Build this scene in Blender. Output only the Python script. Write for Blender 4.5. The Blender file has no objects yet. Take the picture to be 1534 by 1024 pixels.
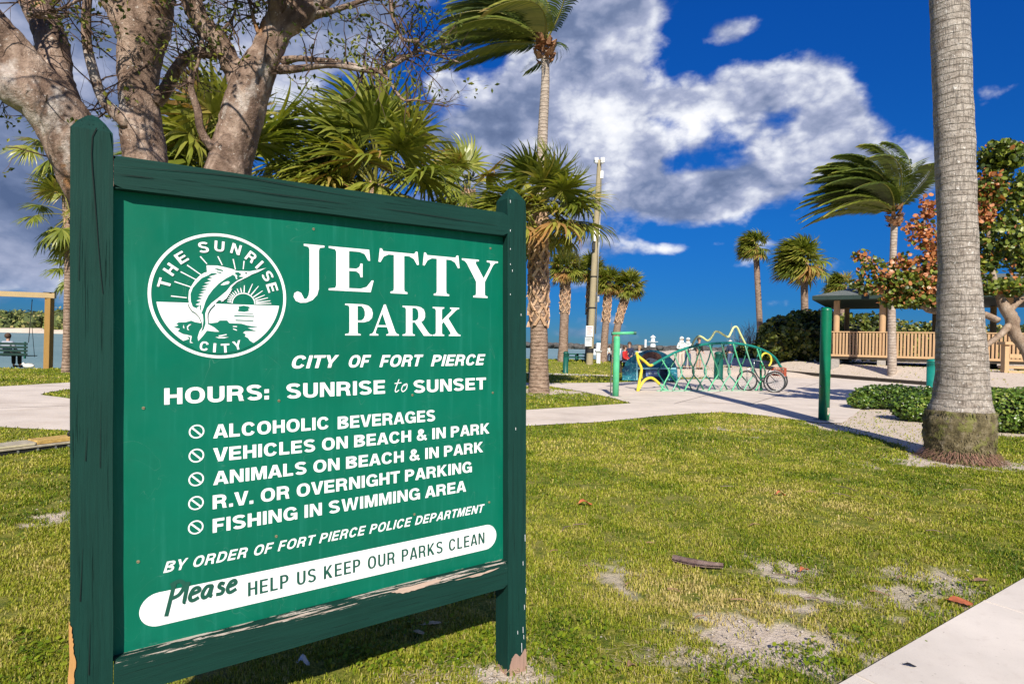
import bpy, bmesh, math, random
import numpy as np
from mathutils import Vector, Matrix, noise as mnoise
from mathutils.geometry import tessellate_polygon
random.seed(7); np.random.seed(7)
R = math.radians
scene = bpy.context.scene
COL = scene.collection

# ------------------------------------------------------------------ camera
TH = R(1.4); FPX = 870.0; CH = 1.5
CT, ST_ = math.cos(TH), math.sin(TH)
cam = bpy.data.objects.new('camera', bpy.data.cameras.new('camera'))
COL.objects.link(cam); scene.camera = cam
cam.data.sensor_width = 36; cam.data.lens = FPX/1534*36
cam.data.clip_start = 0.05; cam.data.clip_end = 20000
cam.matrix_world = Matrix.Translation((0, 0, CH)) @ Matrix(((CT, -ST_, 0, 0), (0, 0, -1, 0), (ST_, CT, 0, 0), (0, 0, 0, 1)))

# ------------------------------------------------------------------ world, sun
SUN_EL, SUN_AZ = R(36), R(181)          # azimuth from +Y, clockwise: the sun stands behind the camera
w = bpy.data.worlds.new('World'); scene.world = w; w.use_nodes = True
wn, wl = w.node_tree.nodes, w.node_tree.links
wn.clear()
class NT:
    """tiny helper to write node trees"""
    def __init__(s, n, l): s.n, s.l = n, l
    def put(s, sock, v):
        if v is None: return
        if hasattr(v, 'is_linked') or isinstance(v, bpy.types.NodeSocket): s.l.new(v, sock)
        else: sock.default_value = v
    def math(s, op, a, b=None, c=None, clamp=False):
        m = s.n.new('ShaderNodeMath'); m.operation = op; m.use_clamp = clamp
        s.put(m.inputs[0], a); s.put(m.inputs[1], b); s.put(m.inputs[2], c); return m.outputs[0]
    def vmath(s, op, a, b=None):
        m = s.n.new('ShaderNodeVectorMath'); m.operation = op
        s.put(m.inputs[0], a)
        if op == 'SCALE': s.put(m.inputs['Scale'], b)
        else: s.put(m.inputs[1], b)
        return m.outputs[0]
    def noise(s, vec, scale, detail=5, rough=.55, dist=0, lac=2):
        m = s.n.new('ShaderNodeTexNoise'); s.put(m.inputs['Vector'], vec)
        m.inputs['Scale'].default_value = scale; m.inputs['Detail'].default_value = detail
        m.inputs['Roughness'].default_value = rough; m.inputs['Distortion'].default_value = dist
        return m.outputs['Fac']
    def ramp(s, fac, stops, interp='LINEAR'):
        m = s.n.new('ShaderNodeValToRGB'); s.put(m.inputs[0], fac); e = m.color_ramp.elements
        m.color_ramp.interpolation = interp
        while len(e) < len(stops): e.new(.5)
        for k, (p, c) in enumerate(stops):
            e[k].position = p; e[k].color = tuple(c)+(1,) if hasattr(c, '__len__') else (c, c, c, 1)
        return m.outputs[0]
    def mapr(s, v, a, b, c=0., d=1., smooth=True):
        m = s.n.new('ShaderNodeMapRange'); m.interpolation_type = 'SMOOTHSTEP' if smooth else 'LINEAR'
        s.put(m.inputs[0], v)
        for k, q in zip((1, 2, 3, 4), (a, b, c, d)): m.inputs[k].default_value = q
        return m.outputs[0]
    def mix(s, f, a, b, mode='MIX'):
        m = s.n.new('ShaderNodeMix'); m.data_type = 'RGBA'; m.blend_type = mode
        col = lambda v: tuple(v)+(1,) if isinstance(v, (tuple, list)) and len(v) == 3 else v
        s.put(m.inputs[0], f); s.put(m.inputs[6], col(a)); s.put(m.inputs[7], col(b)); return m.outputs[2]
    def sep(s, v):
        m = s.n.new('ShaderNodeSeparateXYZ'); s.put(m.inputs[0], v); return m.outputs
    def comb(s, x, y, z):
        m = s.n.new('ShaderNodeCombineXYZ')
        for k, v in enumerate((x, y, z)): s.put(m.inputs[k], v)
        return m.outputs[0]
W = NT(wn, wl)
sky = wn.new('ShaderNodeTexSky'); sky.sky_type = 'NISHITA'; sky.sun_disc = False
sky.sun_elevation = SUN_EL; sky.sun_rotation = SUN_AZ
sky.air_density = .8; sky.dust_density = .0; sky.ozone_density = 4.0; sky.altitude = 0
tc = wn.new('ShaderNodeTexCoord')
D_ = tc.outputs['Generated']
dx, dy, dz = W.sep(D_)
az = W.math('ARCTAN2', dx, dy); el = W.math('ARCSINE', dz)
skym = W.ramp(W.math("MULTIPLY", el, 1.0), [(0, (.06, .15, .27)), (.07, (.04, .19, .38)), (.2, (.035, .27, .56)), (.5, (.03, .34, .84)), (1, (.03, .34, .84))])
skyc = W.mix(1.0, sky.outputs[0], skym, "MULTIPLY")
def pdir(x, y):
    a, u = (x-767)/FPX, -(y-512)/FPX
    X, Z = a*CT-u*ST_, a*ST_+u*CT
    n = math.sqrt(X*X+1+Z*Z); return math.atan2(X, 1), math.asin(Z/n)
# cloud masses: centre (as seen in the photograph), half sizes in degrees, tilt, weight
BL = [(930, 20, 5, 4, 0, 1), (860, 60, 6, 5, 20, .9), (850, 125, 6, 4.5, 0, .9), (780, 180, 7, 4.5, 30, .85), (690, 240, 7, 4, 0, .8), (830, 240, 7, 4.5, 0, .8), (925, 185, 4, 3, 0, .7), (880, 330, 5, 2.2, 0, .55),
      (1030, 158, 3.2, 1.6, 0, .8), (1100, 145, 3.4, 2.1, 0, .95), (1180, 122, 3.6, 1.9, 0, 1), (1235, 135, 2.4, 2.0, 0, .8), (1268, 175, 1.8, 2.2, 0, .75),
      (950, 250, 3.4, 2.6, 0, 1.), (1000, 300, 5, 2.0, 0, .95), (1075, 295, 4.5, 2.1, 5, .95), (1140, 275, 4.5, 2.4, 10, .9), (1210, 235, 3.5, 2.6, 0, .85), (1275, 200, 2.2, 1.8, 0, .7), (1345, 230, 3, 2.4, 0, .62), (1390, 268, 2, 2.2, 0, .6),
      (1045, 206, 2.0, 1.4, 0, .8), (1150, 195, 4.5, 1.5, 0, .30), (985, 210, 2, 1.2, 0, .4), (1235, 180, 2, 1.2, 0, .4), (1082, 46, 2.2, 1.3, 0, .9), (1132, 38, 2.4, .9, 12, .7), (1000, 372, 2.8, .75, 0, .72), (662, 131, 1.5, 1.1, 0, 1.15),
      (560, 20, 5, 3, 0, .75), (330, 60, 13, 7, 0, .85), (110, 90, 12, 8, 0, .75), (250, 250, 12, 7, 0, .6), (40, 250, 9, 4, 0, .7), (40, 320, 9, 2.5, 0, .6), (55, 405, 8, 2, 0, 1.), (430, 60, 8, 5, 0, .6), (-200, 150, 14, 14, 0, .7), (120, 330, 9, 5, 0, .4),
      (900, 372, 5, 1.4, 0, .5), (860, 425, 3, 1.2, 0, .42), (1120, 365, 4, .5, 0, .36), (1300, 262, 3, 1.6, 0, .45), (860, 500, 5, .8, 0, .55), (905, 480, 2.5, .8, 0, .5), (545, 150, 5, 2.2, -15, -.5), (725, 70, 2.5, 1.6, -40, -.4)]
cov = None
for (px, py, sa, se, tilt, wt) in BL:
    a0, e0 = pdir(px, py); c, s = math.cos(R(tilt)), math.sin(R(tilt))
    da = W.math('SUBTRACT', az, a0); de = W.math('SUBTRACT', el, e0)
    p = W.math('MULTIPLY', W.math('ADD', W.math('MULTIPLY', da, c), W.math('MULTIPLY', de, s)), 1/R(sa))
    q = W.math('MULTIPLY', W.math('SUBTRACT', W.math('MULTIPLY', de, c), W.math('MULTIPLY', da, s)), 1/R(se))
    r2 = W.math('ADD', W.math('MULTIPLY', p, p), W.math('MULTIPLY', q, q))
    g = W.math('MULTIPLY', W.math('EXPONENT', W.math('MULTIPLY', r2, -1.)), wt)
    cov = g if cov is None else W.math('ADD', cov, g)
cov = W.math('MINIMUM', cov, 1.15)
vec = W.vmath('MULTIPLY', D_, (1.1, 1.1, 1.7))
# the rest of the sky carries the same broken cumulus
far = W.math('MULTIPLY', W.mapr(W.noise(vec, 1.7, 3, .5), .46, .62), W.mapr(W.math('ABSOLUTE', az), R(52), R(66)))
far = W.math('MULTIPLY', far, W.mapr(el, R(0), R(6)))
cov = W.math('ADD', cov, W.math('MULTIPLY', far, .8))
def dens(vec):
    big = W.noise(vec, 5.0, 2, .5, .1)
    fin = W.noise(vec, 11, 8, .56, .1)
    return W.math('ADD', W.math('MULTIPLY', big, .55), W.math('MULTIPLY', fin, .95))
n0 = dens(vec)
def billow(v):
    q = W.math('ABSOLUTE', W.math('SUBTRACT', W.noise(v, 9, 3, .55, .15), .5))
    r = W.math('ABSOLUTE', W.math('SUBTRACT', W.noise(v, 24, 4, .55, .1), .5))
    return W.math('ADD', W.math('MULTIPLY', q, 1.5), W.math('MULTIPLY', r, .8))
l0 = W.noise(vec, 4.2, 3, .5, .2); l1 = W.noise(W.vmath('ADD', vec, (.0, .0, .10)), 4.2, 3, .5, .2)
bw = billow(vec)
base = W.math('ADD', W.math('MULTIPLY', cov, .78), W.math('ADD', W.math('MULTIPLY', W.math('SUBTRACT', n0, .75), 1.45), W.math('MULTIPLY', W.math('SUBTRACT', bw, .22), .35)))
d0 = W.mapr(base, .20, .64)
lit = W.math('ADD', W.math('ADD', W.math('MULTIPLY', W.math('SUBTRACT', l0, l1), 1.7), .56), W.math('MULTIPLY', W.math('SUBTRACT', bw, .2), 1.1))   # bright heads, dark creases and undersides
lit = W.math('ADD', lit, W.math('MULTIPLY', W.mapr(az, R(-2), R(16)), .15))                   # the bank on the left is thicker and greyer
lit = W.math('SUBTRACT', lit, W.math('MULTIPLY', W.mapr(base, .62, 1.05), .16), clamp=True)
lit = W.math('MULTIPLY', lit, W.math('ADD', W.math('MULTIPLY', W.mapr(az, R(-30), R(8)), .22), .78))
cl = W.ramp(lit, [(0, (.09, .13, .24)), (.3, (.18, .23, .37)), (.55, (.38, .42, .57)), (.8, (.80, .82, .88)), (1, (.97, .97, .98))])
lowf = W.mapr(el, R(0), R(5), .45, 1.)
cl = W.vmath('SCALE', cl, 7.3)
mixc = W.mix(W.math('MULTIPLY', W.math('MULTIPLY', d0, .95), lowf), skyc, cl)
bg = wn.new('ShaderNodeBackground'); bg.inputs['Strength'].default_value = .12
wl.new(mixc, bg.inputs[0]); wo = wn.new('ShaderNodeOutputWorld'); wl.new(bg.outputs[0], wo.inputs[0])

sl = bpy.data.lights.new('sun', 'SUN'); sl.energy = 5.0; sl.angle = R(.5); sl.color = (1, .93, .80)
sun = bpy.data.objects.new('sun', sl); COL.objects.link(sun)
sdir = Vector((math.sin(SUN_AZ)*math.cos(SUN_EL), math.cos(SUN_AZ)*math.cos(SUN_EL), math.sin(SUN_EL)))
sun.rotation_euler = sdir.to_track_quat('Z', 'Y').to_euler(); sun.location = (0, -5, 20)
vs = scene.view_settings
vs.view_transform = 'Standard'; vs.look = 'None'; vs.exposure = 0.35; vs.gamma = 1; vs.use_curve_mapping = False
scene.cycles.max_bounces = 6; scene.cycles.transparent_max_bounces = 8

# ------------------------------------------------------------------ geometry helpers
def P(x, y, d):
    """point seen at pixel (x, y) of the 1534 px photograph, at distance d along +Y"""
    a, u = (x-767)/FPX, -(y-512)/FPX
    return Vector((d*(a*CT-u*ST_), d, CH+d*(a*ST_+u*CT)))
def G(x, y, z=0.):
    a, u = (x-767)/FPX, -(y-512)/FPX
    d = (z-CH)/(a*ST_+u*CT)
    return P(x, y, d)
def PR(px, d): return px*d/FPX

class MB:
    def __init__(s): s.v, s.f, s.m, s.t = [], [], [], []
    def add(s, vs, fs, m=0, t=0.):
        o = len(s.v); s.v.extend([tuple(v) for v in vs])
        for f in fs: s.f.append(tuple(i+o for i in f)); s.m.append(m); s.t.append(t)
    def box(s, lo, hi, m=0, t=0., M=None, bev=0.):
        (a, b, c), (d, e, f) = lo, hi
        if bev > 0:
            bm = bmesh.new(); bmesh.ops.create_cube(bm, size=1)
            for v in bm.verts: v.co = Vector(((a+d)/2+v.co.x*(d-a), (b+e)/2+v.co.y*(e-b), (c+f)/2+v.co.z*(f-c)))
            bmesh.ops.bevel(bm, geom=bm.edges[:], offset=bev, segments=2, affect='EDGES', profile=.6)
            vs = [v.co.copy() for v in bm.verts]; bm.verts.ensure_lookup_table()
            fs = [[v.index for v in fc.verts] for fc in bm.faces]; bm.free()
        else:
            vs = [Vector(p) for p in ((a,b,c),(d,b,c),(d,e,c),(a,e,c),(a,b,f),(d,b,f),(d,e,f),(a,e,f))]
            fs = [(3,2,1,0),(4,5,6,7),(0,1,5,4),(1,2,6,5),(2,3,7,6),(3,0,4,7)]
        if M: vs = [M @ v for v in vs]
        s.add(vs, fs, m, t)
    def beam(s, p, q, wd, ht, m=0, t=0., up=(0,0,1)):
        p, q = Vector(p), Vector(q); d = (q-p); L = d.length; d.normalize()
        sd = d.cross(Vector(up))
        if sd.length < 1e-4: sd = Vector((1,0,0))
        sd.normalize(); u = sd.cross(d)
        vs = [p+sd*(a*wd/2)+u*(b*ht/2)+d*c for c in (0, L) for a, b in ((-1,-1),(1,-1),(1,1),(-1,1))]
        s.add(vs, [(0,1,2,3),(7,6,5,4),(0,4,5,1),(1,5,6,2),(2,6,7,3),(3,7,4,0)], m, t)
    def tube(s, pts, rad, n=8, m=0, t=0., cap=True, jit=0., closed=False):
        pts = [Vector(p) for p in pts]; k = len(pts)
        if not hasattr(rad, '__len__'): rad = [rad]*k
        ref = None; vs = []
        for i, p in enumerate(pts):
            if closed: d = pts[(i+1) % k]-pts[i-1]
            else: d = pts[min(i+1, k-1)]-pts[max(i-1, 0)]
            if d.length < 1e-9: d = Vector((0,0,1))
            d.normalize()
            if ref is None:
                ref = Vector((1,0,0)) if abs(d.x) < .8 else Vector((0,1,0))
            ref = (ref-d*ref.dot(d))
            if ref.length < 1e-6: ref = d.orthogonal()
            ref.normalize(); b = d.cross(ref)
            for j in range(n):
                a = 2*math.pi*j/n; r = rad[i]*(1+random.uniform(-jit, jit))
                vs.append(p+ref*(math.cos(a)*r)+b*(math.sin(a)*r))
        fs = []
        for i in range(k if closed else k-1):
            i2 = (i+1) % k
            for j in range(n):
                j2 = (j+1) % n; fs.append((i*n+j, i*n+j2, i2*n+j2, i2*n+j))
        if cap and not closed: fs.append(tuple(range(n))[::-1]); fs.append(tuple((k-1)*n+j for j in range(n)))
        s.add(vs, fs, m, t)
    def lathe(s, c, prof, n=24, m=0, t=0.):
        c = Vector(c); s.tube([c+Vector((0,0,z)) for r, z in prof], [max(r, 1e-4) for r, z in prof], n, m, t)
    def ball(s, c, r, n=10, m=0, t=0., sc=(1,1,1)):
        c = Vector(c); vs = []; fs = []; q = max(4, n//2)
        for i in range(q+1):
            ph = math.pi*i/q
            for j in range(n):
                a = 2*math.pi*j/n
                vs.append(c+Vector((math.sin(ph)*math.cos(a)*r*sc[0], math.sin(ph)*math.sin(a)*r*sc[1], math.cos(ph)*r*sc[2])))
        for i in range(q):
            for j in range(n): fs.append((i*n+j, (i+1)*n+j, (i+1)*n+(j+1) % n, i*n+(j+1) % n))
        s.add(vs, fs, m, t)
    def poly(s, loops, fn, m=0, t=0.):
        """flat filled polygon with holes; fn maps 2D -> 3D"""
        ls = [[Vector((p[0], p[1], 0)) for p in l] for l in loops]
        tri = tessellate_polygon(ls); flat = [p for l in ls for p in l]
        s.add([fn(p.x, p.y) for p in flat], tri, m, t)
    def prism(s, pts, fa, fb, m=0, t=0.):
        """closed solid between the same outline mapped by fa and fb"""
        n = len(pts); A = [fa(*p) for p in pts]; B = [fb(*p) for p in pts]
        tri = tessellate_polygon([[Vector((p[0], p[1], 0)) for p in pts]])
        s.add(A+B, [tuple(x) for x in tri]+[tuple(n+i for i in reversed(x)) for x in tri]+[(i, (i+1) % n, n+(i+1) % n, n+i) for i in range(n)], m, t)
    def mesh(s, name, mats, smooth=False):
        me = bpy.data.meshes.new(name); me.from_pydata(s.v, [], s.f)
        if not isinstance(mats, (list, tuple)): mats = [mats]
        for m in mats: me.materials.append(m)
        if len(mats) > 1: me.polygons.foreach_set('material_index', s.m)
        if any(s.t):
            a = me.attributes.new('tint', 'FLOAT', 'FACE'); a.data.foreach_set('value', s.t)
        if smooth: me.polygons.foreach_set('use_smooth', [True]*len(s.f))
        me.update(); return me
    def build(s, name, mats, parent=None, smooth=False, **kw):
        return link(name, s.mesh(name, mats, smooth), parent, **kw)
def tag(o, label=None, cat=None, group=None, kind=None):
    if label: o['label'] = label
    if cat: o['category'] = cat
    if group: o['group'] = group
    if kind: o['kind'] = kind
    return o
def link(name, data, parent=None, **kw):
    o = bpy.data.objects.new(name, data); COL.objects.link(o)
    if parent:
        o.parent = parent
        if kw.pop('world', True): o.matrix_parent_inverse = parent.matrix_basis.inverted()
    kw.pop('world', None)
    return tag(o, **kw)
def thing(name, label, cat, loc=(0,0,0), rz=0, group=None, M=None):
    o = bpy.data.objects.new(name, None); COL.objects.link(o)
    o.empty_display_size = .2
    if M is not None: o.matrix_basis = M
    else: o.location = loc; o.rotation_euler = (0, 0, rz)
    # matrix_basis is only refreshed from loc/rot lazily: set it explicitly
    if M is None: o.matrix_basis = Matrix.Translation(Vector(loc)) @ Matrix.Rotation(rz, 4, 'Z')
    return tag(o, label, cat, group)
def smoothpath(pts, k=6):
    pts = [Vector(p) for p in pts]; out = []
    for i in range(len(pts)-1):
        p0, p1, p2, p3 = pts[max(i-1, 0)], pts[i], pts[i+1], pts[min(i+2, len(pts)-1)]
        for j in range(k):
            t = j/k
            out.append(.5*((2*p1)+(p2-p0)*t+(2*p0-5*p1+4*p2-p3)*t*t+(3*p1-p0-3*p2+p3)*t**3))
    out.append(pts[-1]); return out
def lerp_list(vals, n):
    vals = list(vals); return [vals[int(x)]*(1-(x-int(x)))+vals[min(int(x)+1, len(vals)-1)]*(x-int(x)) for x in (i*(len(vals)-1)/(n-1) for i in range(n))]

# ------------------------------------------------------------------ materials
MATS = {}
def mat(name, rough=.6, metal=0., spec=.4):
    m = bpy.data.materials.new(name); m.use_nodes = True; n, l = m.node_tree.nodes, m.node_tree.links
    b = n['Principled BSDF']; b.inputs['Roughness'].default_value = rough; b.inputs['Metallic'].default_value = metal
    b.inputs['Specular IOR Level'].default_value = spec
    N = NT(n, l); N.b = b; N.tc = n.new('ShaderNodeTexCoord'); N.o = N.tc.outputs['Object']; N.out = n['Material Output']
    MATS[name] = m; return m, N
def bump(N, h, strength=.4, dist=.01):
    b = N.n.new('ShaderNodeBump'); b.inputs['Strength'].default_value = strength; b.inputs['Distance'].default_value = dist
    N.put(b.inputs['Height'], h); N.l.new(b.outputs[0], N.b.inputs['Normal']); return b
def plain(name, c, rough=.5, var=.12, scale=6, metal=0., spec=.4, bmp=0.):
    m, N = mat(name, rough, metal, spec)
    f = N.noise(N.o, scale, 6, .6)
    d = tuple(x*(1-var) for x in c); e = tuple(min(1, x*(1+var)) for x in c)
    N.put(N.b.inputs['Base Color'], N.ramp(f, [(.3, d), (.7, e)]))
    if bmp: bump(N, N.noise(N.o, scale*4, 5), bmp, .01)
    return m
def attr(N, name='tint'):
    a = N.n.new('ShaderNodeAttribute'); a.attribute_name = name; return a.outputs['Fac']
def leafy(name, stops, transl=.35, rough=.45, spec=.35):
    """leaf material: colour by per-leaf tint, some light passing through"""
    m, N = mat(name, rough, 0, spec); f = attr(N)
    c = N.ramp(f, stops); N.put(N.b.inputs['Base Color'], c)
    t = N.n.new('ShaderNodeBsdfTranslucent'); N.put(t.inputs['Color'], N.mix(1, c, (1.0, 1.0, .45), 'MULTIPLY'))
    x = N.n.new('ShaderNodeMixShader'); x.inputs[0].default_value = transl
    N.l.new(N.b.outputs[0], x.inputs[1]); N.l.new(t.outputs[0], x.inputs[2]); N.l.new(x.outputs[0], N.out.inputs[0]); return m
def wood(name, base, dark, axis, peel=0., rough=.55, crack=1.):
    """painted or bare timber; axis is the grain direction in object space"""
    m, N = mat(name, rough+.08, 0, .2)
    sc = [70, 70, 70]; sc[axis] = 3.
    v = N.vmath('MULTIPLY', N.o, tuple(sc))
    g = N.noise(v, 1.0, 8, .65, .6); g2 = N.noise(v, 3.2, 6, .7)
    big = N.noise(N.o, 3.0, 4, .6)
    c = N.mix(N.math('MULTIPLY', N.mapr(g, .35, .75), .6), base, dark)
    c = N.mix(N.math('MULTIPLY', big, .35), c, tuple(min(1, x*1.9) for x in base))
    sc2 = [150, 150, 150]; sc2[axis] = 2.2
    cr = N.noise(N.vmath('MULTIPLY', N.o, tuple(sc2)), 1.0, 3, .6, .15)
    crk = N.math('MULTIPLY', N.mapr(cr, .62, .68), crack)
    c = N.mix(N.math('MULTIPLY', crk, .8), c, tuple(x*.2 for x in base))
    if peel > 0:
        sc3 = [40, 40, 95]; sc3[axis] = 5.
        pn = N.noise(N.vmath('MULTIPLY', N.o, tuple(sc3)), 1., 7, .7, .2)
        top = N.mapr(N.sep(N.o)[2], .462, .502, 0, .17)
        pk = N.mapr(N.math('ADD', pn, top), .70, .73)
        wc = N.ramp(g2, [(.3, (.34, .24, .20)), (.6, (.62, .54, .48))])
        c = N.mix(pk, c, wc)
    N.put(N.b.inputs['Base Color'], c)
    h = N.math('SUBTRACT', N.math('ADD', N.math('MULTIPLY', g, .5), N.math('MULTIPLY', g2, .3)), N.math('MULTIPLY', crk, 1.4))
    bump(N, h, .8, .003)
    return m
# ------------------------------------------------------------------ terrain
def sstep(x, a, b):
    t = np.clip((x-a)/(b-a), 0, 1); return t*t*(3-2*t)
KA, KB = G(1130, 555), G(1410, 579)
kd = Vector((KB.x-KA.x, KB.y-KA.y)).normalized(); kn = Vector((-kd.y, kd.x))
if kn.x < 0: kn = -kn
SX = [-90, -19.5, -12, -6, 0, 5, 9, 14, 30, 90]; SY = [20, 22.9, 25, 30, 37, 38.5, 47, 58, 110, 130]
def shore(X): return np.interp(X, SX, SY)
def terrain(X, Y):
    X = np.asarray(X, float); Y = np.asarray(Y, float); z = np.zeros_like(X)
    berm = sstep(X, -9, -4)*(1-sstep(X, 5.5, 8))
    z += .45*berm*sstep(Y, 29., 33.8)
    z += .25*sstep(X, 5.5, 8)*(1-sstep(X, 15, 17))*sstep(Y, 29.5, 31.5)
    dk = (X-KA.x)*kn.x+(Y-KA.y)*kn.y
    z += .72*sstep(dk, .15, 1.6)*sstep(-(KA.y+14-Y), -14, 0)**0
    s = shore(X); z -= 2.2*sstep(Y, s, s+2.5)
    return z
def tz(x, y): return float(terrain(x, y))
# value noise for masks (numpy, periodic lattice)
_lat = np.random.RandomState(3).rand(256, 256)
def vnoise(X, Y, s):
    x = X*s+100.3; y = Y*s+57.7; i = np.floor(x).astype(int); j = np.floor(y).astype(int); fx = x-i; fy = y-j
    fx = fx*fx*(3-2*fx); fy = fy*fy*(3-2*fy); L = lambda a, b: _lat[a & 255, b & 255]
    return (L(i, j)*(1-fx)+L(i+1, j)*fx)*(1-fy)+(L(i, j+1)*(1-fx)+L(i+1, j+1)*fx)*fy
def fbm(X, Y, s, o=4):
    t = 0; a = .5; q = 0
    for k in range(o): t = t+a*vnoise(X+k*17.1, Y-k*9.3, s*2**k); q += a; a *= .55
    return t/q
def inpoly(X, Y, poly):
    c = np.zeros(X.shape, bool); n = len(poly)
    for i in range(n):
        x1, y1 = poly[i][0], poly[i][1]; x2, y2 = poly[i-1][0], poly[i-1][1]
        c ^= ((y1 > Y) != (y2 > Y)) & (X < (x2-x1)*(Y-y1)/(y2-y1+1e-12)+x1)
    return c
def GP(pts): return [G(*p) for p in pts]
# bare patches: pixel centre, half sizes in px, weight
BARE = [(1130, 950, 120, 45, .55), (1175, 850, 55, 22, .62), (1400, 868, 60, 22, .55), (1190, 895, 80, 30, .45), (1010, 990, 90, 30, .55), (800, 1000, 60, 30, 1.0), (740, 1010, 45, 20, .8),
        (75, 772, 45, 14, 1.1), (1400, 690, 85, 12, .95), (1520, 694, 60, 9, .8), (1250, 990, 80, 35, .55), (660, 1010, 50, 14, .5), (1330, 905, 90, 20, .4), (960, 910, 90, 60, .22),
        (900, 1010, 60, 12, .35), (1080, 640, 60, 4, .5), (1150, 660, 50, 5, .25), (905, 860, 60, 30, .12), (810, 586, 70, 5, 1.0), (1235, 633, 30, 4, .8), (40, 660, 60, 8, .2), (1480, 925, 60, 20, .3)]
BW = []
for x, y, a, b, wt in BARE:
    c = G(x, y); ex = abs(G(x+a, y).x-c.x); ey = abs(G(x, y-b).y-c.y)*.5+abs(G(x, y+b).y-c.y)*.5; BW.append((c.x, c.y, ex, ey, wt))
SAND = GP([(1215, 634), (1228, 640), (1290, 650), (1340, 664), (1395, 684), (1420, 670), (1480, 650), (1560, 655), (1700, 640), (1700, 560), (1534, 596), (1420, 586), (1290, 596), (1240, 600), (1225, 612)])
def bare(X, Y):
    b = np.zeros_like(X)
    for cx, cy, ex, ey, wt in BW: b = b+wt*np.exp(-((X-cx)/ex)**2-((Y-cy)/ey)**2)
    n = fbm(X, Y, 2.3, 5)
    n2 = fbm(X+31, Y, 9, 4)
    m = b*.74+(n-.5)*1.3*np.where(b > .05, 1, .45)+(n2-.5)*1.1*np.where(b > .05, 1, .4)
    v = sstep(m, .22, .62)*(.75+.25*sstep(b, .3, .6))
    dk = (X-KA.x)*kn.x+(Y-KA.y)*kn.y
    v = np.maximum(v, sstep(dk+.0*X, -.1, .25))
    v = np.maximum(v, inpoly(X+(n-.5)*.5, Y+(fbm(X+9, Y, 3)-.5)*.7, SAND).astype(float))
    v = np.maximum(v, sstep(X*.9-Y*.25, 3.2, 3.6)*sstep(Y, 40, 44))
    v = np.maximum(v, sstep(X, 7.6, 8.0)*sstep(Y, 27.6, 27.9))
    s = shore(X); v = np.maximum(v, sstep(Y, s-.1, s+.6))
    return v

gm, N = mat('ground', .95, 0, .15)
a = attr(N, 'bare')
n1 = N.noise(N.o, 60, 6, .7); n2 = N.noise(N.o, 1.1, 5, .6); n3 = N.noise(N.o, 9, 6, .65); n4 = N.noise(N.o, 240, 4, .7)
n5 = N.noise(N.o, 3.2, 5, .65)
gc = N.ramp(n1, [(.28, (.07, .07, .014)), (.45, (.19, .20, .025)), (.6, (.32, .31, .06)), (.78, (.46, .40, .15))])
gc = N.mix(N.mapr(n3, .42, .66), gc, N.ramp(n1, [(.3, (.045, .075, .010)), (.7, (.15, .20, .02))]))
gc = N.mix(N.math('MULTIPLY', N.mapr(n5, .50, .66), .6), gc, (.30, .26, .09))
sc_ = N.ramp(n4, [(.25, (.42, .32, .25)), (.5, (.68, .57, .47)), (.75, (.80, .71, .61))])
sc_ = N.mix(N.mapr(n3, .5, .7, 0, .45), sc_, (.36, .27, .19))
N.put(N.b.inputs['Base Color'], N.mix(a, gc, sc_)); bump(N, N.math('ADD', n1, N.math('MULTIPLY', n3, .8)), .9, .02)

wa0, wb0 = G(1262, 1024), G(1534, 867); wd0 = (wb0-wa0).normalized(); wp0 = Vector((wd0.y, -wd0.x, 0))
rows = [1.4*(115/1.4)**(i/430) for i in range(431)]; us = np.linspace(-1.35, 1.35, 541)
YY, UU = np.meshgrid(np.array(rows), us, indexing='ij'); XX = UU*YY
ZZ = terrain(XX, YY)+(fbm(XX, YY, .8, 3)-.5)*.03*(1-sstep(YY, 7, 12))*(1-sstep(XX*.9-YY*.5, .2, .7)) - .006
ZZ = ZZ-.10*(((XX-wa0.x)*wp0.x+(YY-wa0.y)*wp0.y) > .03)
BB = bare(XX, YY); ZZ += -.012*BB*(1-sstep(YY, 8, 14))
nr, nc = XX.shape
idx = np.arange(nr*nc).reshape(nr, nc)
me = bpy.data.meshes.new('lawn'); co = np.stack([XX, YY, ZZ], -1).reshape(-1, 3)
fc = np.stack([idx[:-1, :-1], idx[:-1, 1:], idx[1:, 1:], idx[1:, :-1]], -1).reshape(-1, 4)
def npmesh(me, co, fc):
    k = fc.shape[1]
    me.vertices.add(len(co)); me.vertices.foreach_set('co', co.astype(np.float32).ravel())
    me.loops.add(fc.size); me.loops.foreach_set('vertex_index', fc.astype(np.int32).ravel())
    me.polygons.add(len(fc)); me.polygons.foreach_set('loop_start', np.arange(0, fc.size, k, dtype=np.int32))
    me.polygons.foreach_set('loop_total', np.full(len(fc), k, np.int32)); me.update(calc_edges=True)
npmesh(me, co, fc); at = me.attributes.new('bare', 'FLOAT', 'POINT'); at.data.foreach_set('value', BB.ravel().astype(np.float32))
me.materials.append(gm); me.polygons.foreach_set('use_smooth', [True]*len(fc)); me.update()
link('lawn', me, kind='structure')
g = MB()
g.poly([[(-45, -30), (60, -30), (60, 18), (45, 24), (-45, 18)]], lambda x, y: Vector((x, y, -.035)))
g.build('ground', gm, kind='structure')

# water
wm, N = mat('water', .38, 0, .35)
wn1 = N.noise(N.vmath('MULTIPLY', N.o, (1, .45, 1)), .9, 6, .65); wn2 = N.noise(N.o, .03, 4, .6)
N.put(N.b.inputs['Base Color'], N.ramp(wn2, [(.35, (.16, .27, .26)), (.65, (.23, .34, .33))])); bump(N, wn1, .55, .25)
g = MB(); g.poly([[(-9000, 12), (9000, 12), (9000, 14000), (-9000, 14000)]], lambda x, y: Vector((x, y, -.40)))
g.build('sea', wm, kind='structure')

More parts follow.
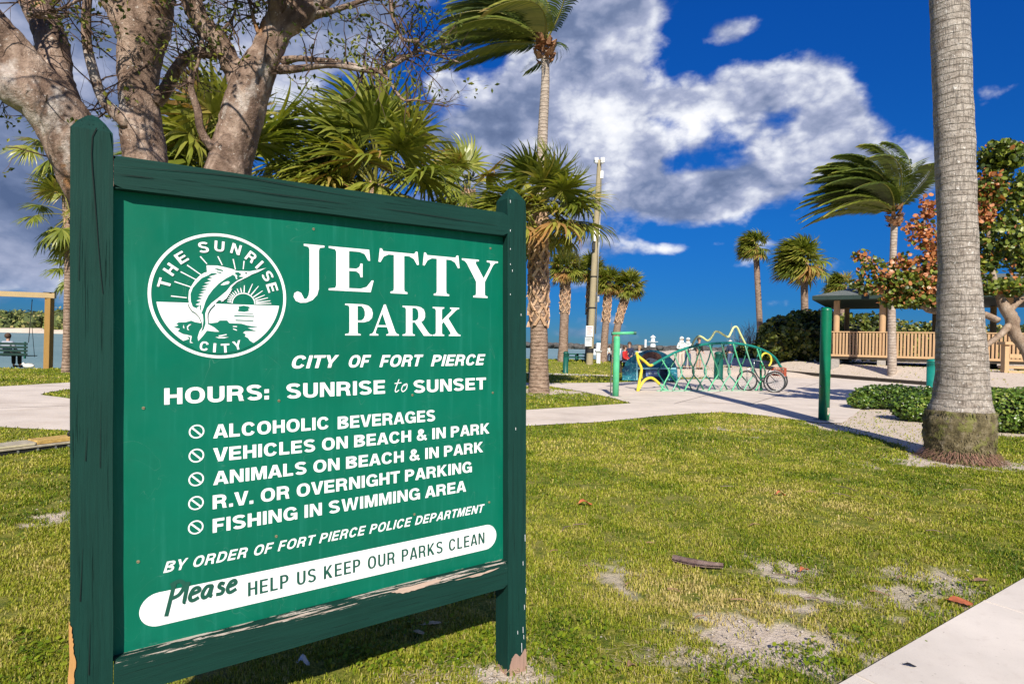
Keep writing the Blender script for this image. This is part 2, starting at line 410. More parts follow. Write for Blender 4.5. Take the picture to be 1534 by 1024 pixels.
# concrete
def concrete(name, c, jx=0):
    m, N = mat(name, .85, 0, .2)
    n1 = N.noise(N.o, 1.3, 5, .6); n2 = N.noise(N.o, 130, 5, .7); n3 = N.noise(N.o, 14, 5, .6)
    col = N.ramp(n1, [(.3, tuple(x*.86 for x in c)), (.7, tuple(min(1, x*1.1) for x in c))])
    col = N.mix(N.mapr(n2, .55, .75, 0, .35), col, tuple(x*.55 for x in c))
    col = N.mix(N.mapr(n3, .55, .8, 0, .4), col, (c[0]*.66, c[1]*.6, c[2]*.56))
    st = N.noise(N.vmath('MULTIPLY', N.o, (.25, .8, 1)), 1.4, 5, .6)
    blo = N.noise(N.o, .7, 6, .7, .4); col = N.mix(N.mapr(blo, .52, .72, 0, .38), col, (c[0]*.72, c[1]*.64, c[2]*.56))
    spk = N.noise(N.o, 38, 3, .6); col = N.mix(N.mapr(spk, .68, .74, 0, .5), col, (c[0]*.4, c[1]*.36, c[2]*.32))
    col = N.mix(N.mapr(st, .52, .7, 0, .4), col, (c[0]*.6, c[1]*.55, c[2]*.52))
    N.put(N.b.inputs['Base Color'], col); bump(N, n2, .35, .004); return m
cm = concrete('pale_concrete', (.70, .61, .53)); cm2 = concrete('near_concrete', (.71, .64, .57))
g = MB()
POLYS = [[(700, 643), (790, 638), (900, 632), (1000, 622), (1080, 617), (1140, 622), (1228, 633), (1262, 634), (1290, 614), (1275, 606), (1190, 608), (1060, 606), (945, 604), (790, 614), (700, 621)],
         [(700, 577), (825, 579), (870, 586), (922, 597), (945, 604), (1060, 606), (1190, 608), (1275, 606), (1295, 600), (1420, 588), (1410, 579), (1250, 566), (1130, 556.5), (1100, 556.5), (1085, 567), (1015, 568), (925, 573), (820, 574), (700, 572)],
         [(-80, 582), (0, 579), (103, 573), (300, 572), (700, 572), (700, 577), (300, 580), (103, 583), (75, 587), (60, 591), (103, 597), (300, 606), (700, 621), (700, 643), (300, 648), (103, 645), (0, 640), (-80, 638)]]
def ragged(poly, amp=.035):
    """subdivide an outline and give it the uneven edge that grass leaves on a path"""
    pts = GP(poly); out = []
    for i, p in enumerate(pts):
        q = pts[(i+1) % len(pts)]; n = max(1, int((q-p).length/.25))
        for k in range(n):
            r = p.lerp(q, k/n); j = mnoise.noise_vector(Vector((r.x*2.1, r.y*2.1, 0)))*amp*(0 if k == 0 else 1); out.append((r.x+j.x, r.y+j.y))
    return out
PATHS = [ragged(p) for p in POLYS]
for pl in PATHS: g.poly([pl], lambda x, y: Vector((x, y, .008)))
g.build('path', cm, kind='structure')
g = MB(); g.poly([GP([(700, 556), (790, 557.5), (920, 562), (925, 564.5), (790, 560), (700, 558.5)])], lambda x, y: Vector((x, y, .01)))
g.build('kerb_strip', cm, kind='structure')
# plaza joints: cut lines as narrow dark inlays, slightly above the slab
jm = plain('joint', (.20, .16, .14), .9)
g = MB()
for (a_, b_) in [((830, 595.5), (1190, 608)), ((1000, 575), (1290, 598)), ((1100, 571), (1400, 583)), ((1010, 605), (1130, 573)), ((1120, 607), (1230, 572)), ((0, 612), (103, 608))]:
    p, q = G(*a_), G(*b_); d = (q-p).normalized(); s_ = Vector((-d.y, d.x, 0))*.012; h = Vector((0, 0, .012))
    g.add([p-s_+h, q-s_+h, q+s_+h, p+s_+h], [(0, 1, 2, 3)])
g.build('path_joint', jm, kind='structure')

# near walkway of separate slabs
wa, wb = G(1262, 1024), G(1534, 867)
wd = (wb-wa); wd.z = 0; wd.normalize(); wp = Vector((wd.y, -wd.x, 0))
j0 = G(1478, 903); t0 = (j0-wa).dot(wd)
walk = thing('walkway', 'x', 'x', (wa.x, wa.y, 0)); del walk['label'], walk['category']; walk['kind'] = 'structure'
L_ = 1.52
for i in range(-3, 5):
    for j in range(2):
        g = MB(); a0 = t0+i*L_+.006; a1 = a0+L_-.012; b0 = j*L_+.004; b1 = b0+L_-.008; zz = .012+random.uniform(-.002, .002)
        bm = bmesh.new(); bmesh.ops.create_cube(bm, size=1)
        for v in bm.verts:
            q = wa+wd*((a0+a1)/2+v.co.x*(a1-a0))+wp*((b0+b1)/2+v.co.y*(b1-b0)); v.co = Vector((q.x, q.y, -.08+(v.co.z+.5)*(.08+zz)))
        bmesh.ops.bevel(bm, geom=bm.edges[:], offset=.003, segments=2, affect='EDGES')
        m_ = bpy.data.meshes.new('slab'); bm.to_mesh(m_); bm.free(); m_.materials.append(cm2); link('slab', m_, walk)
g = MB(); g.poly([[(0, .04), (12, .04), (12, 3.0), (0, 3.0)]], lambda x, y: Vector((wa.x+wd.x*(t0-4.5+x)+wp.x*y, wa.y+wd.y*(t0-4.5+x)+wp.y*y, -.03))); g.build('joint_bed', jm, walk)
WALKN = (wa, wd, wp)

# far shore on the left
sandm = plain('beach_sand', (.62, .52, .42), .95, .2, .05)
def ridge(name, D, x0, x1, ztop, zbot, dep, mt, amp, s, **kw):
    """a long low landform: rounded cross-section along px x0..x1 at distance D"""
    g = MB(); n = 90; rows_ = 7
    for i in range(n+1):
        px = x0+(x1-x0)*i/n; X = P(px, 500, D).x
        for j in range(rows_):
            t = j/(rows_-1); z = zbot+(ztop-zbot)*math.sin(t*math.pi/2)**.6*(1+amp*mnoise.noise(Vector((X*s, t*2, D))))
            g.v.append((X, D+dep*t, z))
    for i in range(n):
        for j in range(rows_-1):
            a_ = i*rows_+j; g.f.append((a_, a_+rows_, a_+rows_+1, a_+1)); g.m.append(0); g.t.append(0)
    return g.build(name, mt, smooth=True, **kw)
ridge('beach', 380, -700, 420, 3.2, -1, 30, sandm, .5, .05, kind='structure')
# ------------------------------------------------------------------ the park sign
SA = math.atan(1293/870); ss, cs = math.sin(SA), math.cos(SA)
roll = Matrix(((CT, 0, -ST_, 0), (0, 1, 0, 0), (ST_, 0, CT, 0), (0, 0, 0, 1)))
SO = Vector((-1.335, 1.754, -1.505))            # camera frame: local x along the sign, y behind it, z up
SM = Matrix.Translation((0, 0, CH)) @ roll @ Matrix.Translation(SO) @ Matrix(((ss, -cs, 0, 0), (cs, ss, 0, 0), (0, 0, 1, 0), (0, 0, 0, 1)))
sign = thing('park_sign', 'green wooden framed park notice board with white lettering on two posts', 'sign', M=SM)
def ST(x, y, d=.04):
    """pixel -> (s, t) on the board that stands d behind the post faces"""
    a, u = (x-767)/FPX, -(y-512)/FPX
    ox, oy = SO.x-d*cs, SO.y+d*ss            # a*Y = ox + s*ss ; Y = oy + s*cs
    s = (ox-a*oy)/(a*cs-ss); Y = oy+s*cs
    return s, Y*u-SO.z
sg_v = wood('sign_green_upright', (.004, .036, .028), (.0015, .014, .011), 2, 0., .62, .55)
sg_h = wood('sign_green_rail', (.004, .036, .028), (.0015, .014, .011), 0, .0, .62, .55)
sg_p = wood('sign_green_peeling', (.004, .034, .026), (.0015, .014, .011), 0, .22, .62, .35)
pm, N = mat('panel_green', .5, 0, .2)
pn = N.noise(N.o, 2.2, 5, .6); pf = N.noise(N.o, 300, 3, .6)
pc = N.ramp(pn, [(.3, (.0, .118, .068)), (.7, (.0, .148, .090))])
sx, sy, sz = N.sep(N.o)
pw = N.noise(N.vmath('MULTIPLY', N.o, (60, 1, 60)), 1, 4, .8)
pc = N.mix(N.mapr(pw, .74, .80, 0, .35), pc, (.35, .5, .42))
st_ = N.noise(N.vmath('MULTIPLY', N.o, (34, 1, 2.2)), 1, 5, .6); pc = N.mix(N.mapr(st_, .5, .8, 0, .30), pc, (.03, .25, .19))
dr_ = N.noise(N.vmath('MULTIPLY', N.o, (6, 1, 5)), 1, 6, .65); pc = N.mix(N.mapr(dr_, .55, .75, 0, .28), pc, (.0, .075, .045))
scr = N.noise(N.vmath('ADD', N.vmath('MULTIPLY', N.o, (3, 1, 3)), (0, 4, 0)), 1, 2, .5, 3.); scl = N.math('SUBTRACT', 1., N.mapr(N.math('ABSOLUTE', N.math('SUBTRACT', scr, .5)), 0, .0035))
pc = N.mix(N.math('MULTIPLY', N.math('MULTIPLY', scl, N.mapr(dr_, .45, .6)), .15), pc, (.25, .42, .36))
N.put(N.b.inputs['Roughness'], N.mapr(dr_, .3, .7, .38, .62))
N.put(N.b.inputs['Base Color'], pc); bump(N, pf, .08, .001)
vw = plain('vinyl_white', (.90, .90, .92), .35, .03, 30)
vg = plain('vinyl_green', (.0, .150, .092), .4, .08, 8)
vd = plain('vinyl_dark_green', (.008, .085, .058), .4, .1, 20)
barew = wood('bare_wood', (.48, .36, .29), (.27, .18, .14), 0, 0, .85, .3)
barew_v = wood('bare_wood_upright', (.50, .27, .10), (.26, .12, .04), 2, 0, .85, .3)
barew_foot = wood('weathered_foot_wood', (.34, .22, .17), (.18, .11, .09), 2, 0, .9, .5)
# posts: square, bevelled, with a low pyramid top
def post_mesh(s0, wdt, top, shoulder, bottom=-.25, dep=.105):
    bm = bmesh.new(); c = [(s0, 0), (s0+wdt, 0), (s0+wdt, dep), (s0, dep)]; nseg = 40
    ringp = []
    def ring(z, ins):
        r = []
        for (x, y) in c:
            cx, cy = s0+wdt/2, dep/2; r.append(bm.verts.new((cx+(x-cx)*ins, cy+(y-cy)*ins, z)))
        return r
    zs = [(bottom+(shoulder-bottom)*i/nseg, 1) for i in range(nseg+1)]+[(shoulder+(top-shoulder)*.55, .62), (top, .22)]
    prev = None
    for z, k in zs:
        r = ring(z, k)
        if prev:
            for i in range(4): bm.faces.new((prev[i], prev[(i+1) % 4], r[(i+1) % 4], r[i]))
        else: bm.faces.new(r[::-1])
        prev = r
    bm.faces.new(prev)
    es = [e for e in bm.edges if abs((e.verts[0].co-e.verts[1].co).normalized().z) > .5]
    bmesh.ops.bevel(bm, geom=es, offset=.008, segments=3, affect='EDGES')
    for v in bm.verts:
        q = v.co*7; v.co.x += mnoise.noise(Vector((q.x*3, q.y*3, q.z*.6)))*.0022; v.co.y += mnoise.noise(Vector((q.x*3+5, q.y*3, q.z*.6)))*.0022
    me = bpy.data.meshes.new('post'); bm.to_mesh(me); bm.free(); return me
for s0, top, sh in ((0., 2.215, 2.158), (1.587, 2.218, 2.160)):
    me = post_mesh(s0, .107 if s0 == 0 else .101, top, sh); me.materials.append(sg_v); o = link('post', me, sign, world=False)
    tag(o, 'left post with a long vertical crack and bare wood low on its edge' if s0 == 0 else 'right post with bare weathered wood at its foot')
# post details: crack grooves, split-off wood, bare foot
dk = plain('crack_dark', (.004, .010, .009), .9)
def sl(s, d, t): return Vector((s, d, t))
g = MB()
cr = [(147, 192), (140.5, 205), (139, 230), (140, 252), (142, 275), (144, 300), (146.5, 330), (149, 365), (152, 400), (156, 440)]
pts = [ST(x-2, y, 0) for x, y in cr]; pts = [(p[0]+random.uniform(-.001, .001), p[1]) for p in smooth2(pts)] if 'smooth2' in globals() else pts
lf = [(s-.0016*(1-.6*i/len(pts)), t) for i, (s, t) in enumerate(pts)]; rt = [(s+.0016*(1-.4*i/len(pts)), t) for i, (s, t) in enumerate(pts)][::-1]
g.poly([lf+rt], lambda s, t: sl(s, -.0030, t))
for (a_, b_) in [(((128, 690), (131, 640)), .001), (((120, 900), (124, 820)), .0012), (((150, 700), (151, 600)), .0008), (((133, 1010), (135, 930)), .0013), (((118, 420), (121, 300)), .0007)]:
    (p, q) = a_; p = ST(*p, 0); q = ST(*q, 0); g.poly([[(p[0]-b_, p[1]), (p[0]+b_, p[1]), (q[0]+b_*.2, q[1]), (q[0]-b_*.2, q[1])]], lambda s, t: sl(s, -.0030, t))
g.build('crack', dk, sign, world=False)
# rails with rounded edges
def rail(z0, z1, d0, d1, s0, s1, mt, name):
    bm = bmesh.new(); n = 60; prof = [(d0, z0), (d0, z1), (d1, z1), (d1, z0)]; prev = None
    for i in range(n+1):
        r = [bm.verts.new((s0+(s1-s0)*i/n, y, z)) for y, z in prof]
        if prev:
            for k in range(4): bm.faces.new((prev[k], r[k], r[(k+1) % 4], prev[(k+1) % 4]))
        else: bm.faces.new(r)
        prev = r
    bm.faces.new(prev[::-1])
    es = [e for e in bm.edges if abs((e.verts[0].co-e.verts[1].co).normalized().x) > .5]
    bmesh.ops.bevel(bm, geom=es, offset=.011, segments=3, affect='EDGES')
    for v in bm.verts:
        q = v.co; v.co.z += mnoise.noise(Vector((q.x*3, q.y*20, q.z*20)))*.003; v.co.y += mnoise.noise(Vector((q.x*4+9, q.y*20, q.z*20)))*.002
    bmesh.ops.recalc_face_normals(bm, faces=bm.faces)
    me = bpy.data.meshes.new(name); bm.to_mesh(me); bm.free(); me.materials.append(mt); me.polygons.foreach_set('use_smooth', [True]*len(me.polygons)); me.set_sharp_from_angle(angle=R(25))
    return link(name, me, sign, world=False)
rail(1.988, 2.09, .001, .10, .109, 1.586, sg_h, 'top_rail')
tag(rail(.392, .508, .001, .10, .109, 1.586, sg_p, 'bottom_rail'), 'lower rail with peeling paint along its upper edge')
g = MB(); g.box((.106, .042, .49), (1.588, .058, 2.0)); g.build('panel', pm, sign, world=False)
# rail grooves
g = MB()
for pp in ([(175, 249), (240, 254), (330, 262), (390, 270), (500, 290), (560, 298)], [(300, 276), (420, 292), (520, 306)], [(560, 310), (640, 322), (745, 338)], [(180, 262), (230, 267)]):
    p = [ST(x, y, .0) for x, y in pp]; n = len(p)
    p2 = [tuple(v[:2]) for v in smoothpath([(s, t, 0) for s, t in p], 5)]; n = len(p2)
    wv = lambda i: .0013*math.sin(math.pi*(i+.3)/(n+.2))
    g.poly([[(s, t-wv(i)) for i, (s, t) in enumerate(p2)]+[(s, t+wv(i)) for i, (s, t) in list(enumerate(p2))[::-1]]], lambda s, t: sl(s, -.0020, t))
g.build('groove', dk, sign, world=False)
# bare wood scars on the bottom rail and posts
def scar(pp, dd, mt, name='paint_scar'):
    g = MB(); p = [ST(x, y, max(dd, 0)) for x, y in pp]; q = []
    for i, (s, t) in enumerate(p):
        s2, t2 = p[(i+1) % len(p)]
        for k in range(6):
            f = k/6; q.append((s+(s2-s)*f+random.uniform(-1, 1)*.0025*(k > 0), t+(t2-t)*f+random.uniform(-1, 1)*.0022*(k > 0)))
    g.poly([q], lambda s, t: sl(s, dd, t)); return g.build(name, mt, sign, world=False)
scar([(585, 886), (600, 880), (640, 870), (662, 865), (657, 871), (630, 880), (603, 888)], -.0036, barew)
scar([(680, 868), (720, 857), (748, 849), (720, 861)], -.0036, barew)
scar([(103, 930), (108, 940), (109, 960), (113, 985), (111, 1024), (109, 1100), (102.6, 1100)], -.0034, barew_v)
scar([(766, 985), (772, 978), (779, 982), (786, 970), (788, 975), (788, 1022), (778, 1034), (763, 1026), (763, 1000)], -.0034, barew_foot)
g = MB(); a_ = Vector((1.5862-.0024, 0, 0))
g.add([(1.5838, .004, -.08), (1.5838, .101, -.08), (1.5838, .101, -.005), (1.5838, .07, .012), (1.5838, .04, .0), (1.5838, .004, .02)], [(0, 1, 2, 3, 4, 5)])
g.build('bare_foot', barew_foot, sign, world=False)
g = MB()
for (x, y, l) in [(783, 938, 9), (784, 950, 6), (781, 962, 14), (785, 905, 7), (775, 944, 5), (787, 880, 8), (760, 372, 2), (757, 395, 2), (760, 440, 2), (767, 404, 3), (780, 470, 3), (764, 344, 3), (772, 640, 4), (786, 800, 10), (783, 840, 6), (759, 300, 4)]:
    s, t = ST(max(x, 764), y, 0); _, t2 = ST(max(x, 764), y+l, 0); g.poly([[(s-.0014, t), (s+.001, t+.001), (s+.0014, t2), (s-.0005, t2)]], lambda s, t: sl(s, -.0031, t))
g.build('paint_fleck', vw, sign, world=False)

# --- lettering ---
PD = .042
def sp(d): return lambda s, t: Vector((s, PD-d, t))
GLY = {
'E': ([[(0,0),(80,0),(86,28),(82,28),(72,12),(60,7),(38,7),(38,47),(52,47),(58,42),(60,34),(64,34),(64,66),(60,66),(58,58),(52,53),(38,53),(38,93),(58,93),(68,89),(75,74),(79,74),(77,100),(0,100),(0,96),(12,94),(14,88),(14,12),(12,6),(0,4)]], 86),
'T': ([[(26,0),(62,0),(62,4),(56,6),(55,12),(55,93),(66,93),(76,87),(83,73),(87,74),(84,106),(80,106),(77,100),(11,100),(8,106),(4,106),(1,74),(5,73),(12,87),(22,93),(33,93),(33,12),(32,6),(26,4)]], 88),
'J': ([[(22,100),(22,96),(33,94),(35,88),(35,-2),(33,-14),(28,-22),(23,-22),(20,-16),(16,-9),(8,-6),(1,-10),(-1,-18),(4,-27),(14,-31),(28,-30),(42,-24),(53,-12),(57,2),(57,88),(59,94),(70,96),(70,100)]], 70),
'Y': ([[(28,0),(64,0),(64,4),(58,6),(57,12),(57,42),(78,88),(84,95),(91,96),(91,100),(62,100),(62,96),(70,95),(72,89),(54,52),(34,90),(35,95),(42,96),(42,100),(0,100),(0,96),(7,94),(12,88),(35,42),(35,12),(34,6),(28,4)]], 91),
'P': ([[(0,0),(40,0),(40,4),(33,6),(32,12),(32,42),(48,42),(62,47),(70,57),(72,72),(69,86),(60,96),(46,100),(0,100),(0,96),(9,94),(11,88),(11,12),(9,6),(0,4)], [(32,48),(42,48),(48,54),(51,64),(51,76),(48,87),(42,94),(32,94)]], 72),
'A': ([[(0,0),(28,0),(28,4),(20,6),(19,11),(25,28),(56,28),(62,11),(61,6),(54,4),(54,0),(96,0),(96,4),(89,6),(84,13),(52,102),(46,102),(13,13),(8,6),(0,4)], [(27,34),(54,34),(41,72)]], 96),
'R': ([[(0,0),(40,0),(40,4),(33,6),(32,12),(32,45),(40,45),(70,0),(98,0),(98,4),(92,5),(86,10),(61,47),(70,54),(74,64),(74,78),(70,90),(60,97),(46,100),(0,100),(0,96),(9,94),(11,88),(11,12),(9,6),(0,4)], [(32,51),(42,51),(49,56),(52,64),(52,78),(49,88),(42,94),(32,94)]], 98),
'K': ([[(0,0),(40,0),(40,4),(33,6),(32,12),(32,42),(38,49),(62,12),(62,6),(56,4),(56,0),(98,0),(98,4),(91,6),(84,13),(54,62),(80,89),(86,94),(93,96),(93,100),(60,100),(60,96),(66,94),(66,89),(32,54),(32,88),(33,94),(40,96),(40,100),(0,100),(0,96),(9,94),(11,88),(11,12),(9,6),(0,4)]], 98)}
def glyph(grp, ch, x0, x1, t0, t1, d=.0012):
    g = MB()
    loops, wd_ = GLY[ch]; s0, s1 = ST(x0, 400)[0], ST(x1, 400)[0]
    f = lambda a_, b_: Vector((s0+(s1-s0)*a_/wd_, PD-d, t0+(t1-t0)*b_/100))
    g.poly(loops, f); g.build('letter', vw, grp, world=False)
c4 = lambda x, y: (420+x/3.658, 340+y/3.658)
def tt(x, y): return ST(*c4(x, y))[1]
g = link('lettering', None, sign, world=False, label='large white serif word JETTY'); b0 = (tt(268, 345)+tt(590, 360)+tt(1045, 386))/3; b1 = (tt(268, 103)+tt(993, 172))/2
for ch, a_, b_ in (('J', 75, 242), ('E', 265, 512), ('T', 535, 762), ('T', 778, 985), ('Y', 995, 1193)):
    glyph(g, ch, c4(a_, 0)[0], c4(b_, 0)[0], b0, b1)
g = link('lettering', None, sign, world=False, label='white serif word PARK'); b0 = (tt(357, 590)+tt(980, 599))/2; b1 = (tt(357, 420)+tt(985, 442))/2
for ch, a_, b_ in (('P', 355, 507), ('A', 490, 650), ('R', 670, 832), ('K', 835, 988)): glyph(g, ch, c4(a_, 0)[0], c4(b_, 0)[0], b0, b1)

# --- a plain grotesque alphabet drawn as ribbons and polygons (cap height 100) ---
def arc(cx, cy, rx, ry, a0, a1, n=14, ex=2.35):
    o = []
    for i in range(n+1):
        a = R(a0+(a1-a0)*i/n); c, s = math.cos(a), math.sin(a)
        o.append((cx+rx*math.copysign(abs(c)**(2/ex), c), cy+ry*math.copysign(abs(s)**(2/ex), s)))
    return o
def grot(ch, w=24, h=19, k=1.0):
    """-> list of (points, faces), advance width; w stem, h bar thickness, k width factor"""
    out = []
    def rect(x0, y0, x1, y1): out.append(([(x0, y0), (x1, y0), (x1, y1), (x0, y1)], [(0, 1, 2, 3)]))
    def pg(pts): out.append((pts, [tuple(t) for t in tessellate_polygon([[Vector((x, y, 0)) for x, y in pts]])]))
    def rib(pts):
        L, n = [], len(pts)
        for i, p in enumerate(pts):
            a, b = pts[max(i-1, 0)], pts[min(i+1, n-1)]; dx, dy = b[0]-a[0], b[1]-a[1]; q = math.hypot(dx, dy) or 1; dx /= q; dy /= q
            t = (w*dy*dy+h*dx*dx)/2; L += [(p[0]-dy*t, p[1]+dx*t), (p[0]+dy*t, p[1]-dx*t)]
        out.append((L, [(2*i, 2*i+1, 2*i+3, 2*i+2) for i in range(n-1)]))
    a, b = w/2, h/2; d_ = w*1.06
    if ch == 'I': W = w; rect(0, 0, w, 100)
    elif ch == 'L': W = 64*k; pg([(0, 0), (W, 0), (W, h), (w, h), (w, 100), (0, 100)])
    elif ch == 'E': W = 70*k; pg([(0, 0), (W, 0), (W, h), (w, h), (w, 50-b), (W*.93, 50-b), (W*.93, 50+b), (w, 50+b), (w, 100-h), (W*.98, 100-h), (W*.98, 100), (0, 100)])
    elif ch == 'F': W = 65*k; pg([(0, 0), (w, 0), (w, 48-b), (W*.9, 48-b), (W*.9, 48+b), (w, 48+b), (w, 100-h), (W, 100-h), (W, 100), (0, 100)])
    elif ch == 'H': W = 78*k; pg([(0, 0), (w, 0), (w, 50-b), (W-w, 50-b), (W-w, 0), (W, 0), (W, 100), (W-w, 100), (W-w, 50+b), (w, 50+b), (w, 100), (0, 100)])
    elif ch == 'T': W = 74*k; pg([(W/2-a, 0), (W/2+a, 0), (W/2+a, 100-h), (W, 100-h), (W, 100), (0, 100), (0, 100-h), (W/2-a, 100-h)])
    elif ch == 'O': W = 88*k; rib(arc(W/2, 50, W/2-a, 51-b, 90, 450, 32))
    elif ch == 'C': W = 84*k; rib(arc(W/2, 50, W/2-a, 51-b, 27, 333, 28))
    elif ch == 'G': W = 88*k; rib(arc(W/2, 50, W/2-a, 51-b, 27, 318, 28)); pg([(W*.52, 53), (W, 53), (W, 0), (W-w*.72, 0), (W-w*.8, 16), (W-w, 24), (W-w, 53-h*.85), (W*.52, 53-h*.85)])
    elif ch == 'S':
        W = 76*k; r = W/2-a; p = arc(W/2, 73, r, 28-b, 18, 180, 12)+[(a*1.05, 66)]; p = p[:-1]+[(a*1.25, 63), (W*.34, 54), (W*.66, 46.5)]
        q = arc(W/2, 27, r, 28-b, 0, -162, 12); rib(p+[(W-a*1.25, 38)]+q)
    elif ch == 'U': W = 78*k; rib([(a, 100), (a, 60)]+arc(W/2, 36, W/2-a, 37-b, 180, 360, 18)+[(W-a, 60), (W-a, 100)])
    elif ch == 'D': W = 82*k; rect(0, 0, w, 100); rib([(w*.6, 100-b), (W*.36, 100-b)]+arc(W*.36, 50, W*.64-a, 50-b, 88, -88, 18)+[(W*.36, b), (w*.6, b)])
    elif ch in 'PR':
        W = (76 if ch == 'P' else 82)*k; yb = 38; cy = (100+yb)/2; bx = (W*.98 if ch == 'P' else W*.95)
        rect(0, 0, w, 100); rib([(w*.6, 100-b), (W*.45, 100-b)]+arc(W*.45, cy, bx-a-W*.45, cy-yb-b, 88, -88, 14)+[(W*.45, yb+b), (w*.6, yb+b)])
        if ch == 'R': pg([(W*.40, yb+h), (W*.66, yb+h*.9), (W*.86, yb+h*.2), (W*.92, 26), (W*.94, 8), (W, 0), (W-w*1.05, 0), (W*.68, 8), (W*.66, 26), (W*.58, yb), (W*.40, yb)])
    elif ch == 'B':
        W = 80*k; rect(0, 0, w, 100)
        rib([(w*.6, 100-b), (W*.5, 100-b)]+arc(W*.5, 76, W*.46-a, 24-b, 88, -88, 12)+[(W*.5, 52+b*.0), (w*.6, 52)])
        rib([(w*.6, 52), (W*.5, 52)]+arc(W*.5, 27.5, W*.5-a, 27-b, 88, -88, 12)+[(W*.5, b), (w*.6, b)])
    elif ch == 'A': W = 88*k; m = W/2; sl_ = (m-w*.58)/100; pg([(0, 0), (d_, 0), (d_+20*sl_, 20), (W-d_-20*sl_, 20), (W-d_, 0), (W, 0), (m+w*.58, 100), (m-w*.58, 100)][:0] or [(0, 0), (d_, 0), (d_+17*sl_*1.1, 18), (W-d_-17*sl_*1.1, 18), (W-d_, 0), (W, 0), (m+w*.58, 100), (m-w*.58, 100)]); out.pop(); \
        out.append(([(0, 0), (d_, 0), (m, 78), (m, 78), (W-d_, 0), (W, 0), (m+w*.6, 100), (m-w*.6, 100)], [(0, 1, 2, 7), (2, 4, 5, 6), (2, 6, 7)])); rect(W*.26, 20, W*.74, 20+h*.9)
    elif ch == 'V': W = 84*k; m = W/2; out.append(([(0, 100), (d_, 100), (m, 24), (W-d_, 100), (W, 100), (m+w*.6, 0), (m-w*.6, 0)], [(0, 6, 2, 1), (2, 5, 4, 3), (2, 6, 5)]))
    elif ch == 'W':
        W = 120*k; q = w*.95; c1, c2, m = W*.27, W*.73, W/2
        out.append(([(0, 100), (q, 100), (c1, 28), (c1+w*.5, 0), (c1-w*.5, 0)], [(0, 4, 2, 1), (4, 3, 2)])); out.append(([(c1-w*.1, 0), (c1+w*.5, 0), (m+w*.05, 72), (m+w*.45, 100), (m-w*.45, 100)], [(0, 1, 2, 4), (2, 3, 4)]))
        out.append(([(c2+w*.1, 0), (c2-w*.5, 0), (m-w*.05, 72), (m-w*.45, 100), (m+w*.45, 100)], [(0, 4, 2, 1), (2, 4, 3)])); out.append(([(W, 100), (W-q, 100), (c2, 28), (c2-w*.5, 0), (c2+w*.5, 0)], [(0, 1, 2, 4), (4, 2, 3)]))
    elif ch == 'M': W = 94*k; m = W/2; q = w*.92; pg([(0, 0), (q, 0), (q, 72), (m-w*.42, 0), (m+w*.42, 0), (W-q, 72), (W-q, 0), (W, 0), (W, 100), (W-w*1.32, 100), (m, 34), (w*1.32, 100), (0, 100)])
    elif ch == 'N': W = 80*k; q = w*.95; pg([(0, 0), (q, 0), (q, 66), (W-w*1.08, 0), (W, 0), (W, 100), (W-q, 100), (W-q, 34), (w*1.08, 100), (0, 100)])
    elif ch == 'K': W = 84*k; pg([(0, 0), (w, 0), (w, 28), (w*1.35, 39), (W-w*1.25, 0), (W, 0), (w*1.95, 58), (W*.97, 100), (W*.97-w*1.2, 100), (w, 58), (w, 100), (0, 100)])
    elif ch == 'Y': W = 84*k; m = W/2; pg([(m-a, 0), (m+a, 0), (m+a, 38), (W, 100), (W-w*1.1, 100), (m, 58), (w*1.1, 100), (0, 100), (m-a, 38)])
    elif ch == '&': W = 84*k; w_, h_ = w, h; w, h = w*.86, h*.9; rib([tuple(p[:2]) for p in smoothpath([(W-4, 3, 0), (W*.55, 36, 0), (W*.25, 72, 0), (W*.30, 89, 0), (W*.45, 92, 0), (W*.58, 84, 0), (W*.55, 70, 0), (W*.25, 48, 0), (W*.12, 30, 0), (W*.2, 12, 0), (W*.42, 8, 0), (W*.68, 18, 0), (W*.84, 46, 0)], 4)])
    elif ch == '.': W = w; rect(0, 0, w, w*.95)
    elif ch == ':': W = w; rect(0, 0, w, w); rect(0, 68-w, w, 68)
    return out, W
def text_letters(txt, w, h, k, gap=12, space=34):
    x = 0; L = []
    for ch in txt:
        if ch == ' ': x += space; continue
        o, W = grot(ch, w, h, k)
        kern = {'V': -5, 'A': -5, 'Y': -6, 'T': -4}.get(ch, 0); x += kern
        L.append((ch, x, o)); x += W+gap+kern
    return L, x-gap
def line(txt, L, Rr, mt=None, w=25, h=20, k=1.1, ital=0., label=None, gap=13, space=38, d=.0012):
    """L, Rr = (x, top, bottom) px at the left and right end; txt fitted between them"""
    mt = mt or vw
    s0, s1 = ST(L[0], L[2])[0], ST(Rr[0], Rr[2])[0]
    b0 = (ST(L[0], L[2])[1]+ST(Rr[0], Rr[2])[1])/2; b1 = (ST(L[0], L[1])[1]+ST(Rr[0], Rr[1])[1])/2
    H = b1-b0; sh = ital*H
    ls, W = text_letters(txt, w, h, k, gap, space); f = (s1-s0-sh)/W
    grp = link('lettering', None, sign, world=False, label=label)
    for ch, x0, polys in ls:
        g = MB()
        for i, (pts, fs) in enumerate(polys):
            g.add([(s0+(x0+x)*f+sh*y/100, PD-d-i*.00003, b0+H*y/100) for x, y in pts], fs)
        g.build('letter', mt, grp, world=False)
    return grp
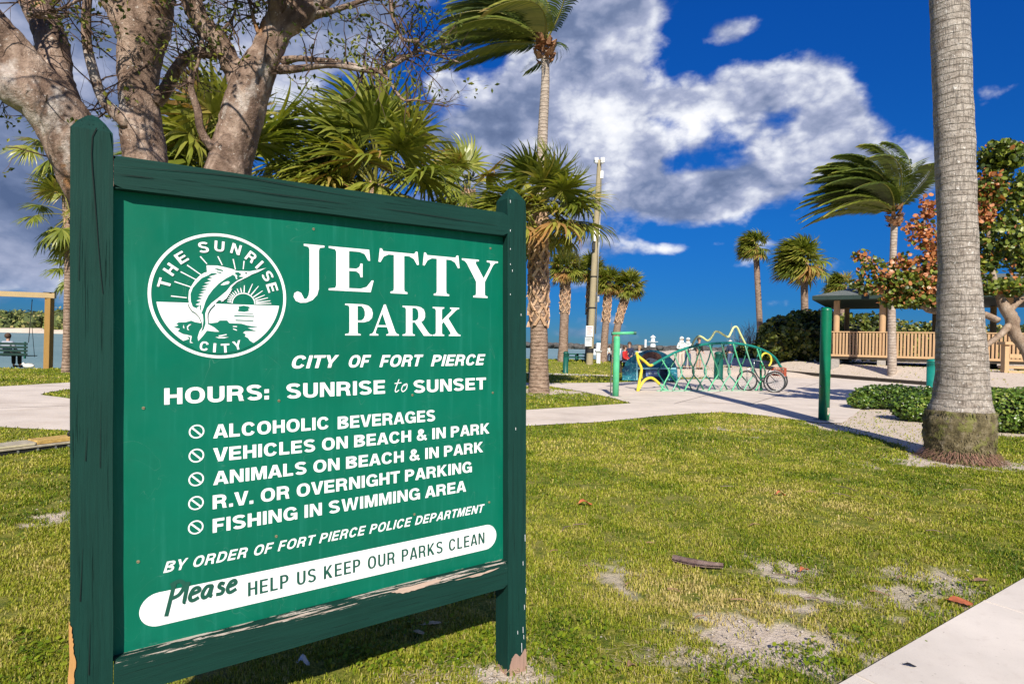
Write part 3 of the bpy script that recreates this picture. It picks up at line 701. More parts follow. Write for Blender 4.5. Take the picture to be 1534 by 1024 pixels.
def wds(words, y0, y1, ital, bold, lab, sc=c4):
    """words = (txt, xl, xr) in crop px, y0/y1 = (top, bottom) at the far left / far right"""
    xa, xb = words[0][1], words[-1][2]
    for txt, a_, b_ in words:
        f0, f1 = (a_-xa)/(xb-xa), (b_-xa)/(xb-xa); l = sc(a_, y0[0]+(y1[0]-y0[0])*f0); lb = sc(a_, y0[1]+(y1[1]-y0[1])*f0); r = sc(b_, y0[0]+(y1[0]-y0[0])*f1); rb = sc(b_, y0[1]+(y1[1]-y0[1])*f1)
        line(txt, (l[0], l[1], lb[1]), (r[0], r[1], rb[1]), ital=ital, label=lab+' '+txt)
BO = .045
wds([('CITY', 55, 318), ('OF', 368, 498), ('FORT', 543, 782), ('PIERCE', 825, 1125)], (703, 774), (697, 756), .28, BO, 'white italic word')
line('HOURS:', (246, 580.7, 605.7), (403, 576, 598), label='white capitals HOURS')
line('SUNRISE', (429, 573.5, 596.5), (577, 570, 589.5), label='white capitals SUNRISE')
line('SUNSET', (619.6, 569, 587.7), (727.5, 565.5, 583.3), label='white capitals SUNSET')
line('ALCOHOLIC', (320.6, 634, 654.5), (493, 625.2, 643.5), label='white capitals ALCOHOLIC')
line('BEVERAGES', (506, 624, 642), (652, 613.3, 630.5), label='white capitals BEVERAGES')
line('VEHICLES ON BEACH & IN PARK', (320.6, 669, 689), (733.3, 634.8, 650.5), label='white capitals VEHICLES ON BEACH & IN PARK')
line('ANIMALS ON BEACH & IN PARK', (320.6, 703.7, 723.5), (723.8, 663, 678.7), label='white capitals ANIMALS ON BEACH & IN PARK')
line('R.V. OR OVERNIGHT PARKING', (318.7, 739, 760), (707, 692.5, 708.5), label='white capitals R.V. OR OVERNIGHT PARKING')
line('FISHING IN SWIMMING AREA', (318.7, 775, 795.5), (697.7, 721, 737.5), label='white capitals FISHING IN SWIMMING AREA')
line('BY ORDER OF FORT PIERCE POLICE DEPARTMENT', (244.5, 839, 855.5), (725.8, 756.3, 768), w=22, h=18, ital=.3, label='small white italic line BY ORDER OF FORT PIERCE POLICE DEPARTMENT', gap=20, space=52)
# banner: rounded bar
tA, bA = ST(240, 886)[1], ST(240, 937)[1]; tB, bB = ST(724, 787)[1], ST(724, 823)[1]
bt, bb_ = (tA+tB)/2, (bA+bB)/2; rr = (bt-bb_)/2; sL, sR = ST(208.5, 911)[0]+rr, ST(743.6, 803)[0]-rr
out = [(sL-rr*math.sin(a_), (bt+bb_)/2+rr*math.cos(a_)) for a_ in [math.pi*i/18 for i in range(19)]]+[(sR+rr*math.sin(a_), (bt+bb_)/2-rr*math.cos(a_)) for a_ in [math.pi*i/18 for i in range(19)]]
g = MB(); g.poly([out], sp(.0012)); g.build('banner', vw, sign, world=False)
line('HELP US KEEP OUR PARKS CLEAN', (371.4, 869, 889.5), (725.8, 798.5, 815.6), mt=vd, w=17, h=13.5, k=.78, gap=15, space=42, d=.0024, label='dark green capitals HELP US KEEP OUR PARKS CLEAN')
def strokes(paths, box, L, Rr, wdt, mt, d, label, shear=.18):
    """hand-written strokes given in unit coordinates, fitted between two px columns"""
    g = MB(); s0, s1 = ST(L[0], L[2])[0], ST(Rr[0], Rr[2])[0]; b0 = (ST(L[0], L[2])[1]+ST(Rr[0], Rr[2])[1])/2; b1 = (ST(L[0], L[1])[1]+ST(Rr[0], Rr[1])[1])/2
    k = 0
    for pth in paths:
        q = smoothpath([(x, y, 0) for x, y in pth], 6); m_ = []
        for p in q: m_.append(Vector((s0+(s1-s0)*(p.x+shear*p.y)/box[0], 0, b0+(b1-b0)*p.y/box[1])))
        lft, rgt = [], []
        for i, p in enumerate(m_):
            dd = (m_[min(i+1, len(m_)-1)]-m_[max(i-1, 0)]).normalized(); nn = Vector((-dd.z, 0, dd.x))*wdt
            lft.append(p+nn); rgt.append(p-nn)
        dk_ = PD-d-k*.00002; k += 1
        vs_ = [Vector((v.x, dk_-(.00001 if i % 2 else 0), v.z)) for i, v in enumerate([x for ab in zip(lft, rgt) for x in ab])]
        g.add(vs_, [(2*i, 2*i+1, 2*i+3, 2*i+2) for i in range(len(m_)-1)])
    return g.build('lettering', mt, sign, world=False, label=label)
please = [[(.12, 0), (.22, 1.5)], [(.05, 1.5), (.45, 1.62), (.72, 1.35), (.55, .95), (.2, .82)], [(.88, 1.5), (.86, .6), (.92, .5)],
          [(1.12, .82), (1.5, .92), (1.42, 1.1), (1.2, 1.05), (1.1, .7), (1.25, .5), (1.55, .6)],
          [(2.1, 1.05), (1.85, 1.05), (1.7, .75), (1.8, .52), (2.0, .62), (2.12, 1.05), (2.1, .6), (2.22, .5)],
          [(2.75, 1.0), (2.55, 1.08), (2.5, .9), (2.72, .75), (2.68, .55), (2.4, .55)],
          [(2.98, .8), (3.32, .9), (3.25, 1.08), (3.05, 1.02), (2.95, .72), (3.1, .5), (3.42, .62)]]
strokes(please, (3.6, 1.6), (245, 878, 925), (356, 850, 897), .0062, vd, .0024, 'dark green handwritten word Please')
strokes([[(.35, 1.0), (.2, .2), (.3, .0), (.5, .15)], [(.05, .68), (.6, .72)], [(1.0, .62), (.78, .5), (.7, .2), (.85, .0), (1.08, .2), (1.1, .5), (1.0, .62), (.9, .45)]], (1.3, 1.), (588, 568, 587), (612, 567.5, 586), .0019, vw, .0012, 'white script word to')
# prohibition marks
for (x, y) in ((294.6, 646), (294.3, 682), (294, 717.4), (293.7, 753), (293.3, 789.3)):
    s, t = ST(x, y); r = .0235; g = MB()
    ci = lambda r_, n=32: [(s+r_*math.cos(2*math.pi*i/n), t+r_*math.sin(2*math.pi*i/n)) for i in range(n)]
    g.poly([ci(r), ci(r*.80)], sp(.0012))
    k = r*.82; e_ = .0020; u_ = .7071
    g.poly([[(s-k*u_-e_, t+k*u_-e_), (s+k*u_-e_, t-k*u_-e_), (s+k*u_+e_, t-k*u_+e_), (s-k*u_+e_, t+k*u_+e_)]], sp(.0016))
    g.build('prohibition_mark', vw, sign, world=False)
# screws
scm = plain('screw_metal', (.45, .36, .22), .4, .3, 90, .6)
for (x, y) in ((215, 611), (418, 600), (207, 841), (414, 803), (733, 752), (621, 770), (618, 591.5), (738.5, 588), (470, 343), (735, 372)):
    s, t = ST(x, y); g = MB(); vs_ = [(s+.0045*math.cos(a_), PD-.0022, t+.0045*math.sin(a_)) for a_ in [2*math.pi*i/10 for i in range(10)]]
    vs_ += [(s+.0055*math.cos(a_), PD+.001, t+.0055*math.sin(a_)) for a_ in [2*math.pi*i/10 for i in range(10)]]
    g.add(vs_, [tuple(range(10))]+[(i, (i+1) % 10, 10+(i+1) % 10, 10+i) for i in range(10)]); g.add([(s-.004, PD-.003, t-.0007), (s+.004, PD-.003, t-.0007), (s+.004, PD-.003, t+.0007), (s-.004, PD-.003, t+.0007)], [(0, 1, 2, 3)], 1)
    g.build('screw', [scm, dk], sign, world=False)

# --- round emblem ---
emb = link('emblem', None, sign, world=False)
c3 = lambda x, y: ST(200+x/4.454, 330+y/4.454)
eL, eR, eT, eB = c3(92, 500)[0], c3(1020, 520)[0], c3(560, 88)[1], c3(565, 918)[1]
ec = ((eL+eR)/2, (eT+eB)/2); er = ((eR-eL)+(eT-eB))/4
cir = lambda r, n=96, a0=0, a1=360: [(ec[0]+r*math.cos(R(a0+(a1-a0)*i/n)), ec[1]+r*math.sin(R(a0+(a1-a0)*i/n))) for i in range(n+(a1-a0 < 360))]
def eb(name, mt, polys, d, lab=None):
    g = MB()
    for i, pl in enumerate(polys): g.poly(pl, sp(d+i*.00002))
    o = g.build(name, mt, emb, world=False, label=lab); return o
eb('ring', vw, [[cir(er), cir(er*.955)]], .0012)
ri = er*.895; hz = c3(560, 556)[1]; ah = math.degrees(math.asin((hz-ec[1])/ri))
sea_p = cir(ri, 60, 180-ah, 360+ah)
eb('sea_field', vw, [[sea_p]], .0012)
pl = lambda pts: [c3(x, y) for x, y in pts]
eb('sea_shadow', vg, [[pl([(268,712),(300,700),(285,690),(300,680),(350,678),(385,668),(410,678),(450,685),(520,685),(560,680),(575,667),(625,667),(640,685),(720,688),(760,700),(835,712),(760,716),(820,738),(745,738),(730,748),(750,760),(742,772),(765,785),(775,800),(808,822),(700,872),(560,890),(440,872),(380,838),(325,806),(372,790),(352,768),(375,765),(330,757),(295,738),(310,722)])]], .0020)
eb('sun_reflection', vg, [[pl([(700,575),(735,568),(765,574),(778,582),(765,590),(772,602),(740,610),(700,606),(695,598),(704,592)])], [pl([(690,618),(795,621),(800,625),(690,622)])], [pl([(672,632),(805,637),(806,643),(672,640)])], [pl([(680,662),(800,667),(800,673),(680,669)])]], .0020)
# sun and rays
scx, scy, sr = 735, 556, 72
c_ = c3(scx, scy); s_r = abs(c3(scx+sr, scy)[0]-c_[0])
half = [(c_[0]+s_r*math.cos(R(a_)), c_[1]+s_r*math.sin(R(a_))) for a_ in range(0, 181, 10)]
half2 = [(c_[0]+s_r*1.10*math.cos(R(a_)), c_[1]+s_r*1.10*math.sin(R(a_))) for a_ in range(0, 181, 10)]
eb('sun_outline', vw, [[half2+half[::-1]]], .0012)
rays = []
def ray(p, q, w0=.0006, w1=.0013):
    p, q = Vector(p), Vector(q); d = (q-p).normalized(); n_ = Vector((-d.y, d.x)); rays.append([[tuple(p-n_*w0), tuple(p+n_*w0), tuple(q+n_*w1), tuple(q-n_*w1)]])
for a_, l in ((3, 2.6), (9, 2.55), (17, 2.4), (26, 2.2), (38, 2.25), (53, 2.3), (68, 2.2), (88, 1.85), (100, 1.6), (112, 1.6), (123, 1.5), (133, 1.5), (142, 1.5), (150, 1.5), (158, 1.5), (166, 1.5), (174, 1.5)):
    u_ = Vector((math.cos(R(a_)), math.sin(R(a_)))); c2 = Vector(c_); ray(c2+u_*s_r*1.15, c2+u_*s_r*l, .0021, .0011)
for a_, b_ in (((445, 240), (490, 290)), ((563, 240), (592, 298)), ((665, 258), (680, 328)), ((738, 270), (732, 326)), ((358, 298), (452, 364)), ((314, 342), (418, 396)), ((273, 408), (382, 444)), ((250, 504), (356, 516))): ray(c3(*a_), c3(*b_), .0019, .0015)
eb('sun_rays', vw, rays, .0014)
# sailfish
c5 = lambda x, y: (200+0, 0)
eb('fish_outline', vw, [[pl([(487,300),(560,302),(600,310),(660,325),(690,338),(720,338),(775,340),(830,330),(885,317),(830,345),(790,360),(770,372),(730,392),(690,412),(660,440),(640,470),(625,500),(600,540),(570,530),(540,560),(510,590),(492,620),(490,650),(495,690),(540,715),(572,742),(545,742),(490,735),(465,768),(432,805),(428,780),(440,740),(458,712),(458,680),(440,640),(415,615),(390,600),(372,565),(366,520),(370,470),(385,440),(410,400),(440,370),(470,350),(490,345)])]], .0024)
eb('fish_body', vg, [[pl([(677,348),(700,345),(720,360),(700,375),(740,378),(690,402),(650,432),(620,470),(560,520),(520,550),(490,585),(478,620),(480,690),(468,725),(450,745),(460,715),(466,670),(462,625),(452,620),(468,580),(480,540),(500,500),(530,460),(570,420),(620,385),(650,370),(665,360),(672,372),(680,365)])]], .0030)
eb('fish_fin_shade', vg, [[pl([(500,365),(520,352),(560,352),(545,362),(500,375),(530,380),(490,392),(520,402),(470,418),(510,425),(455,440),(500,445),(448,458),(490,462),(440,478),(482,478),(432,495),(470,500),(428,512),(460,520),(418,535),(450,545),(412,560),(445,572),(420,580),(430,590),(395,575),(382,540),(380,490),(395,450),(425,415),(455,385)])], [pl([(538,322),(560,321),(598,332),(596,340),(560,332)])], [pl([(548,340),(590,348),(580,354),(560,348)])], [pl([(445,562),(452,566),(448,600),(443,596)])]], .0030)
eb('fish_light_marks', vw, [[pl([(580,432),(600,415),(630,405),(642,412),(632,425),(600,432)])], [pl([(682,360),(692,370),(688,385),(696,390),(684,392),(678,372)])], [pl([(585,545),(600,510),(640,470),(660,452),(645,480),(620,520)])]], .0036)
eb('fish_eye', vd, [[pl([(744,348),(752,345),(758,351),(752,357),(744,355)])], [pl([(618,414),(626,413),(624,419)])]], .0042)
eb('fish_edge', vd, [[pl([(366,556),(372,575),(392,604),(415,618),(440,645),(454,680),(452,712),(448,712),(450,682),(436,648),(412,623),(388,609),(368,580),(362,558)])], [pl([(542,562),(512,592),(496,622),(494,650),(498,686),(502,688),(499,650),(501,624),(517,595),(546,565)])]], .0028)
eb('wave_marks', vw, [[pl([(370,694),(386,692),(368,706),(362,720),(372,734),(358,728),(356,708)])], [pl([(334,694),(338,712),(340,722),(330,714)])], [pl([(565,768),(620,758),(622,764),(575,775)])], [pl([(545,778),(634,778),(605,786),(570,786)])], [pl([(662,704),(690,705),(690,711),(664,710)])], [pl([(664,720),(688,728),(690,736),(664,726)])], [pl([(352,766),(385,768),(388,776),(382,808),(398,818),(376,816),(378,778),(356,774)])]], .0030)
def emb_letter(ch, x, y, ang, h, wd_):
    c = c3(x, y); ca, sa = math.cos(R(ang)), math.sin(R(ang)); g = MB(); o, W_ = grot(ch, 21, 18, 1.)
    for i, (pts, fs) in enumerate(o):
        q = []
        for a_, b_ in pts: a_, b_ = (a_/W_-.5)*wd_, (b_/100-.5)*h; q.append((c[0]+a_*ca-b_*sa, PD-.0030-i*.00003, c[1]+a_*sa+b_*ca))
        g.add(q, fs)
    g.build('emblem_letter', vw, emb, world=False, label='emblem letter '+ch)
hh = .036
for ch, x, y, an in (('T', 206, 420, 76), ('H', 248, 327, 55), ('E', 320, 248, 37), ('S', 467, 180, 8), ('U', 573, 173, -3), ('N', 684, 192, -14), ('R', 785, 245, -34), ('I', 840, 296, -42), ('S', 895, 372, -57), ('E', 925, 448, -72)):
    emb_letter(ch, x, y, an, hh, .0085 if ch == 'I' else .031)
for ch, x, y, an in (('C', 472, 838, -10), ('I', 541, 849, -4), ('T', 612, 852, 3), ('Y', 692, 832, 14)): emb_letter(ch, x, y, an, .031, .0085 if ch == 'I' else .027)
# ------------------------------------------------------------------ grass
gmat = leafy('grass_blade', [(0, (.05, .10, .008)), (.3, (.14, .215, .010)), (.55, (.29, .335, .020)), (.78, (.46, .43, .065)), (1, (.62, .50, .20))], .3, .5, .25)
NPATH = [np.array(p) for p in PATHS]
def offgrass(X, Y):
    c = np.zeros(X.shape, bool)
    for p in PATHS: c |= inpoly(X, Y, p)
    s = (X-wa.x)*wp.x+(Y-wa.y)*wp.y; c |= s > -.012
    c |= Y > shore(X)-.15
    return c
DRY = [(985, 880, 90, 55, .55), (1180, 745, 120, 30, .4), (1090, 640, 130, 10, .3), (1080, 560, 40, 20, .2), (930, 760, 80, 30, .18), (1280, 780, 100, 35, .15), (1110, 900, 120, 40, .4), (1230, 935, 90, 40, .3)]
DW = []
for x, y, a, b, wt in DRY:
    c = G(x, y); DW.append((c.x, c.y, abs(G(x+a, y).x-c.x), abs(G(x, y-b).y-G(x, y+b).y)/2, wt))
GREEN = [(1330, 700, 120, 30, .35), (840, 930, 60, 40, .35), (1250, 650, 60, 15, .3), (700, 960, 90, 40, .3), (1480, 830, 60, 40, .25), (1180, 980, 50, 30, .25), (1000, 630, 120, 10, .12)]
for x, y, a, b, wt in GREEN:
    c = G(x, y); DW.append((c.x, c.y, abs(G(x+a, y).x-c.x), abs(G(x, y-b).y-G(x, y+b).y)/2, -wt))
def grass(bands):
    V, F, T = [], [], []; off = 0
    for (y0, y1, den, wd_, ln, ang, *th_) in bands:
        area = (y1*y1-y0*y0)*.95+2*(y1-y0); n = int(area*den)
        Y = np.sqrt(np.random.rand(n)*(y1*y1-y0*y0)+y0*y0); X = (np.random.rand(n)*2-1)*(.96*Y+.5)
        k = ~offgrass(X, Y); b = bare(X, Y)
        cl = fbm(X, Y, 7, 3)                          # clumps
        k &= (np.random.rand(n) > np.clip(b*1.0-.16+(cl < .42)*b*.6, 0, .985))&(np.random.rand(n) < np.clip(.25+(cl-.36)*6, .12, 1))
        k &= (b < .45) if th_ else (b < 2)
        X, Y, b, cl = X[k], Y[k], b[k], cl[k]; n = len(X); Z = terrain(X, Y)
        a = np.random.rand(n)*2*np.pi; lean = np.random.rand(n)**.7*ang if not th_ else 1.25+np.random.rand(n)*.3; l = ln*(.45+np.random.rand(n)*.9)*(.6+.8*cl)*(1-.4*b); wv = wd_*(.6+.8*np.random.rand(n))
        dx, dy = np.cos(a), np.sin(a); sx_, sy_ = -dy*wv/2, dx*wv/2
        h1, r1 = l*.55*np.cos(lean*.5), l*.55*np.sin(lean*.5); h2, r2 = h1+l*.45*np.cos(lean*1.35), r1+l*.45*np.sin(lean*1.35)
        z0 = Z-.008
        v = np.stack([np.stack([X-sx_, Y-sy_, z0], -1), np.stack([X+sx_, Y+sy_, z0], -1), np.stack([X+sx_*.8+dx*r1, Y+sy_*.8+dy*r1, Z+h1], -1), np.stack([X-sx_*.8+dx*r1, Y-sy_*.8+dy*r1, Z+h1], -1), np.stack([X+dx*r2, Y+dy*r2, Z+np.maximum(h2, .003)], -1)], 1).reshape(-1, 3)
        i = off+np.arange(n)*5
        V.append(v); F.append(np.stack([i, i+1, i+2, i+3, i+4], -1)); off += 5*n
        t = .50+.95*(fbm(X, Y, .55, 4)-.5)+.9*(fbm(X+50, Y, 3.1, 3)-.5)+(np.random.rand(n)-.5)*.42+(np.random.rand(n) < .07)*.4
        for cx, cy, ex, ey, wt in DW: t = t+wt*np.exp(-((X-cx)/ex)**2-((Y-cy)/ey)**2)
        if th_: t = .55+.45*np.random.rand(n)
        T.append(np.clip(t, .01, 1))
    V = np.concatenate(V); F = np.concatenate(F); T = np.concatenate(T)
    tri = np.concatenate([F[:, [0, 1, 2]], F[:, [0, 2, 3]], F[:, [3, 2, 4]]]); T = np.concatenate([T, T, T])
    me = bpy.data.meshes.new('grass'); npmesh(me, V, tri); me.attributes.new('tint', 'FLOAT', 'FACE').data.foreach_set('value', T.astype(np.float32))
    me.materials.append(gmat); return link('grass', me, kind='stuff', label='short mottled green and straw coloured lawn grass'), len(tri)
_, ng = grass([(1.5, 3.2, 12000, .0045, .022, 1.45), (3.2, 5, 8000, .0055, .022, 1.45), (1.5, 3.6, 3500, .003, .035, 1.4, 1), (3.6, 6, 2000, .004, .035, 1.4, 1), (6, 10, 500, .007, .04, 1.4, 1), (5, 8, 3400, .0085, .026, 1.4), (8, 13, 950, .014, .035, 1.3), (13, 22, 260, .026, .045, 1.2), (22, 39, 60, .055, .06, 1.0)])
# coarse tufts with broader leaves round the sign posts and along the bare patches
def blade(g, p, a, l, wd_, lean, t):
    d = Vector((math.cos(a), math.sin(a), 0)); s = Vector((-d.y, d.x, 0))*wd_/2; v = []
    q = Vector(p)-Vector((0, 0, .01)); th = .15
    for i in range(4):
        k = (1, .95, .7, .05)[i]; v += [q-s*k, q+s*k]; q = q+(d*math.sin(th)+Vector((0, 0, math.cos(th))))*l/3; th += lean/3
    g.add(v, [(0, 1, 3, 2), (2, 3, 5, 4), (4, 5, 7, 6)], 0, t)
g = MB()
TUFT = [(690, 975, 60, 26, 60), (560, 985, 90, 26, 60), (840, 965, 55, 40, 70), (1075, 1000, 60, 24, 26), (1190, 975, 50, 24, 22), (1290, 945, 50, 20, 22), (20, 760, 60, 40, 30), (50, 980, 50, 40, 60), (900, 1005, 60, 20, 22), (1380, 905, 60, 16, 14), (1250, 1000, 30, 20, 14), (620, 940, 60, 20, 26), (740, 960, 25, 20, 30), (1450, 880, 40, 12, 8), (1140, 1015, 50, 8, 14)]
for x, y, a, b, n in TUFT:
    for _ in range(n):
        p = G(x+random.gauss(0, a*.5), min(1075, y+random.gauss(0, b*.5)))
        for j in range(random.randint(2, 5)):
            blade(g, (p.x+random.gauss(0, .014), p.y+random.gauss(0, .014), 0), random.uniform(0, 6.28), random.uniform(.025, .055), random.uniform(.004, .007), random.uniform(1.0, 2.6), random.choice((.15, .25, .35, .45, .5, .8)))
        for j in range(random.randint(2, 5)):
            q = Vector((p.x+random.gauss(0, .022), p.y+random.gauss(0, .022), random.uniform(.006, .028))); nn = Vector((random.gauss(0, .5), random.gauss(0, .5), 1)).normalized(); a_ = nn.orthogonal(); b_ = nn.cross(a_); ph = random.uniform(0, 6.28); r_ = random.uniform(.004, .008)
            g.add([q+(a_*math.cos(ph+i*1.0472)*1.35+b_*math.sin(ph+i*1.0472))*r_ for i in range(6)], [tuple(range(6))], 0, random.choice((.2, .3, .35, .4, .48)))
g.build('grass_tuft', gmat, kind='stuff', label='coarser bright green grass tufts by the sign posts and bare sand')

# ------------------------------------------------------------------ palms
sabal_leaf = leafy('sabal_leaf', [(0, (.045, .07, .012)), (.35, (.13, .17, .022)), (.6, (.26, .29, .040)), (.8, (.42, .40, .08)), (.9, (.42, .26, .09)), (1, (.42, .22, .08))], .35, .36, .5)
coco_leaf = leafy('coconut_leaf', [(0, (.030, .048, .010)), (.4, (.085, .12, .018)), (.7, (.20, .23, .035)), (.9, (.38, .36, .06)), (1, (.42, .28, .10))], .25, .35, .5)
def barkmat(name, c1, c2, c3_, ring=0, sc=8, blot=None, bstr=.8):
    m, N = mat(name, .85, 0, .2)
    n = N.noise(N.vmath('MULTIPLY', N.o, (1, 1, 2.2 if ring else .6)), sc, 8, .65); n2 = N.noise(N.o, sc*6, 5, .7)
    c = N.ramp(n, [(.3, c1), (.5, c2), (.72, c3_)]); c = N.mix(N.mapr(n2, .4, .75, 0, .55), c, tuple(x*.45 for x in c1))
    h = N.math('ADD', n, N.math('MULTIPLY', n2, .5))
    if ring:
        x, y, z = N.sep(N.o); wob = N.math('MULTIPLY', N.noise(N.vmath('MULTIPLY', N.o, (2, 2, 5)), 1.5, 4, .6), .12)
        f = N.math('FRACT', N.math('MULTIPLY', N.math('ADD', z, wob), ring))
        rg = N.mapr(f, .0, .22); rg2 = N.mapr(f, .80, 1.)
        br = N.mapr(N.noise(N.vmath('MULTIPLY', N.o, (9, 9, 16)), 1, 4, .7), .40, .62)
        lo = N.math('MULTIPLY', N.math('MULTIPLY', N.math('SUBTRACT', 1., rg), br), .26)
        c = N.mix(lo, c, tuple(x*.38 for x in c2)); h = N.math('ADD', h, N.math('MULTIPLY', rg, .8))
    if ring == 11:
        vf = N.noise(N.vmath('MULTIPLY', N.o, (48, 48, 6)), 1, 5, .7); c = N.mix(N.mapr(vf, .52, .66, 0, .5), c, (.20, .165, .14)); h = N.math('SUBTRACT', h, N.math('MULTIPLY', N.mapr(vf, .5, .7), .8))
    if blot:
        b = N.noise(N.o, blot[1], 6, .6); c = N.mix(N.mapr(b, blot[2], blot[2]+.05, 0, .85), c, blot[0])
    N.put(N.b.inputs['Base Color'], c); bump(N, h, bstr, .03); return m
sabal_bark = barkmat('sabal_bark', (.16, .10, .07), (.34, .24, .18), (.50, .38, .30), 9, 6)
boot_mat = barkmat('leaf_base_bark', (.30, .15, .08), (.58, .38, .24), (.76, .60, .44), 0, 7, None, .5)
coco_bark = barkmat('coconut_bark', (.30, .23, .18), (.46, .38, .31), (.60, .52, .45), 7, 5)
coco_grey = barkmat('grey_palm_bark', (.24, .195, .16), (.43, .375, .325), (.60, .54, .48), 11, 7, ((.76, .74, .70), 24, .62), .7)
stalk = plain('leaf_stalk', (.24, .23, .05), .5, .25, 12)
fibre = barkmat('palm_fibre', (.14, .07, .03), (.36, .18, .09), (.58, .36, .22), 0, 20)
def fan_frond(base, dirv, lp, rf, wind, droop, tint, nseg=30):
    """costapalmate fan leaf: stalk and narrow drooping segments blown by the wind"""
    g = MB(); d = dirv.normalized(); side = d.cross(Vector((0, 0, 1)))
    if side.length < .05: side = Vector((1, 0, 0))
    side.normalize(); side = (side+Vector((random.uniform(-.35, .35), random.uniform(-.35, .35), random.uniform(-.5, .5)))).normalized(); side = (side-d*side.dot(d)).normalized()
    pts = []; p = Vector(base); dd = d.copy()
    for i in range(6):
        pts.append(p.copy()); p = p+dd*lp/5; dd = (dd+(Vector((0, 0, -.10))*droop+wind*.10)).normalized()
    g.tube(pts, [.022*rf, .02*rf, .018*rf, .016*rf, .013*rf, .011*rf], 4, 1)
    hub = pts[-1]; dd = (pts[-1]-pts[-2]).normalized(); nrm = side.cross(dd).normalized()
    side = dd.cross(nrm).normalized()
    K = 6; amax = 2.35; nseg = int(nseg*1.35)
    for j in range(nseg):
        a = -amax+2*amax*(j+.5)/nseg+random.uniform(-.03, .03)
        L = rf*(.62+.38*math.cos(a*.55))*random.uniform(.88, 1.06)
        rd = dd*math.cos(a)+side*math.sin(a)
        ax = (dd*-math.sin(a)+side*math.cos(a))
        fold = .35+.25*abs(math.sin(a)); rd = (rd-nrm*fold*.6*abs(math.sin(a))).normalized()
        q = hub.copy(); dirn = (rd+nrm*random.uniform(-.16, .16)).normalized(); v = []; dj = random.uniform(.7, 1.5)
        for i in range(K+1):
            r = i/K
            wv = L*2*amax/nseg*.40*(r/.28 if r < .28 else 1-((r-.28)/.72)**1.15)*(1 if r < 1 else 0)+.003*rf
            tw = (ax+nrm*random.uniform(-.5, .5)*(r > .3)).normalized()
            v += [q-tw*wv, q+tw*wv]
            dirn = (dirn+(Vector((0, 0, -1))*droop*.62*r*dj+wind*.75*r*dj)*(1.2/K*2)).normalized()
            q = q+dirn*L/K
        t = min(.99, max(.02, tint+random.uniform(-.2, .2)))
        g.add(v, [(2*i, 2*i+1, 2*i+3, 2*i+2) for i in range(K)], 0, t)
    return g
def boots(g, path, rad, z0, z1, n, size, k0=0):
    """criss-cross old leaf bases on the upper trunk"""
    L = []
    for i in range(n):
        f = i/n; a = i*2.39996; h = z0+(z1-z0)*f; p, r, tn = along(path, rad, h)
        u = Vector((math.cos(a), math.sin(a), 0)); tv = Vector((-u.y, u.x, 0)); up = tn
        s = size*random.uniform(.8, 1.2); b = p+u*(r*.86)
        for sg in (-1, 1):                              # split base: two arms of a V
            o1 = b+tv*(sg*s*.55)-up*s*.35; o2 = b+tv*(-sg*s*.10)+up*s*.75+u*s*.34
            g_ = g() if callable(g) else g
            w2 = s*.17; v = [o1-tv*w2, o1+tv*w2, o1+tv*w2+u*s*.22, o1-tv*w2+u*s*.22, o2-tv*w2*.8, o2+tv*w2*.8, o2+tv*w2*.7+u*s*.10, o2-tv*w2*.7+u*s*.10]
            g_.add(v, [(0, 1, 5, 4), (3, 7, 6, 2), (0, 4, 7, 3), (1, 2, 6, 5), (4, 5, 6, 7), (0, 3, 2, 1)], 0, .5)
    return g
def along(path, rad, f):
    f = max(0, min(.9999, f))*(len(path)-1); i = int(f); k = f-i
    tn = (path[i+1]-path[i]).normalized(); return path[i].lerp(path[i+1], k), rad[i]*(1-k)+rad[i+1]*k, tn
def trunk_mesh(path, rad, n, mt, lump=.06, ring=0):
    g = MB(); vs = []; k = len(path)
    for i, p in enumerate(path):
        tn = (path[min(i+1, k-1)]-path[max(i-1, 0)]).normalized(); ref = (Vector((1, 0, 0))-tn*tn.x).normalized(); b = tn.cross(ref)
        for j in range(n):
            a = 2*math.pi*j/n; u = ref*math.cos(a)+b*math.sin(a)
            r = rad[i]*(1+lump*mnoise.noise(Vector((u.x*1.7, u.y*1.7, p.z*3)))+lump*.5*mnoise.noise(Vector((u.x*5, u.y*5, p.z*9)))+(ring*(1-((p.z*7) % 1)) if ring else 0)); vs.append(p+u*r)
    g.add(vs, [(i*n+j, i*n+(j+1) % n, (i+1)*n+(j+1) % n, (i+1)*n+j) for i in range(k-1) for j in range(n)]+[tuple((k-1)*n+j for j in range(n))])
    return g.build, g
WIND = Vector((-1, .1, 0))
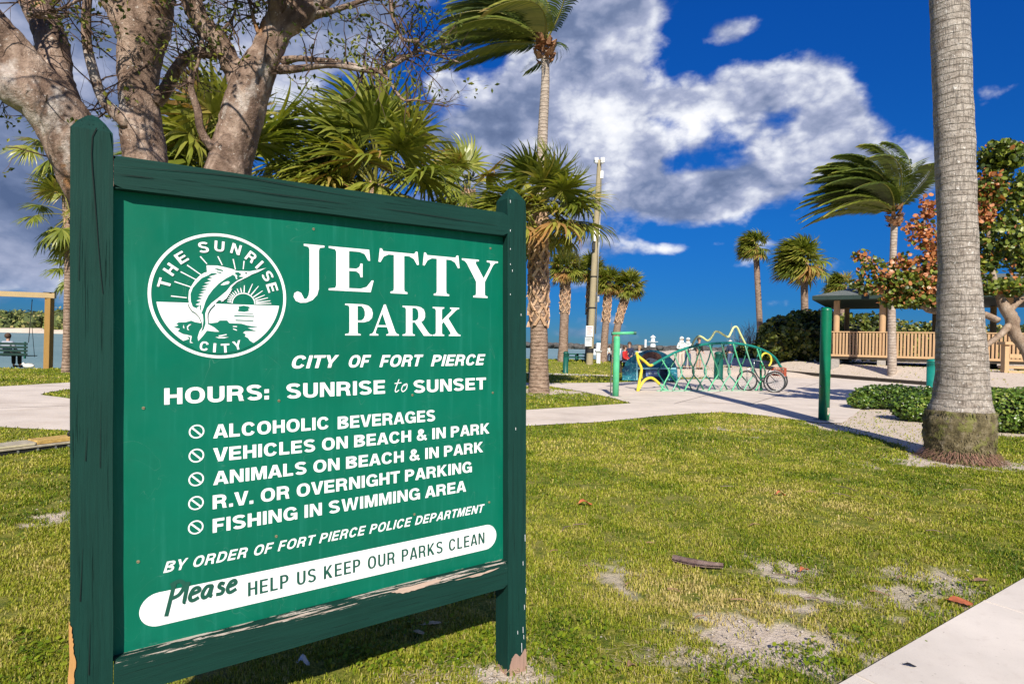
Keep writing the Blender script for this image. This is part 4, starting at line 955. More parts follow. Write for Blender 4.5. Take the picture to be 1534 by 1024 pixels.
def sabal(label, base, top, w_px, R_, nfr, group, wind=.3, bootf=.5, nb=60, nseg=26, trunk=True, tilt=(0, 0), extra=None, single=False, lpf=.62, elr=(82, 150), dr=1.0):
    """base, top = world points; R_ = leaf reach"""
    base = Vector(base); top = Vector(top); H = top.z-base.z
    t = thing('sabal_palm', label, 'palm tree', base, 0, group); r0 = w_px/2
    path = smoothpath([base-Vector((0, 0, .15)), base.lerp(top, .33)+Vector((tilt[0], tilt[1], 0)), base.lerp(top, .7)+Vector((tilt[0]*.8, tilt[1], 0)), top], 10)
    rad = lerp_list([r0*1.25, r0*1.0, r0*.95, r0*.92, r0*.92, r0*.85], len(path))
    bld, g = trunk_mesh(path, rad, 16, sabal_bark); bld('trunk', sabal_bark, t, smooth=True)
    if nb:
        if single:
            i = 0
            for k in range(nb):
                g = MB(); boots(g, path, rad, 1-bootf+bootf*k/nb, 1-bootf+bootf*(k+1)/nb, 1, w_px*.50)
                # rotate each base round the trunk by the golden angle
                c, _, _ = along(path, rad, 1-bootf+bootf*k/nb); rm = Matrix.Rotation(k*2.39996, 3, 'Z')
                g.v = [tuple(c+rm @ (Vector(v)-c)) for v in g.v]; g.build('leaf_base', boot_mat, t)
        else:
            g = MB(); boots(g, path, rad, 1-bootf, 1.0, nb, w_px*.5); g.build('leaf_bases', boot_mat, t, kind='stuff')
    wv = WIND*wind
    for i in range(nfr):
        f = (i+.5)/nfr; el_ = R(elr[0]-elr[1]*f**.85); a = i*2.39996+random.uniform(-.3, .3)
        d = Vector((math.cos(a)*math.cos(el_), math.sin(a)*math.cos(el_), math.sin(el_))); d = (d+wv*.45).normalized()
        tint = random.uniform(.36, .76) if f < .72 else random.uniform(.30, .70) if random.random() < .6 else random.uniform(.82, .97)
        g = fan_frond(top-Vector((0, 0, .15*f*R_))+d*.12, d, R_*lpf*random.uniform(.8, 1.1), R_*random.uniform(.5, .66), wv*random.uniform(.7, 1.3), (.6+.8*f)*dr, tint, nseg)
        g.build('frond', [sabal_leaf, stalk], t)
    return t, path, rad
def coconut(label, base, top, wb, wt, LF, nfr, group=None, wind=.8, mt=None, els=(80, -30), nlf=42, fw=.035, path=None, rad=None, seg=14, skipf=None, fib=True, bias=.25):
    base = Vector(base); top = Vector(top); t = thing('coconut_palm', label, 'palm tree', base, 0, group)
    if path is None:
        m = base.lerp(top, .5)+Vector(((top.x-base.x)*.12, 0, 0)); path = smoothpath([base-Vector((0, 0, .2)), base.lerp(m, .5), m, top], 14); rad = lerp_list([wb/2*1.5, wb/2*1.05, wb/2, wt/2, wt/2, wt/2*1.05], len(path))
    bld, g = trunk_mesh(path, rad, seg, mt or coco_bark, .04); bld('trunk', mt or coco_bark, t, smooth=True)
    if fib:
        g = MB()
        for i in range(70):
            a = i*2.4; u = Vector((math.cos(a), math.sin(a), 0)); b = top+u*wt*.45+Vector((0, 0, random.uniform(-.6, .6)*wt*1.9)); s = wt*random.uniform(.6, 1.15)
            e_ = b+u*s*.55+Vector((0, 0, s*random.uniform(-.2, .9))); tv = Vector((-u.y, u.x, 0))*s*.26
            g.add([b-tv, b+tv, e_+tv*.5, e_-tv*.5, b-tv+u*s*.18, b+tv+u*s*.18], [(0, 1, 2, 3), (4, 3, 2, 5), (0, 3, 4), (1, 5, 2), (0, 4, 5, 1)])
        g.build('crown_fibre', fibre, t, kind='stuff')
    wv = WIND*wind
    for i in range(nfr):
        f = (i+.5)/nfr; el_ = R(els[0]+(els[1]-els[0])*f); a = i*2.39996+.4
        d = Vector((math.cos(a)*math.cos(el_), math.sin(a)*math.cos(el_)*.8, math.sin(el_))); d = (d+WIND*bias).normalized()
        L = LF*random.uniform(.85, 1.08); n = 16; p = top+Vector((0, 0, wt*.4))+d*.1; pts = [p.copy()]; dd = d.copy()
        for k in range(n):
            dd = (dd+(wv*.135+Vector((0, 0, -.05-.05*f)))*(.12+2.0*(k/n)**1.1)).normalized(); p = p+dd*L/n; pts.append(p.copy())
        g = MB(); g.tube(pts, [fw*(1-.85*k/n) for k in range(n+1)], 4, 1); tint = random.uniform(.25, .6) if i < nfr-2 else random.uniform(.6, .85)
        for k in range(nlf):
            u = .10+.9*k/nlf; q, _, tn = along(pts, [0]*len(pts), u); sd = tn.cross(Vector((0, 0, 1)))
            if sd.length < .1: sd = Vector((0, 1, 0))
            sd.normalize(); l = LF*.21*math.sin(math.pi*(.14+.80*u))**.7*random.uniform(.85, 1.1)
            for sg in (-1, 1):
                dl = (sd*sg*.85+tn*.55+Vector((0, 0, .12))).normalized(); qq = q.copy(); v = []; wx = (tn*.7+Vector((0, 0, .35))).normalized()
                for s_ in range(4):
                    wv_ = fw*.85*(.6, 1, .8, .08)[s_]; v += [qq-wx*wv_, qq+wx*wv_]; dl = (dl+wv*.22*(1+s_*.5)+Vector((0, 0, -.24))).normalized(); qq = qq+dl*l/3
                g.add(v, [(0, 1, 3, 2), (2, 3, 5, 4), (4, 5, 7, 6)], 0, min(.99, max(.02, tint+random.uniform(-.12, .12)+(.25 if u > .92 else 0))))
        g.build('frond', [coco_leaf, stalk], t)
    return t
# near big palm at the right edge
D0 = 8.16+.10
cp = [(1437, 712), (1437, 680), (1436, 655), (1437, 630), (1439, 612), (1440, 598), (1440.5, 560), (1439, 500), (1436, 405), (1433, 305), (1429.5, 205), (1425.5, 100), (1421.5, 0), (1418, -130), (1412, -330), (1405, -560)]
cw = [84, 78, 82, 84, 80, 71, 65.5, 61.5, 50.5, 49.5, 50, 49, 48, 46, 45, 43]
path = [P(x, y, D0) for x, y in cp]; rad = [w_/2*D0/FPX for w_ in cw]
# finer path
fp, fr = [], []
for i in range(len(path)-1):
    n = max(2, int((path[i+1]-path[i]).length/.05))
    for k in range(n): f = k/n; fp.append(path[i].lerp(path[i+1], f)); fr.append(rad[i]*(1-f)+rad[i+1]*f)
fp.append(path[-1]); fr.append(rad[-1])
for i, p in enumerate(fp):
    if p.z > .80: fr[i] *= 1+.006*(1-((p.z+.06*mnoise.noise(Vector((p.z*1.3, 0, 0))))*10 % 1))
nb_ = len([1 for p in fp if p.z < .62])
big = coconut('tall pale ringed palm trunk with swollen mossy base, beside the concrete walk', fp[0], fp[-1], .5, .42, 3.4, 14, None, .5, coco_grey, (75, -35), 30, .04, fp, fr, 40)
# rooted, mossy base of the trunk
moss = barkmat('mossy_root_base', (.06, .05, .03), (.19, .155, .08), (.38, .32, .22), 0, 9, ((.20, .20, .06), 7, .53), 1.2)
g = MB(); n = 56; vs_ = []; pr = [(i, p) for i, p in enumerate(fp) if p.z < .71]
q0 = fp[0]; zs = [-.08+.026*i for i in range(31)]
for z in zs:
    f = min(range(len(fp)), key=lambda i: abs(fp[i].z-z)); c = fp[f]; r0 = fr[f]*1.07+ (.09*max(0, (.10-z)/.18)) - (.10 if z > .68 else 0)*((z-.68)/.04)
    for j in range(n):
        a = 2*math.pi*j/n; u = Vector((math.cos(a), math.sin(a), 0))
        r = r0*(1+.05*mnoise.noise(Vector((u.x*2, u.y*2, z*5)))+.045*mnoise.noise(Vector((u.x*7, u.y*7, z*14)))+.03*mnoise.noise(Vector((u.x*22, u.y*22, z*40)))+.05*(z > .60)*mnoise.noise(Vector((u.x*4, u.y*4, 3)))+.016*math.sin(z*60+5*mnoise.noise(Vector((u.x*2, u.y*2, z*3))))*(z < .66)); vs_.append(Vector((c.x, c.y, z))+u*r)
g.add(vs_, [(i*n+j, i*n+(j+1) % n, (i+1)*n+(j+1) % n, (i+1)*n+j) for i in range(len(zs)-1) for j in range(n)]); g.build('root_base', moss, big, smooth=True)
g = MB()
for i in range(2600):
    a = random.uniform(0, 6.28); z = random.uniform(.05, .70); c = fp[min(range(0, len(fp), 1), key=lambda k: abs(fp[k].z-z))] if i % 9 == 0 else c_last if i else fp[0]
    c_last = c; r = fr[3]*1.06+random.uniform(-.01, .012); u = Vector((math.cos(a), math.sin(a), 0)); p = Vector((c.x, c.y, z))+u*r; d = Vector((0, 0, -1))*random.uniform(.02, .05)+u*random.uniform(.0, .022)+Vector((-u.y, u.x, 0))*random.uniform(-.015, .015); s = Vector((-u.y, u.x, 0))*random.uniform(.003, .008)
    g.add([p-s, p+s, p+d+s*.5, p+d-s*.5], [(0, 1, 2, 3)])
g.build('root_pegs', moss, big, kind='stuff')
g = MB()
for i in range(900):
    a = random.uniform(0, 6.28); z = random.uniform(0, .16)**1.0; c = fp[0]; r = fr[2]*1.0+.10*(1-z/.16)+random.uniform(0, .03); p = Vector((c.x+math.cos(a)*r, c.y+math.sin(a)*r, z))
    q = p+Vector((math.cos(a)*random.uniform(.03, .12), math.sin(a)*random.uniform(.03, .12), -random.uniform(.02, .10))); q.z = max(q.z, .0); s = Vector((-math.sin(a), math.cos(a), 0))*.004; g.add([p-s, p+s, q+s*.5, q-s*.5], [(0, 1, 2, 3)])
g.build('root_fringe', plain('root_fibre', (.24, .13, .09), .9, .4, 30), big, kind='stuff')

grpS = 'sabal palms behind the sign'
zt = lambda v: Vector((v.x, v.y, tz(v.x, v.y)))
b = G(808, 588); D = b.y
bigsab, pth_, rd_ = sabal('stout sabal palm with orange criss-cross leaf bases, directly behind the right sign post', b, P(806, 322, D), PR(27, D), 2.3, 46, grpS, .75, .62, 88, 34, single=True, lpf=.5, elr=(50, 52), dr=.75)
D = 15.0
sabal('bushy sabal palm crown above the middle of the sign top rail', G(568, 598), P(562, 278, D), .42, 2.9, 50, grpS, .55, .35, 30, 34, lpf=.45, elr=(82, 110))
D = 14.0
sabal('sabal palm crown seen between the bare tree trunks', Vector((P(345, 500, D).x, D, 0)), P(352, 262, D), .42, 2.6, 44, grpS, .5, .35, 30, 30, lpf=.5, elr=(85, 110))
D = 19
sabal('sabal palm crown just left of the stout sabal palm and above the sign rail', Vector((P(700, 500, D).x, D, 0)), P(702, 285, D), .42, 1.9, 20, grpS, .5, .35, 30, 28, lpf=.4)
grpL = 'palms left of the sign post'
D = 21; sabal('narrow sabal palm close to the left sign post, fronds at frame level', Vector((P(101, 500, D).x, D, 0)), P(104, 318, D), .26, 1.5, 15, grpL, .25, .25, 24, 26)
D = 24; sabal('sabal palm crown partly hidden behind the leaning limb at far left', Vector((P(112, 500, D).x, D, 0)), P(95, 222, D), .30, 1.7, 16, grpL, .25, .25, 24, 26)
D = 29; sabal('low distant sabal palm peeking out left of the sign post', Vector((P(124, 500, D).x, D, 0)), P(124, 398, D), .30, 1.6, 16, grpL, .3, .25, 20, 22)
grpF = 'sabal palms on the grass bank by the water'
for lab, bx, by, tx, ty, D, wp_, rr_, tl in (
    ('sabal palm on the grass bank nearest the stout palm, with a broad round crown', 843, 541, 848, 402, 33.5, 14, 1.3, 0), ('sabal palm standing right behind the timber utility pole', 882, 540, 885, 405, 35, 11, 1.15, 0),
    ('sabal palm with scaly neck, just right of the utility pole', 903, 541, 912, 424, 34, 11, 1.08, 0), ('leaning sabal palm rising from behind the light green shower post', 922, 541, 943, 428, 34, 11.5, 1.12, -.25)):
    b = P(bx, by, D); b.z = tz(b.x, b.y); sabal(lab, b, P(tx, ty, D), PR(wp_, D), rr_, 44, grpF, .12, .5, 60, 22, tilt=(tl, 0), lpf=.42, elr=(85, 105), dr=.8)
grpR = 'wind-blown palms behind the dark hedge'
for lab, bx, tx, ty, D, wp_, rr_, nf in (('slim wind-blown palm, leftmost behind the dark hedge', 1141, 1132, 370, 42, 9, 1.55, 30), ('fuller wind-blown palm rising beside the pavilion end', 1207, 1204, 392, 40, 11, 2.35, 44), ('small palm crown showing above the left end of the pavilion roof', 1262, 1262, 428, 52, 9, 1.7, 30)):
    b = P(bx, 535, D); b.z = tz(b.x, b.y); sabal(lab, b, P(tx, ty, D), PR(wp_, D), rr_, int(nf*1.5), grpR, 1.0, .12, 24, 22, lpf=.40, elr=(88, 95))
D = 23; b = Vector((P(806, 500, D).x, D, 0)); path = [P(x, y, D) for x, y in ((805, 575), (806, 480), (808, 380), (811, 280), (813, 200), (817, 120), (816, 72))]; path = smoothpath(path, 8)
coconut('very tall slender coconut palm rising behind the stout sabal palm', path[0], path[-1], .5, .46, 4.6, 24, 'coconut palms', 1.15, coco_bark, (88, 8), 50, .04, path, lerp_list([.36, .27, .25, .24, .22, .19, .16, .17], len(path)), 14, bias=.55)
D = 29; b = P(1337, 548, D); b.z = tz(b.x, b.y); path = smoothpath([b-Vector((0, 0, .3))]+[P(x, y, D) for x, y in ((1336, 500), (1336, 440), (1338, 380), (1340, 325))], 8)
coconut('coconut palm in front of the pavilion, all its fronds blown to the left', path[0], path[-1], .5, .44, 4.5, 34, 'coconut palms', .8, coco_bark, (92, 22), 52, .04, path, lerp_list([.21, .19, .17, .16, .15, .16], len(path)), 14, bias=.48)
# ------------------------------------------------------------------ the bare-limbed tree behind the sign
m, N = mat('gumbo_bark', .7, 0, .3)
v = N.vmath('MULTIPLY', N.o, (1, 1, .55)); n1 = N.noise(v, 5, 8, .65, .6); n2 = N.noise(N.o, 26, 7, .7); n3 = N.noise(v, 2.3, 5, .6); n4 = N.noise(N.o, 70, 4, .7)
c = N.ramp(n1, [(.30, (.07, .042, .032)), (.47, (.20, .13, .095)), (.60, (.38, .27, .21)), (.72, (.58, .46, .38))])
c = N.mix(N.mapr(n3, .57, .66, 0, .6), c, N.ramp(n2, [(.3, (.50, .41, .36)), (.6, (.74, .68, .63))]))
c = N.mix(N.mapr(n2, .60, .68, 0, .9), c, (.74, .68, .62)); c = N.mix(N.mapr(n2, .30, .40, .85, 0), c, (.09, .05, .035))
og = N.noise(N.vmath('ADD', N.o, (7, 3, 1)), 2.0, 5, .6); c = N.mix(N.mapr(og, .62, .70, 0, .6), c, (.52, .24, .08))
N.put(N.b.inputs['Base Color'], c); bump(N, N.math('ADD', N.math('MULTIPLY', n2, .9), N.math('ADD', n1, N.math('MULTIPLY', n4, .4))), .9, .03); gb = m
TD = 5.3
tree = thing('bare_limbed_tree', 'large spreading tree with mottled reddish pale bark and nearly leafless twigs behind the sign', 'tree', (P(262, 560, TD).x, TD, 0))
TB = MB()
def limb(pts, g=None, n=14):
    """pts: (x, y, width px, distance)"""
    p = smoothpath([P(x, y, d) for x, y, w_, d in pts], 7); r = lerp_list([w_/2*d/FPX for x, y, w_, d in pts], len(p))
    (g or TB).tube(p, r, n, jit=0); return p, r
base = P(262, 560, TD)
LM = []
LM.append(limb([(262, 800, 130, TD), (262, 640, 110, TD), (258, 520, 105, TD), (235, 440, 95, TD)]))
LM.append(limb([(256, 520, 85, TD), (205, 400, 84, TD-.1), (150, 290, 84, TD-.25), (112, 215, 82, TD-.4), (72, 150, 76, TD-.5), (34, 92, 54, TD-.6), (-20, 28, 50, TD-.7), (-90, -60, 45, TD-.8)]))
LM.append(limb([(86, 176, 72, TD-.5), (48, 146, 62, TD-.6), (10, 128, 52, TD-.7), (-50, 80, 48, TD-.8), (-120, 40, 40, TD-.9)]))
LM.append(limb([(96, 170, 50, TD-.4), (86, 118, 46, TD-.3), (76, 60, 44, TD-.2), (52, 0, 40, TD-.1), (20, -90, 36, TD)]))
LM.append(limb([(250, 480, 70, TD), (228, 350, 62, TD), (216, 240, 60, TD), (209, 165, 54, TD), (209, 100, 56, TD), (216, 45, 72, TD), (222, -10, 72, TD), (222, -60, 60, TD), (240, -160, 50, TD+.2)]))
LM.append(limb([(206, 104, 30, TD-.04), (192, 60, 26, TD-.1), (172, 20, 25, TD-.15), (155, -15, 25, TD-.2), (120, -90, 22, TD-.2)]))
LM.append(limb([(228, 20, 44, TD-.02), (200, -30, 40, TD-.1), (170, -100, 36, TD-.3)]))
LM.append(limb([(262, 520, 82, TD), (310, 400, 72, TD+.05), (335, 290, 64, TD+.1), (347, 230, 60, TD+.1), (362, 175, 62, TD+.1), (376, 130, 58, TD+.1), (396, 84, 46, TD+.1), (415, 42, 46, TD+.15), (437, 8, 52, TD+.2), (455, -40, 48, TD+.2), (480, -120, 40, TD+.3)]))
LM.append(limb([(372, 140, 46, TD+.1), (352, 112, 30, TD+.1), (338, 80, 30, TD+.05), (322, 55, 32, TD), (300, 32, 30, TD-.05), (284, -8, 30, TD-.1), (268, -70, 28, TD-.2)]))
LM.append(limb([(424, 40, 32, TD+.14), (452, 22, 36, TD+.2), (482, -4, 30, TD+.3), (540, -50, 26, TD+.5), (610, -110, 20, TD+.7)]))
LM.append(limb([(412, 40, 26, TD+.1), (412, 10, 26, TD), (406, -40, 24, TD-.1), (390, -100, 20, TD-.2)]))
STB = MB(); limb([(64, 154, 50, TD-.52), (52, 146, 46, TD-.64), (47, 142, 36, TD-.70), (45, 141, 20, TD-.725), (45, 141, 6, TD-.73)], STB)
def tubes_to_limb(g, name, vox=.02):
    me = g.mesh(name, gb); o = link(name, me, tree)
    md = o.modifiers.new('remesh', 'REMESH'); md.mode = 'VOXEL'; md.voxel_size = vox
    sm = o.modifiers.new('smooth', 'SMOOTH'); sm.factor = .7; sm.iterations = 6
    bpy.context.view_layer.update(); ev = o.evaluated_get(bpy.context.evaluated_depsgraph_get()); m2 = bpy.data.meshes.new_from_object(ev)
    o.modifiers.clear(); o.data = m2; m2.materials.clear(); m2.materials.append(gb)
    k = len(m2.vertices); co = np.empty(k*3, np.float32); m2.vertices.foreach_get('co', co); no = np.empty(k*3, np.float32); m2.vertices.foreach_get('normal', no); co = co.reshape(-1, 3); no = no.reshape(-1, 3)
    n_ = (fbm(co[:, 0]*1.0+co[:, 1]*.7, co[:, 2]*.6, 5, 4)-.5)*.045+(fbm(co[:, 0]+co[:, 1]*.8+3, co[:, 2]*.9, 22, 3)-.5)*.018
    co += no*n_[:, None]; m2.vertices.foreach_set('co', co.ravel()); m2.polygons.foreach_set('use_smooth', [True]*len(m2.polygons)); m2.update(); return o
tubes_to_limb(TB, 'trunk')
sc_o = STB.build('branch_stub', gb, tree, smooth=True)
SM_L = [limb([(248, 440, 30, TD), (205, 205, 20, TD-.12), (188, 183, 22, TD-.15), (168, 165, 17, TD-.2), (152, 145, 14, TD-.2), (140, 108, 14, TD-.2), (131, 70, 13, TD-.2), (129, 35, 13, TD-.2), (131, 0, 12, TD-.2), (138, -60, 10, TD-.2)], g_ := MB(), 10)]; g_.build('limb', gb, tree, smooth=True)
def small(pts, n=8, name='limb'):
    g = MB(); r = limb(pts, g, n); g.build(name, gb, tree, smooth=True); SM_L.append(r); return r
small([(232, 150, 26, TD), (248, 135, 19, TD), (262, 108, 17, TD), (280, 86, 16, TD), (300, 79, 16, TD), (322, 82, 18, TD)])
small([(334, 232, 24, TD+.05), (312, 214, 13, TD-.05), (300, 192, 11, TD-.1), (296, 165, 11, TD-.1), (287, 138, 10, TD-.12), (286, 118, 8, TD-.12), (296, 95, 6, TD-.1), (303, 60, 5, TD-.1), (300, 20, 4, TD), (305, -20, 3, TD)])
b1 = small([(424, 92, 15, TD+.15), (445, 88, 9, TD+.1), (475, 90, 8, TD), (505, 93, 8, TD), (540, 101, 8, TD), (565, 106, 9, TD), (590, 97, 8, TD+.05), (612, 84, 6, TD+.1), (628, 76, 5, TD+.1), (655, 84, 3.5, TD+.15), (690, 94, 2.5, TD+.2)])
small([(418, 104, 15, TD+.15), (440, 104, 11, TD), (470, 100, 9, TD-.05), (500, 98, 8, TD-.05), (540, 104, 8, TD-.02), (562, 107, 9, TD)])
small([(566, 106, 7, TD), (580, 118, 5, TD), (592, 135, 4.5, TD), (605, 150, 4, TD), (625, 150, 2.5, TD), (650, 156, 2, TD+.1), (672, 160, 1.6, TD+.1)])
small([(628, 62, 5, TD), (605, 60, 5, TD), (595, 46, 4.5, TD), (588, 20, 4, TD), (583, -10, 4, TD), (580, -60, 4, TD)])
small([(470, 24, 12, TD+.25), (500, 16, 8, TD+.2), (535, 4, 7, TD+.2), (560, -8, 6, TD+.2), (600, -50, 5, TD+.2)])
small([(100, 24, 6, TD-.3), (75, 26, 5, TD-.5), (42, 24, 5, TD-.8), (62, 22, 4, TD-.7), (100, 10, 4, TD-.6), (121, -4, 4, TD-.5)])
small([(44, 24, 5, TD-.9), (30, 4, 4, TD-.9), (22, -30, 4, TD-.9)])
small([(310, 78, 12, TD), (330, 50, 5, TD), (350, 24, 4, TD), (355, -10, 3.5, TD), (365, -60, 3, TD)])
small([(395, 60, 8, TD+.1), (385, 45, 6, TD), (375, 10, 4, TD), (366, -20, 4, TD), (362, -60, 3, TD)])
TWG = MB(); LV = []
def twig(p, d, L, r, lev):
    n = max(3, int(L/.07)); pts = [p.copy()]; rr_ = [r]; q = p.copy(); dd = d.copy()
    for i in range(n):
        dd = (dd+Vector((random.gauss(0, .28), random.gauss(0, .22), random.gauss(.03, .26)))).normalized(); q = q+dd*L/n; pts.append(q.copy()); rr_.append(r*(1-.7*(i+1)/n))
        if lev > 0 and random.random() < (.55 if lev > 1 else .42):
            k = Vector((random.gauss(0, 1), random.gauss(0, .6), random.gauss(.15, .9))).normalized(); twig(q, (dd*.5+k*.8).normalized(), L*random.uniform(.35, .7), rr_[-1]*.7, lev-1)
    TWG.tube(pts, rr_, 4, cap=False)
    if random.random() < .55: LV.append((q.copy(), dd.copy()))
for (p, r), n, lv, L0 in [(LM[1], 7, 2, .5), (LM[3], 8, 2, .5), (SM_L[0], 14, 2, .45), (LM[5], 3, 2, .4), (SM_L[1], 10, 2, .45), (SM_L[2], 16, 2, .42), (SM_L[3], 22, 2, .42), (SM_L[4], 6, 2, .35), (SM_L[5], 9, 1, .35), (SM_L[6], 9, 2, .45), (SM_L[7], 9, 2, .45), (SM_L[8], 7, 2, .4), (SM_L[9], 4, 1, .4), (SM_L[10], 9, 2, .4), (SM_L[11], 9, 2, .4), (LM[8], 7, 2, .5), (LM[9], 9, 2, .6), (LM[7], 5, 2, .5), (LM[10], 5, 2, .5)]:
    for _ in range(int(n*1.6)):
        i = random.randint(int(len(p)*.35), len(p)-1); d = Vector((random.gauss(0, 1), random.gauss(0, .5), random.gauss(.25, .8))).normalized()
        twig(p[i]+d*r[i]*.5, d, L0*random.uniform(.5, 1.2), min(.009, r[i]*.7), lv)
# crown above the frame: casts the dappled shade
for _ in range(48):
    yy_ = random.uniform(3.3, 5.6); p = Vector((random.uniform(-4.8, .2), yy_, max(1.5+.62*yy_, 4.1)+.15+random.uniform(0, 1.9))); twig(p, Vector((random.gauss(0, 1), random.gauss(0, .6), random.gauss(0, .8))).normalized(), .7, .010, 2)
for a_, b_ in (((-3.2, 4.4, 4.4), (-3.0, 3.0, 5.8)), ((-1.9, 4.8, 4.6), (-2.1, 3.2, 6.2)), ((-1.0, 4.9, 4.7), (-.4, 3.6, 6.3)), ((-4.2, 4.5, 4.3), (-4.4, 3.2, 5.4)), ((-2.6, 4.8, 4.8), (-1.2, 3.4, 5.6))):
    pp_ = smoothpath([a_, Vector(a_).lerp(Vector(b_), .5)+Vector((.15, 0, .12)), b_], 6); TWG.tube(pp_, lerp_list([.12, .08, .04], len(pp_)), 8)
for _ in range(34):
    yy_ = random.uniform(3.0, 4.6); p = Vector((random.uniform(-4.8, -2.3), yy_, max(1.5+.62*yy_, 4.0)+.15+random.uniform(0, 1.2))); twig(p, Vector((random.gauss(0, 1), random.gauss(0, .6), random.gauss(0, .8))).normalized(), .6, .016, 2)
TWG.build('twigs', plain('twig_bark', (.105, .065, .05), .8, .3, 20), tree, kind='stuff')
tl_mat = leafy('young_leaf', [(0, (.05, .075, .015)), (.5, (.13, .17, .03)), (1, (.34, .33, .06))], .35)
def leafquad(g, p, d, n, l, w_, t, fold=.2):
    d = d.normalized(); s = d.cross(n); s = s.normalized() if s.length > .01 else Vector((1, 0, 0)); u = s.cross(d)
    g.add([p, p+d*l*.5+s*w_/2+u*fold*w_, p+d*l, p+d*l*.5-s*w_/2+u*fold*w_], [(0, 1, 2), (0, 2, 3)], 0, t)
g = MB()
for q, d in LV:
    if random.random() < .25: continue
    for k in range(random.randint(2, 6)):
        dd = Vector((random.gauss(0, 1), random.gauss(0, 1), random.gauss(0, 1))).normalized(); leafquad(g, q+dd*random.uniform(0, .05), dd, Vector((random.gauss(0, 1), random.gauss(0, 1), 1)), random.uniform(.035, .065), random.uniform(.02, .035), random.random()*.95+.03)
g.build('foliage', tl_mat, tree, kind='stuff')

# ------------------------------------------------------------------ sea grape, hedges, shrubs
sg = leafy('sea_grape_leaf', [(0, (.022, .042, .012)), (.3, (.08, .12, .02)), (.6, (.22, .27, .035)), (.74, (.40, .42, .08)), (.76, (.50, .17, .06)), (.9, (.62, .26, .10)), (1, (.30, .11, .07))], .30, .40, .5)
def roundleaf(g, p, n, r, t, k=7):
    n = n.normalized(); a = n.orthogonal().normalized(); b = n.cross(a); ph = random.uniform(0, 6.28); cup = random.uniform(-.1, .25)
    g.add([p+(a*math.cos(ph+2*math.pi*i/k)+b*math.sin(ph+2*math.pi*i/k))*r*random.uniform(.9, 1.05)+n*r*cup for i in range(k)]+[p], [(i, (i+1) % k, k) for i in range(k)], 0, t)
def blob_points(blobs, n):
    """points spread through ellipsoids given as (px, py, rx px, ry px, distance, weight, orange share)"""
    tot = sum(b[5] for b in blobs); out = []
    for (x, y, rx, ry, d, wt, org) in blobs:
        for _ in range(int(n*wt/tot)):
            u = Vector((random.gauss(0, 1), random.gauss(0, 1), random.gauss(0, 1))).normalized()*random.random()**.45
            c = P(x, y, d); p = c+Vector((u.x*PR(rx, d), u.z*PR((rx+ry)/2, d)*.9, u.y*PR(ry, d))); out.append((p, u, org))
    return out
SD = 13.5
sgt = thing('sea_grape_tree', 'sea grape tree with round green and dry orange leaves, behind the big palm trunk', 'tree', (P(1500, 540, SD).x, SD, 0))
g = MB()
for pts in ([(1560, 640, 26, SD), (1545, 540, 24, SD), (1520, 500, 22, SD), (1516, 478, 24, SD), (1506, 462, 22, SD), (1496, 440, 13, SD), (1488, 415, 12, SD), (1486, 395, 9, SD), (1480, 340, 7, SD), (1490, 280, 4, SD)],
            [(1518, 480, 16, SD), (1502, 498, 13, SD), (1482, 514, 10, SD), (1462, 527, 8, SD), (1440, 545, 6, SD)], [(1512, 466, 14, SD), (1526, 452, 11, SD), (1560, 430, 9, SD), (1600, 380, 6, SD)],
            [(1496, 480, 12, SD), (1470, 470, 14, SD+.3), (1425, 465, 18, SD+.4), (1390, 462, 16, SD+.5), (1372, 440, 10, SD+.5), (1345, 425, 7, SD+.5), (1310, 400, 4, SD+.4), (1290, 380, 2.5, SD+.4)], [(1400, 462, 10, SD+.5), (1398, 400, 6, SD+.5), (1385, 340, 4, SD+.5), (1390, 300, 3, SD+.5)]):
    p = smoothpath([P(x, y, d) for x, y, w_, d in pts], 6); g.tube(p, lerp_list([w_*.37*d/FPX for x, y, w_, d in pts], len(p)), 9, jit=.06)
g.build('trunk', barkmat('sea_grape_bark', (.16, .10, .07), (.36, .26, .19), (.52, .42, .34), 0, 6), sgt, smooth=True)
BLB = [(1500, 235, 36, 26, SD, 1.7, .04), (1475, 285, 30, 34, SD, 1.4, .35), (1520, 300, 40, 45, SD+.3, 1.6, .06), (1472, 320, 16, 26, SD, .6, .8), (1500, 360, 45, 40, SD, 1.9, .05), (1540, 390, 40, 40, SD+.3, 1.2, .1), (1475, 400, 20, 20, SD, .5, .1), (1560, 300, 30, 60, SD+.3, 1.2, .1),
       (1392, 310, 14, 20, SD+.5, .22, .95), (1378, 345, 22, 28, SD+.6, .30, .8), (1395, 380, 28, 30, SD+.5, .55, .85), (1360, 395, 26, 18, SD+.5, .30, .6), (1390, 425, 36, 26, SD+.6, 1.7, .5), (1425, 452, 30, 14, SD+.3, .9, .1), (1500, 430, 50, 14, SD, 1.0, .05), (1345, 428, 34, 24, SD+.5, 1.4, .25), (1310, 405, 24, 22, SD+.4, .30, .25), (1290, 385, 14, 12, SD+.4, .10, .45), (1360, 450, 45, 14, SD+.6, .9, .1), (1300, 430, 26, 12, SD+.5, .25, .2), (1420, 440, 25, 22, SD+.6, .6, .3)]
pts = blob_points(BLB, 16500); gl = MB(); cnt = 0; cand = []
for p, u, org in pts:
    if random.random() > .35+.65*min(1, .3+1.4*mnoise.noise(p*1.9)+.35): continue
    t = random.uniform(.77, .98) if random.random() < org else random.choice((random.uniform(.05, .35), random.uniform(.25, .62), random.uniform(.45, .73)))
    n = Vector((random.gauss(0, .7), random.gauss(-.5, .7), random.gauss(.35, .7))); cand.append((p, n, random.uniform(.030, .062), t))
cand.sort(key=lambda c: c[0].y-c[2]*6)
shared = []
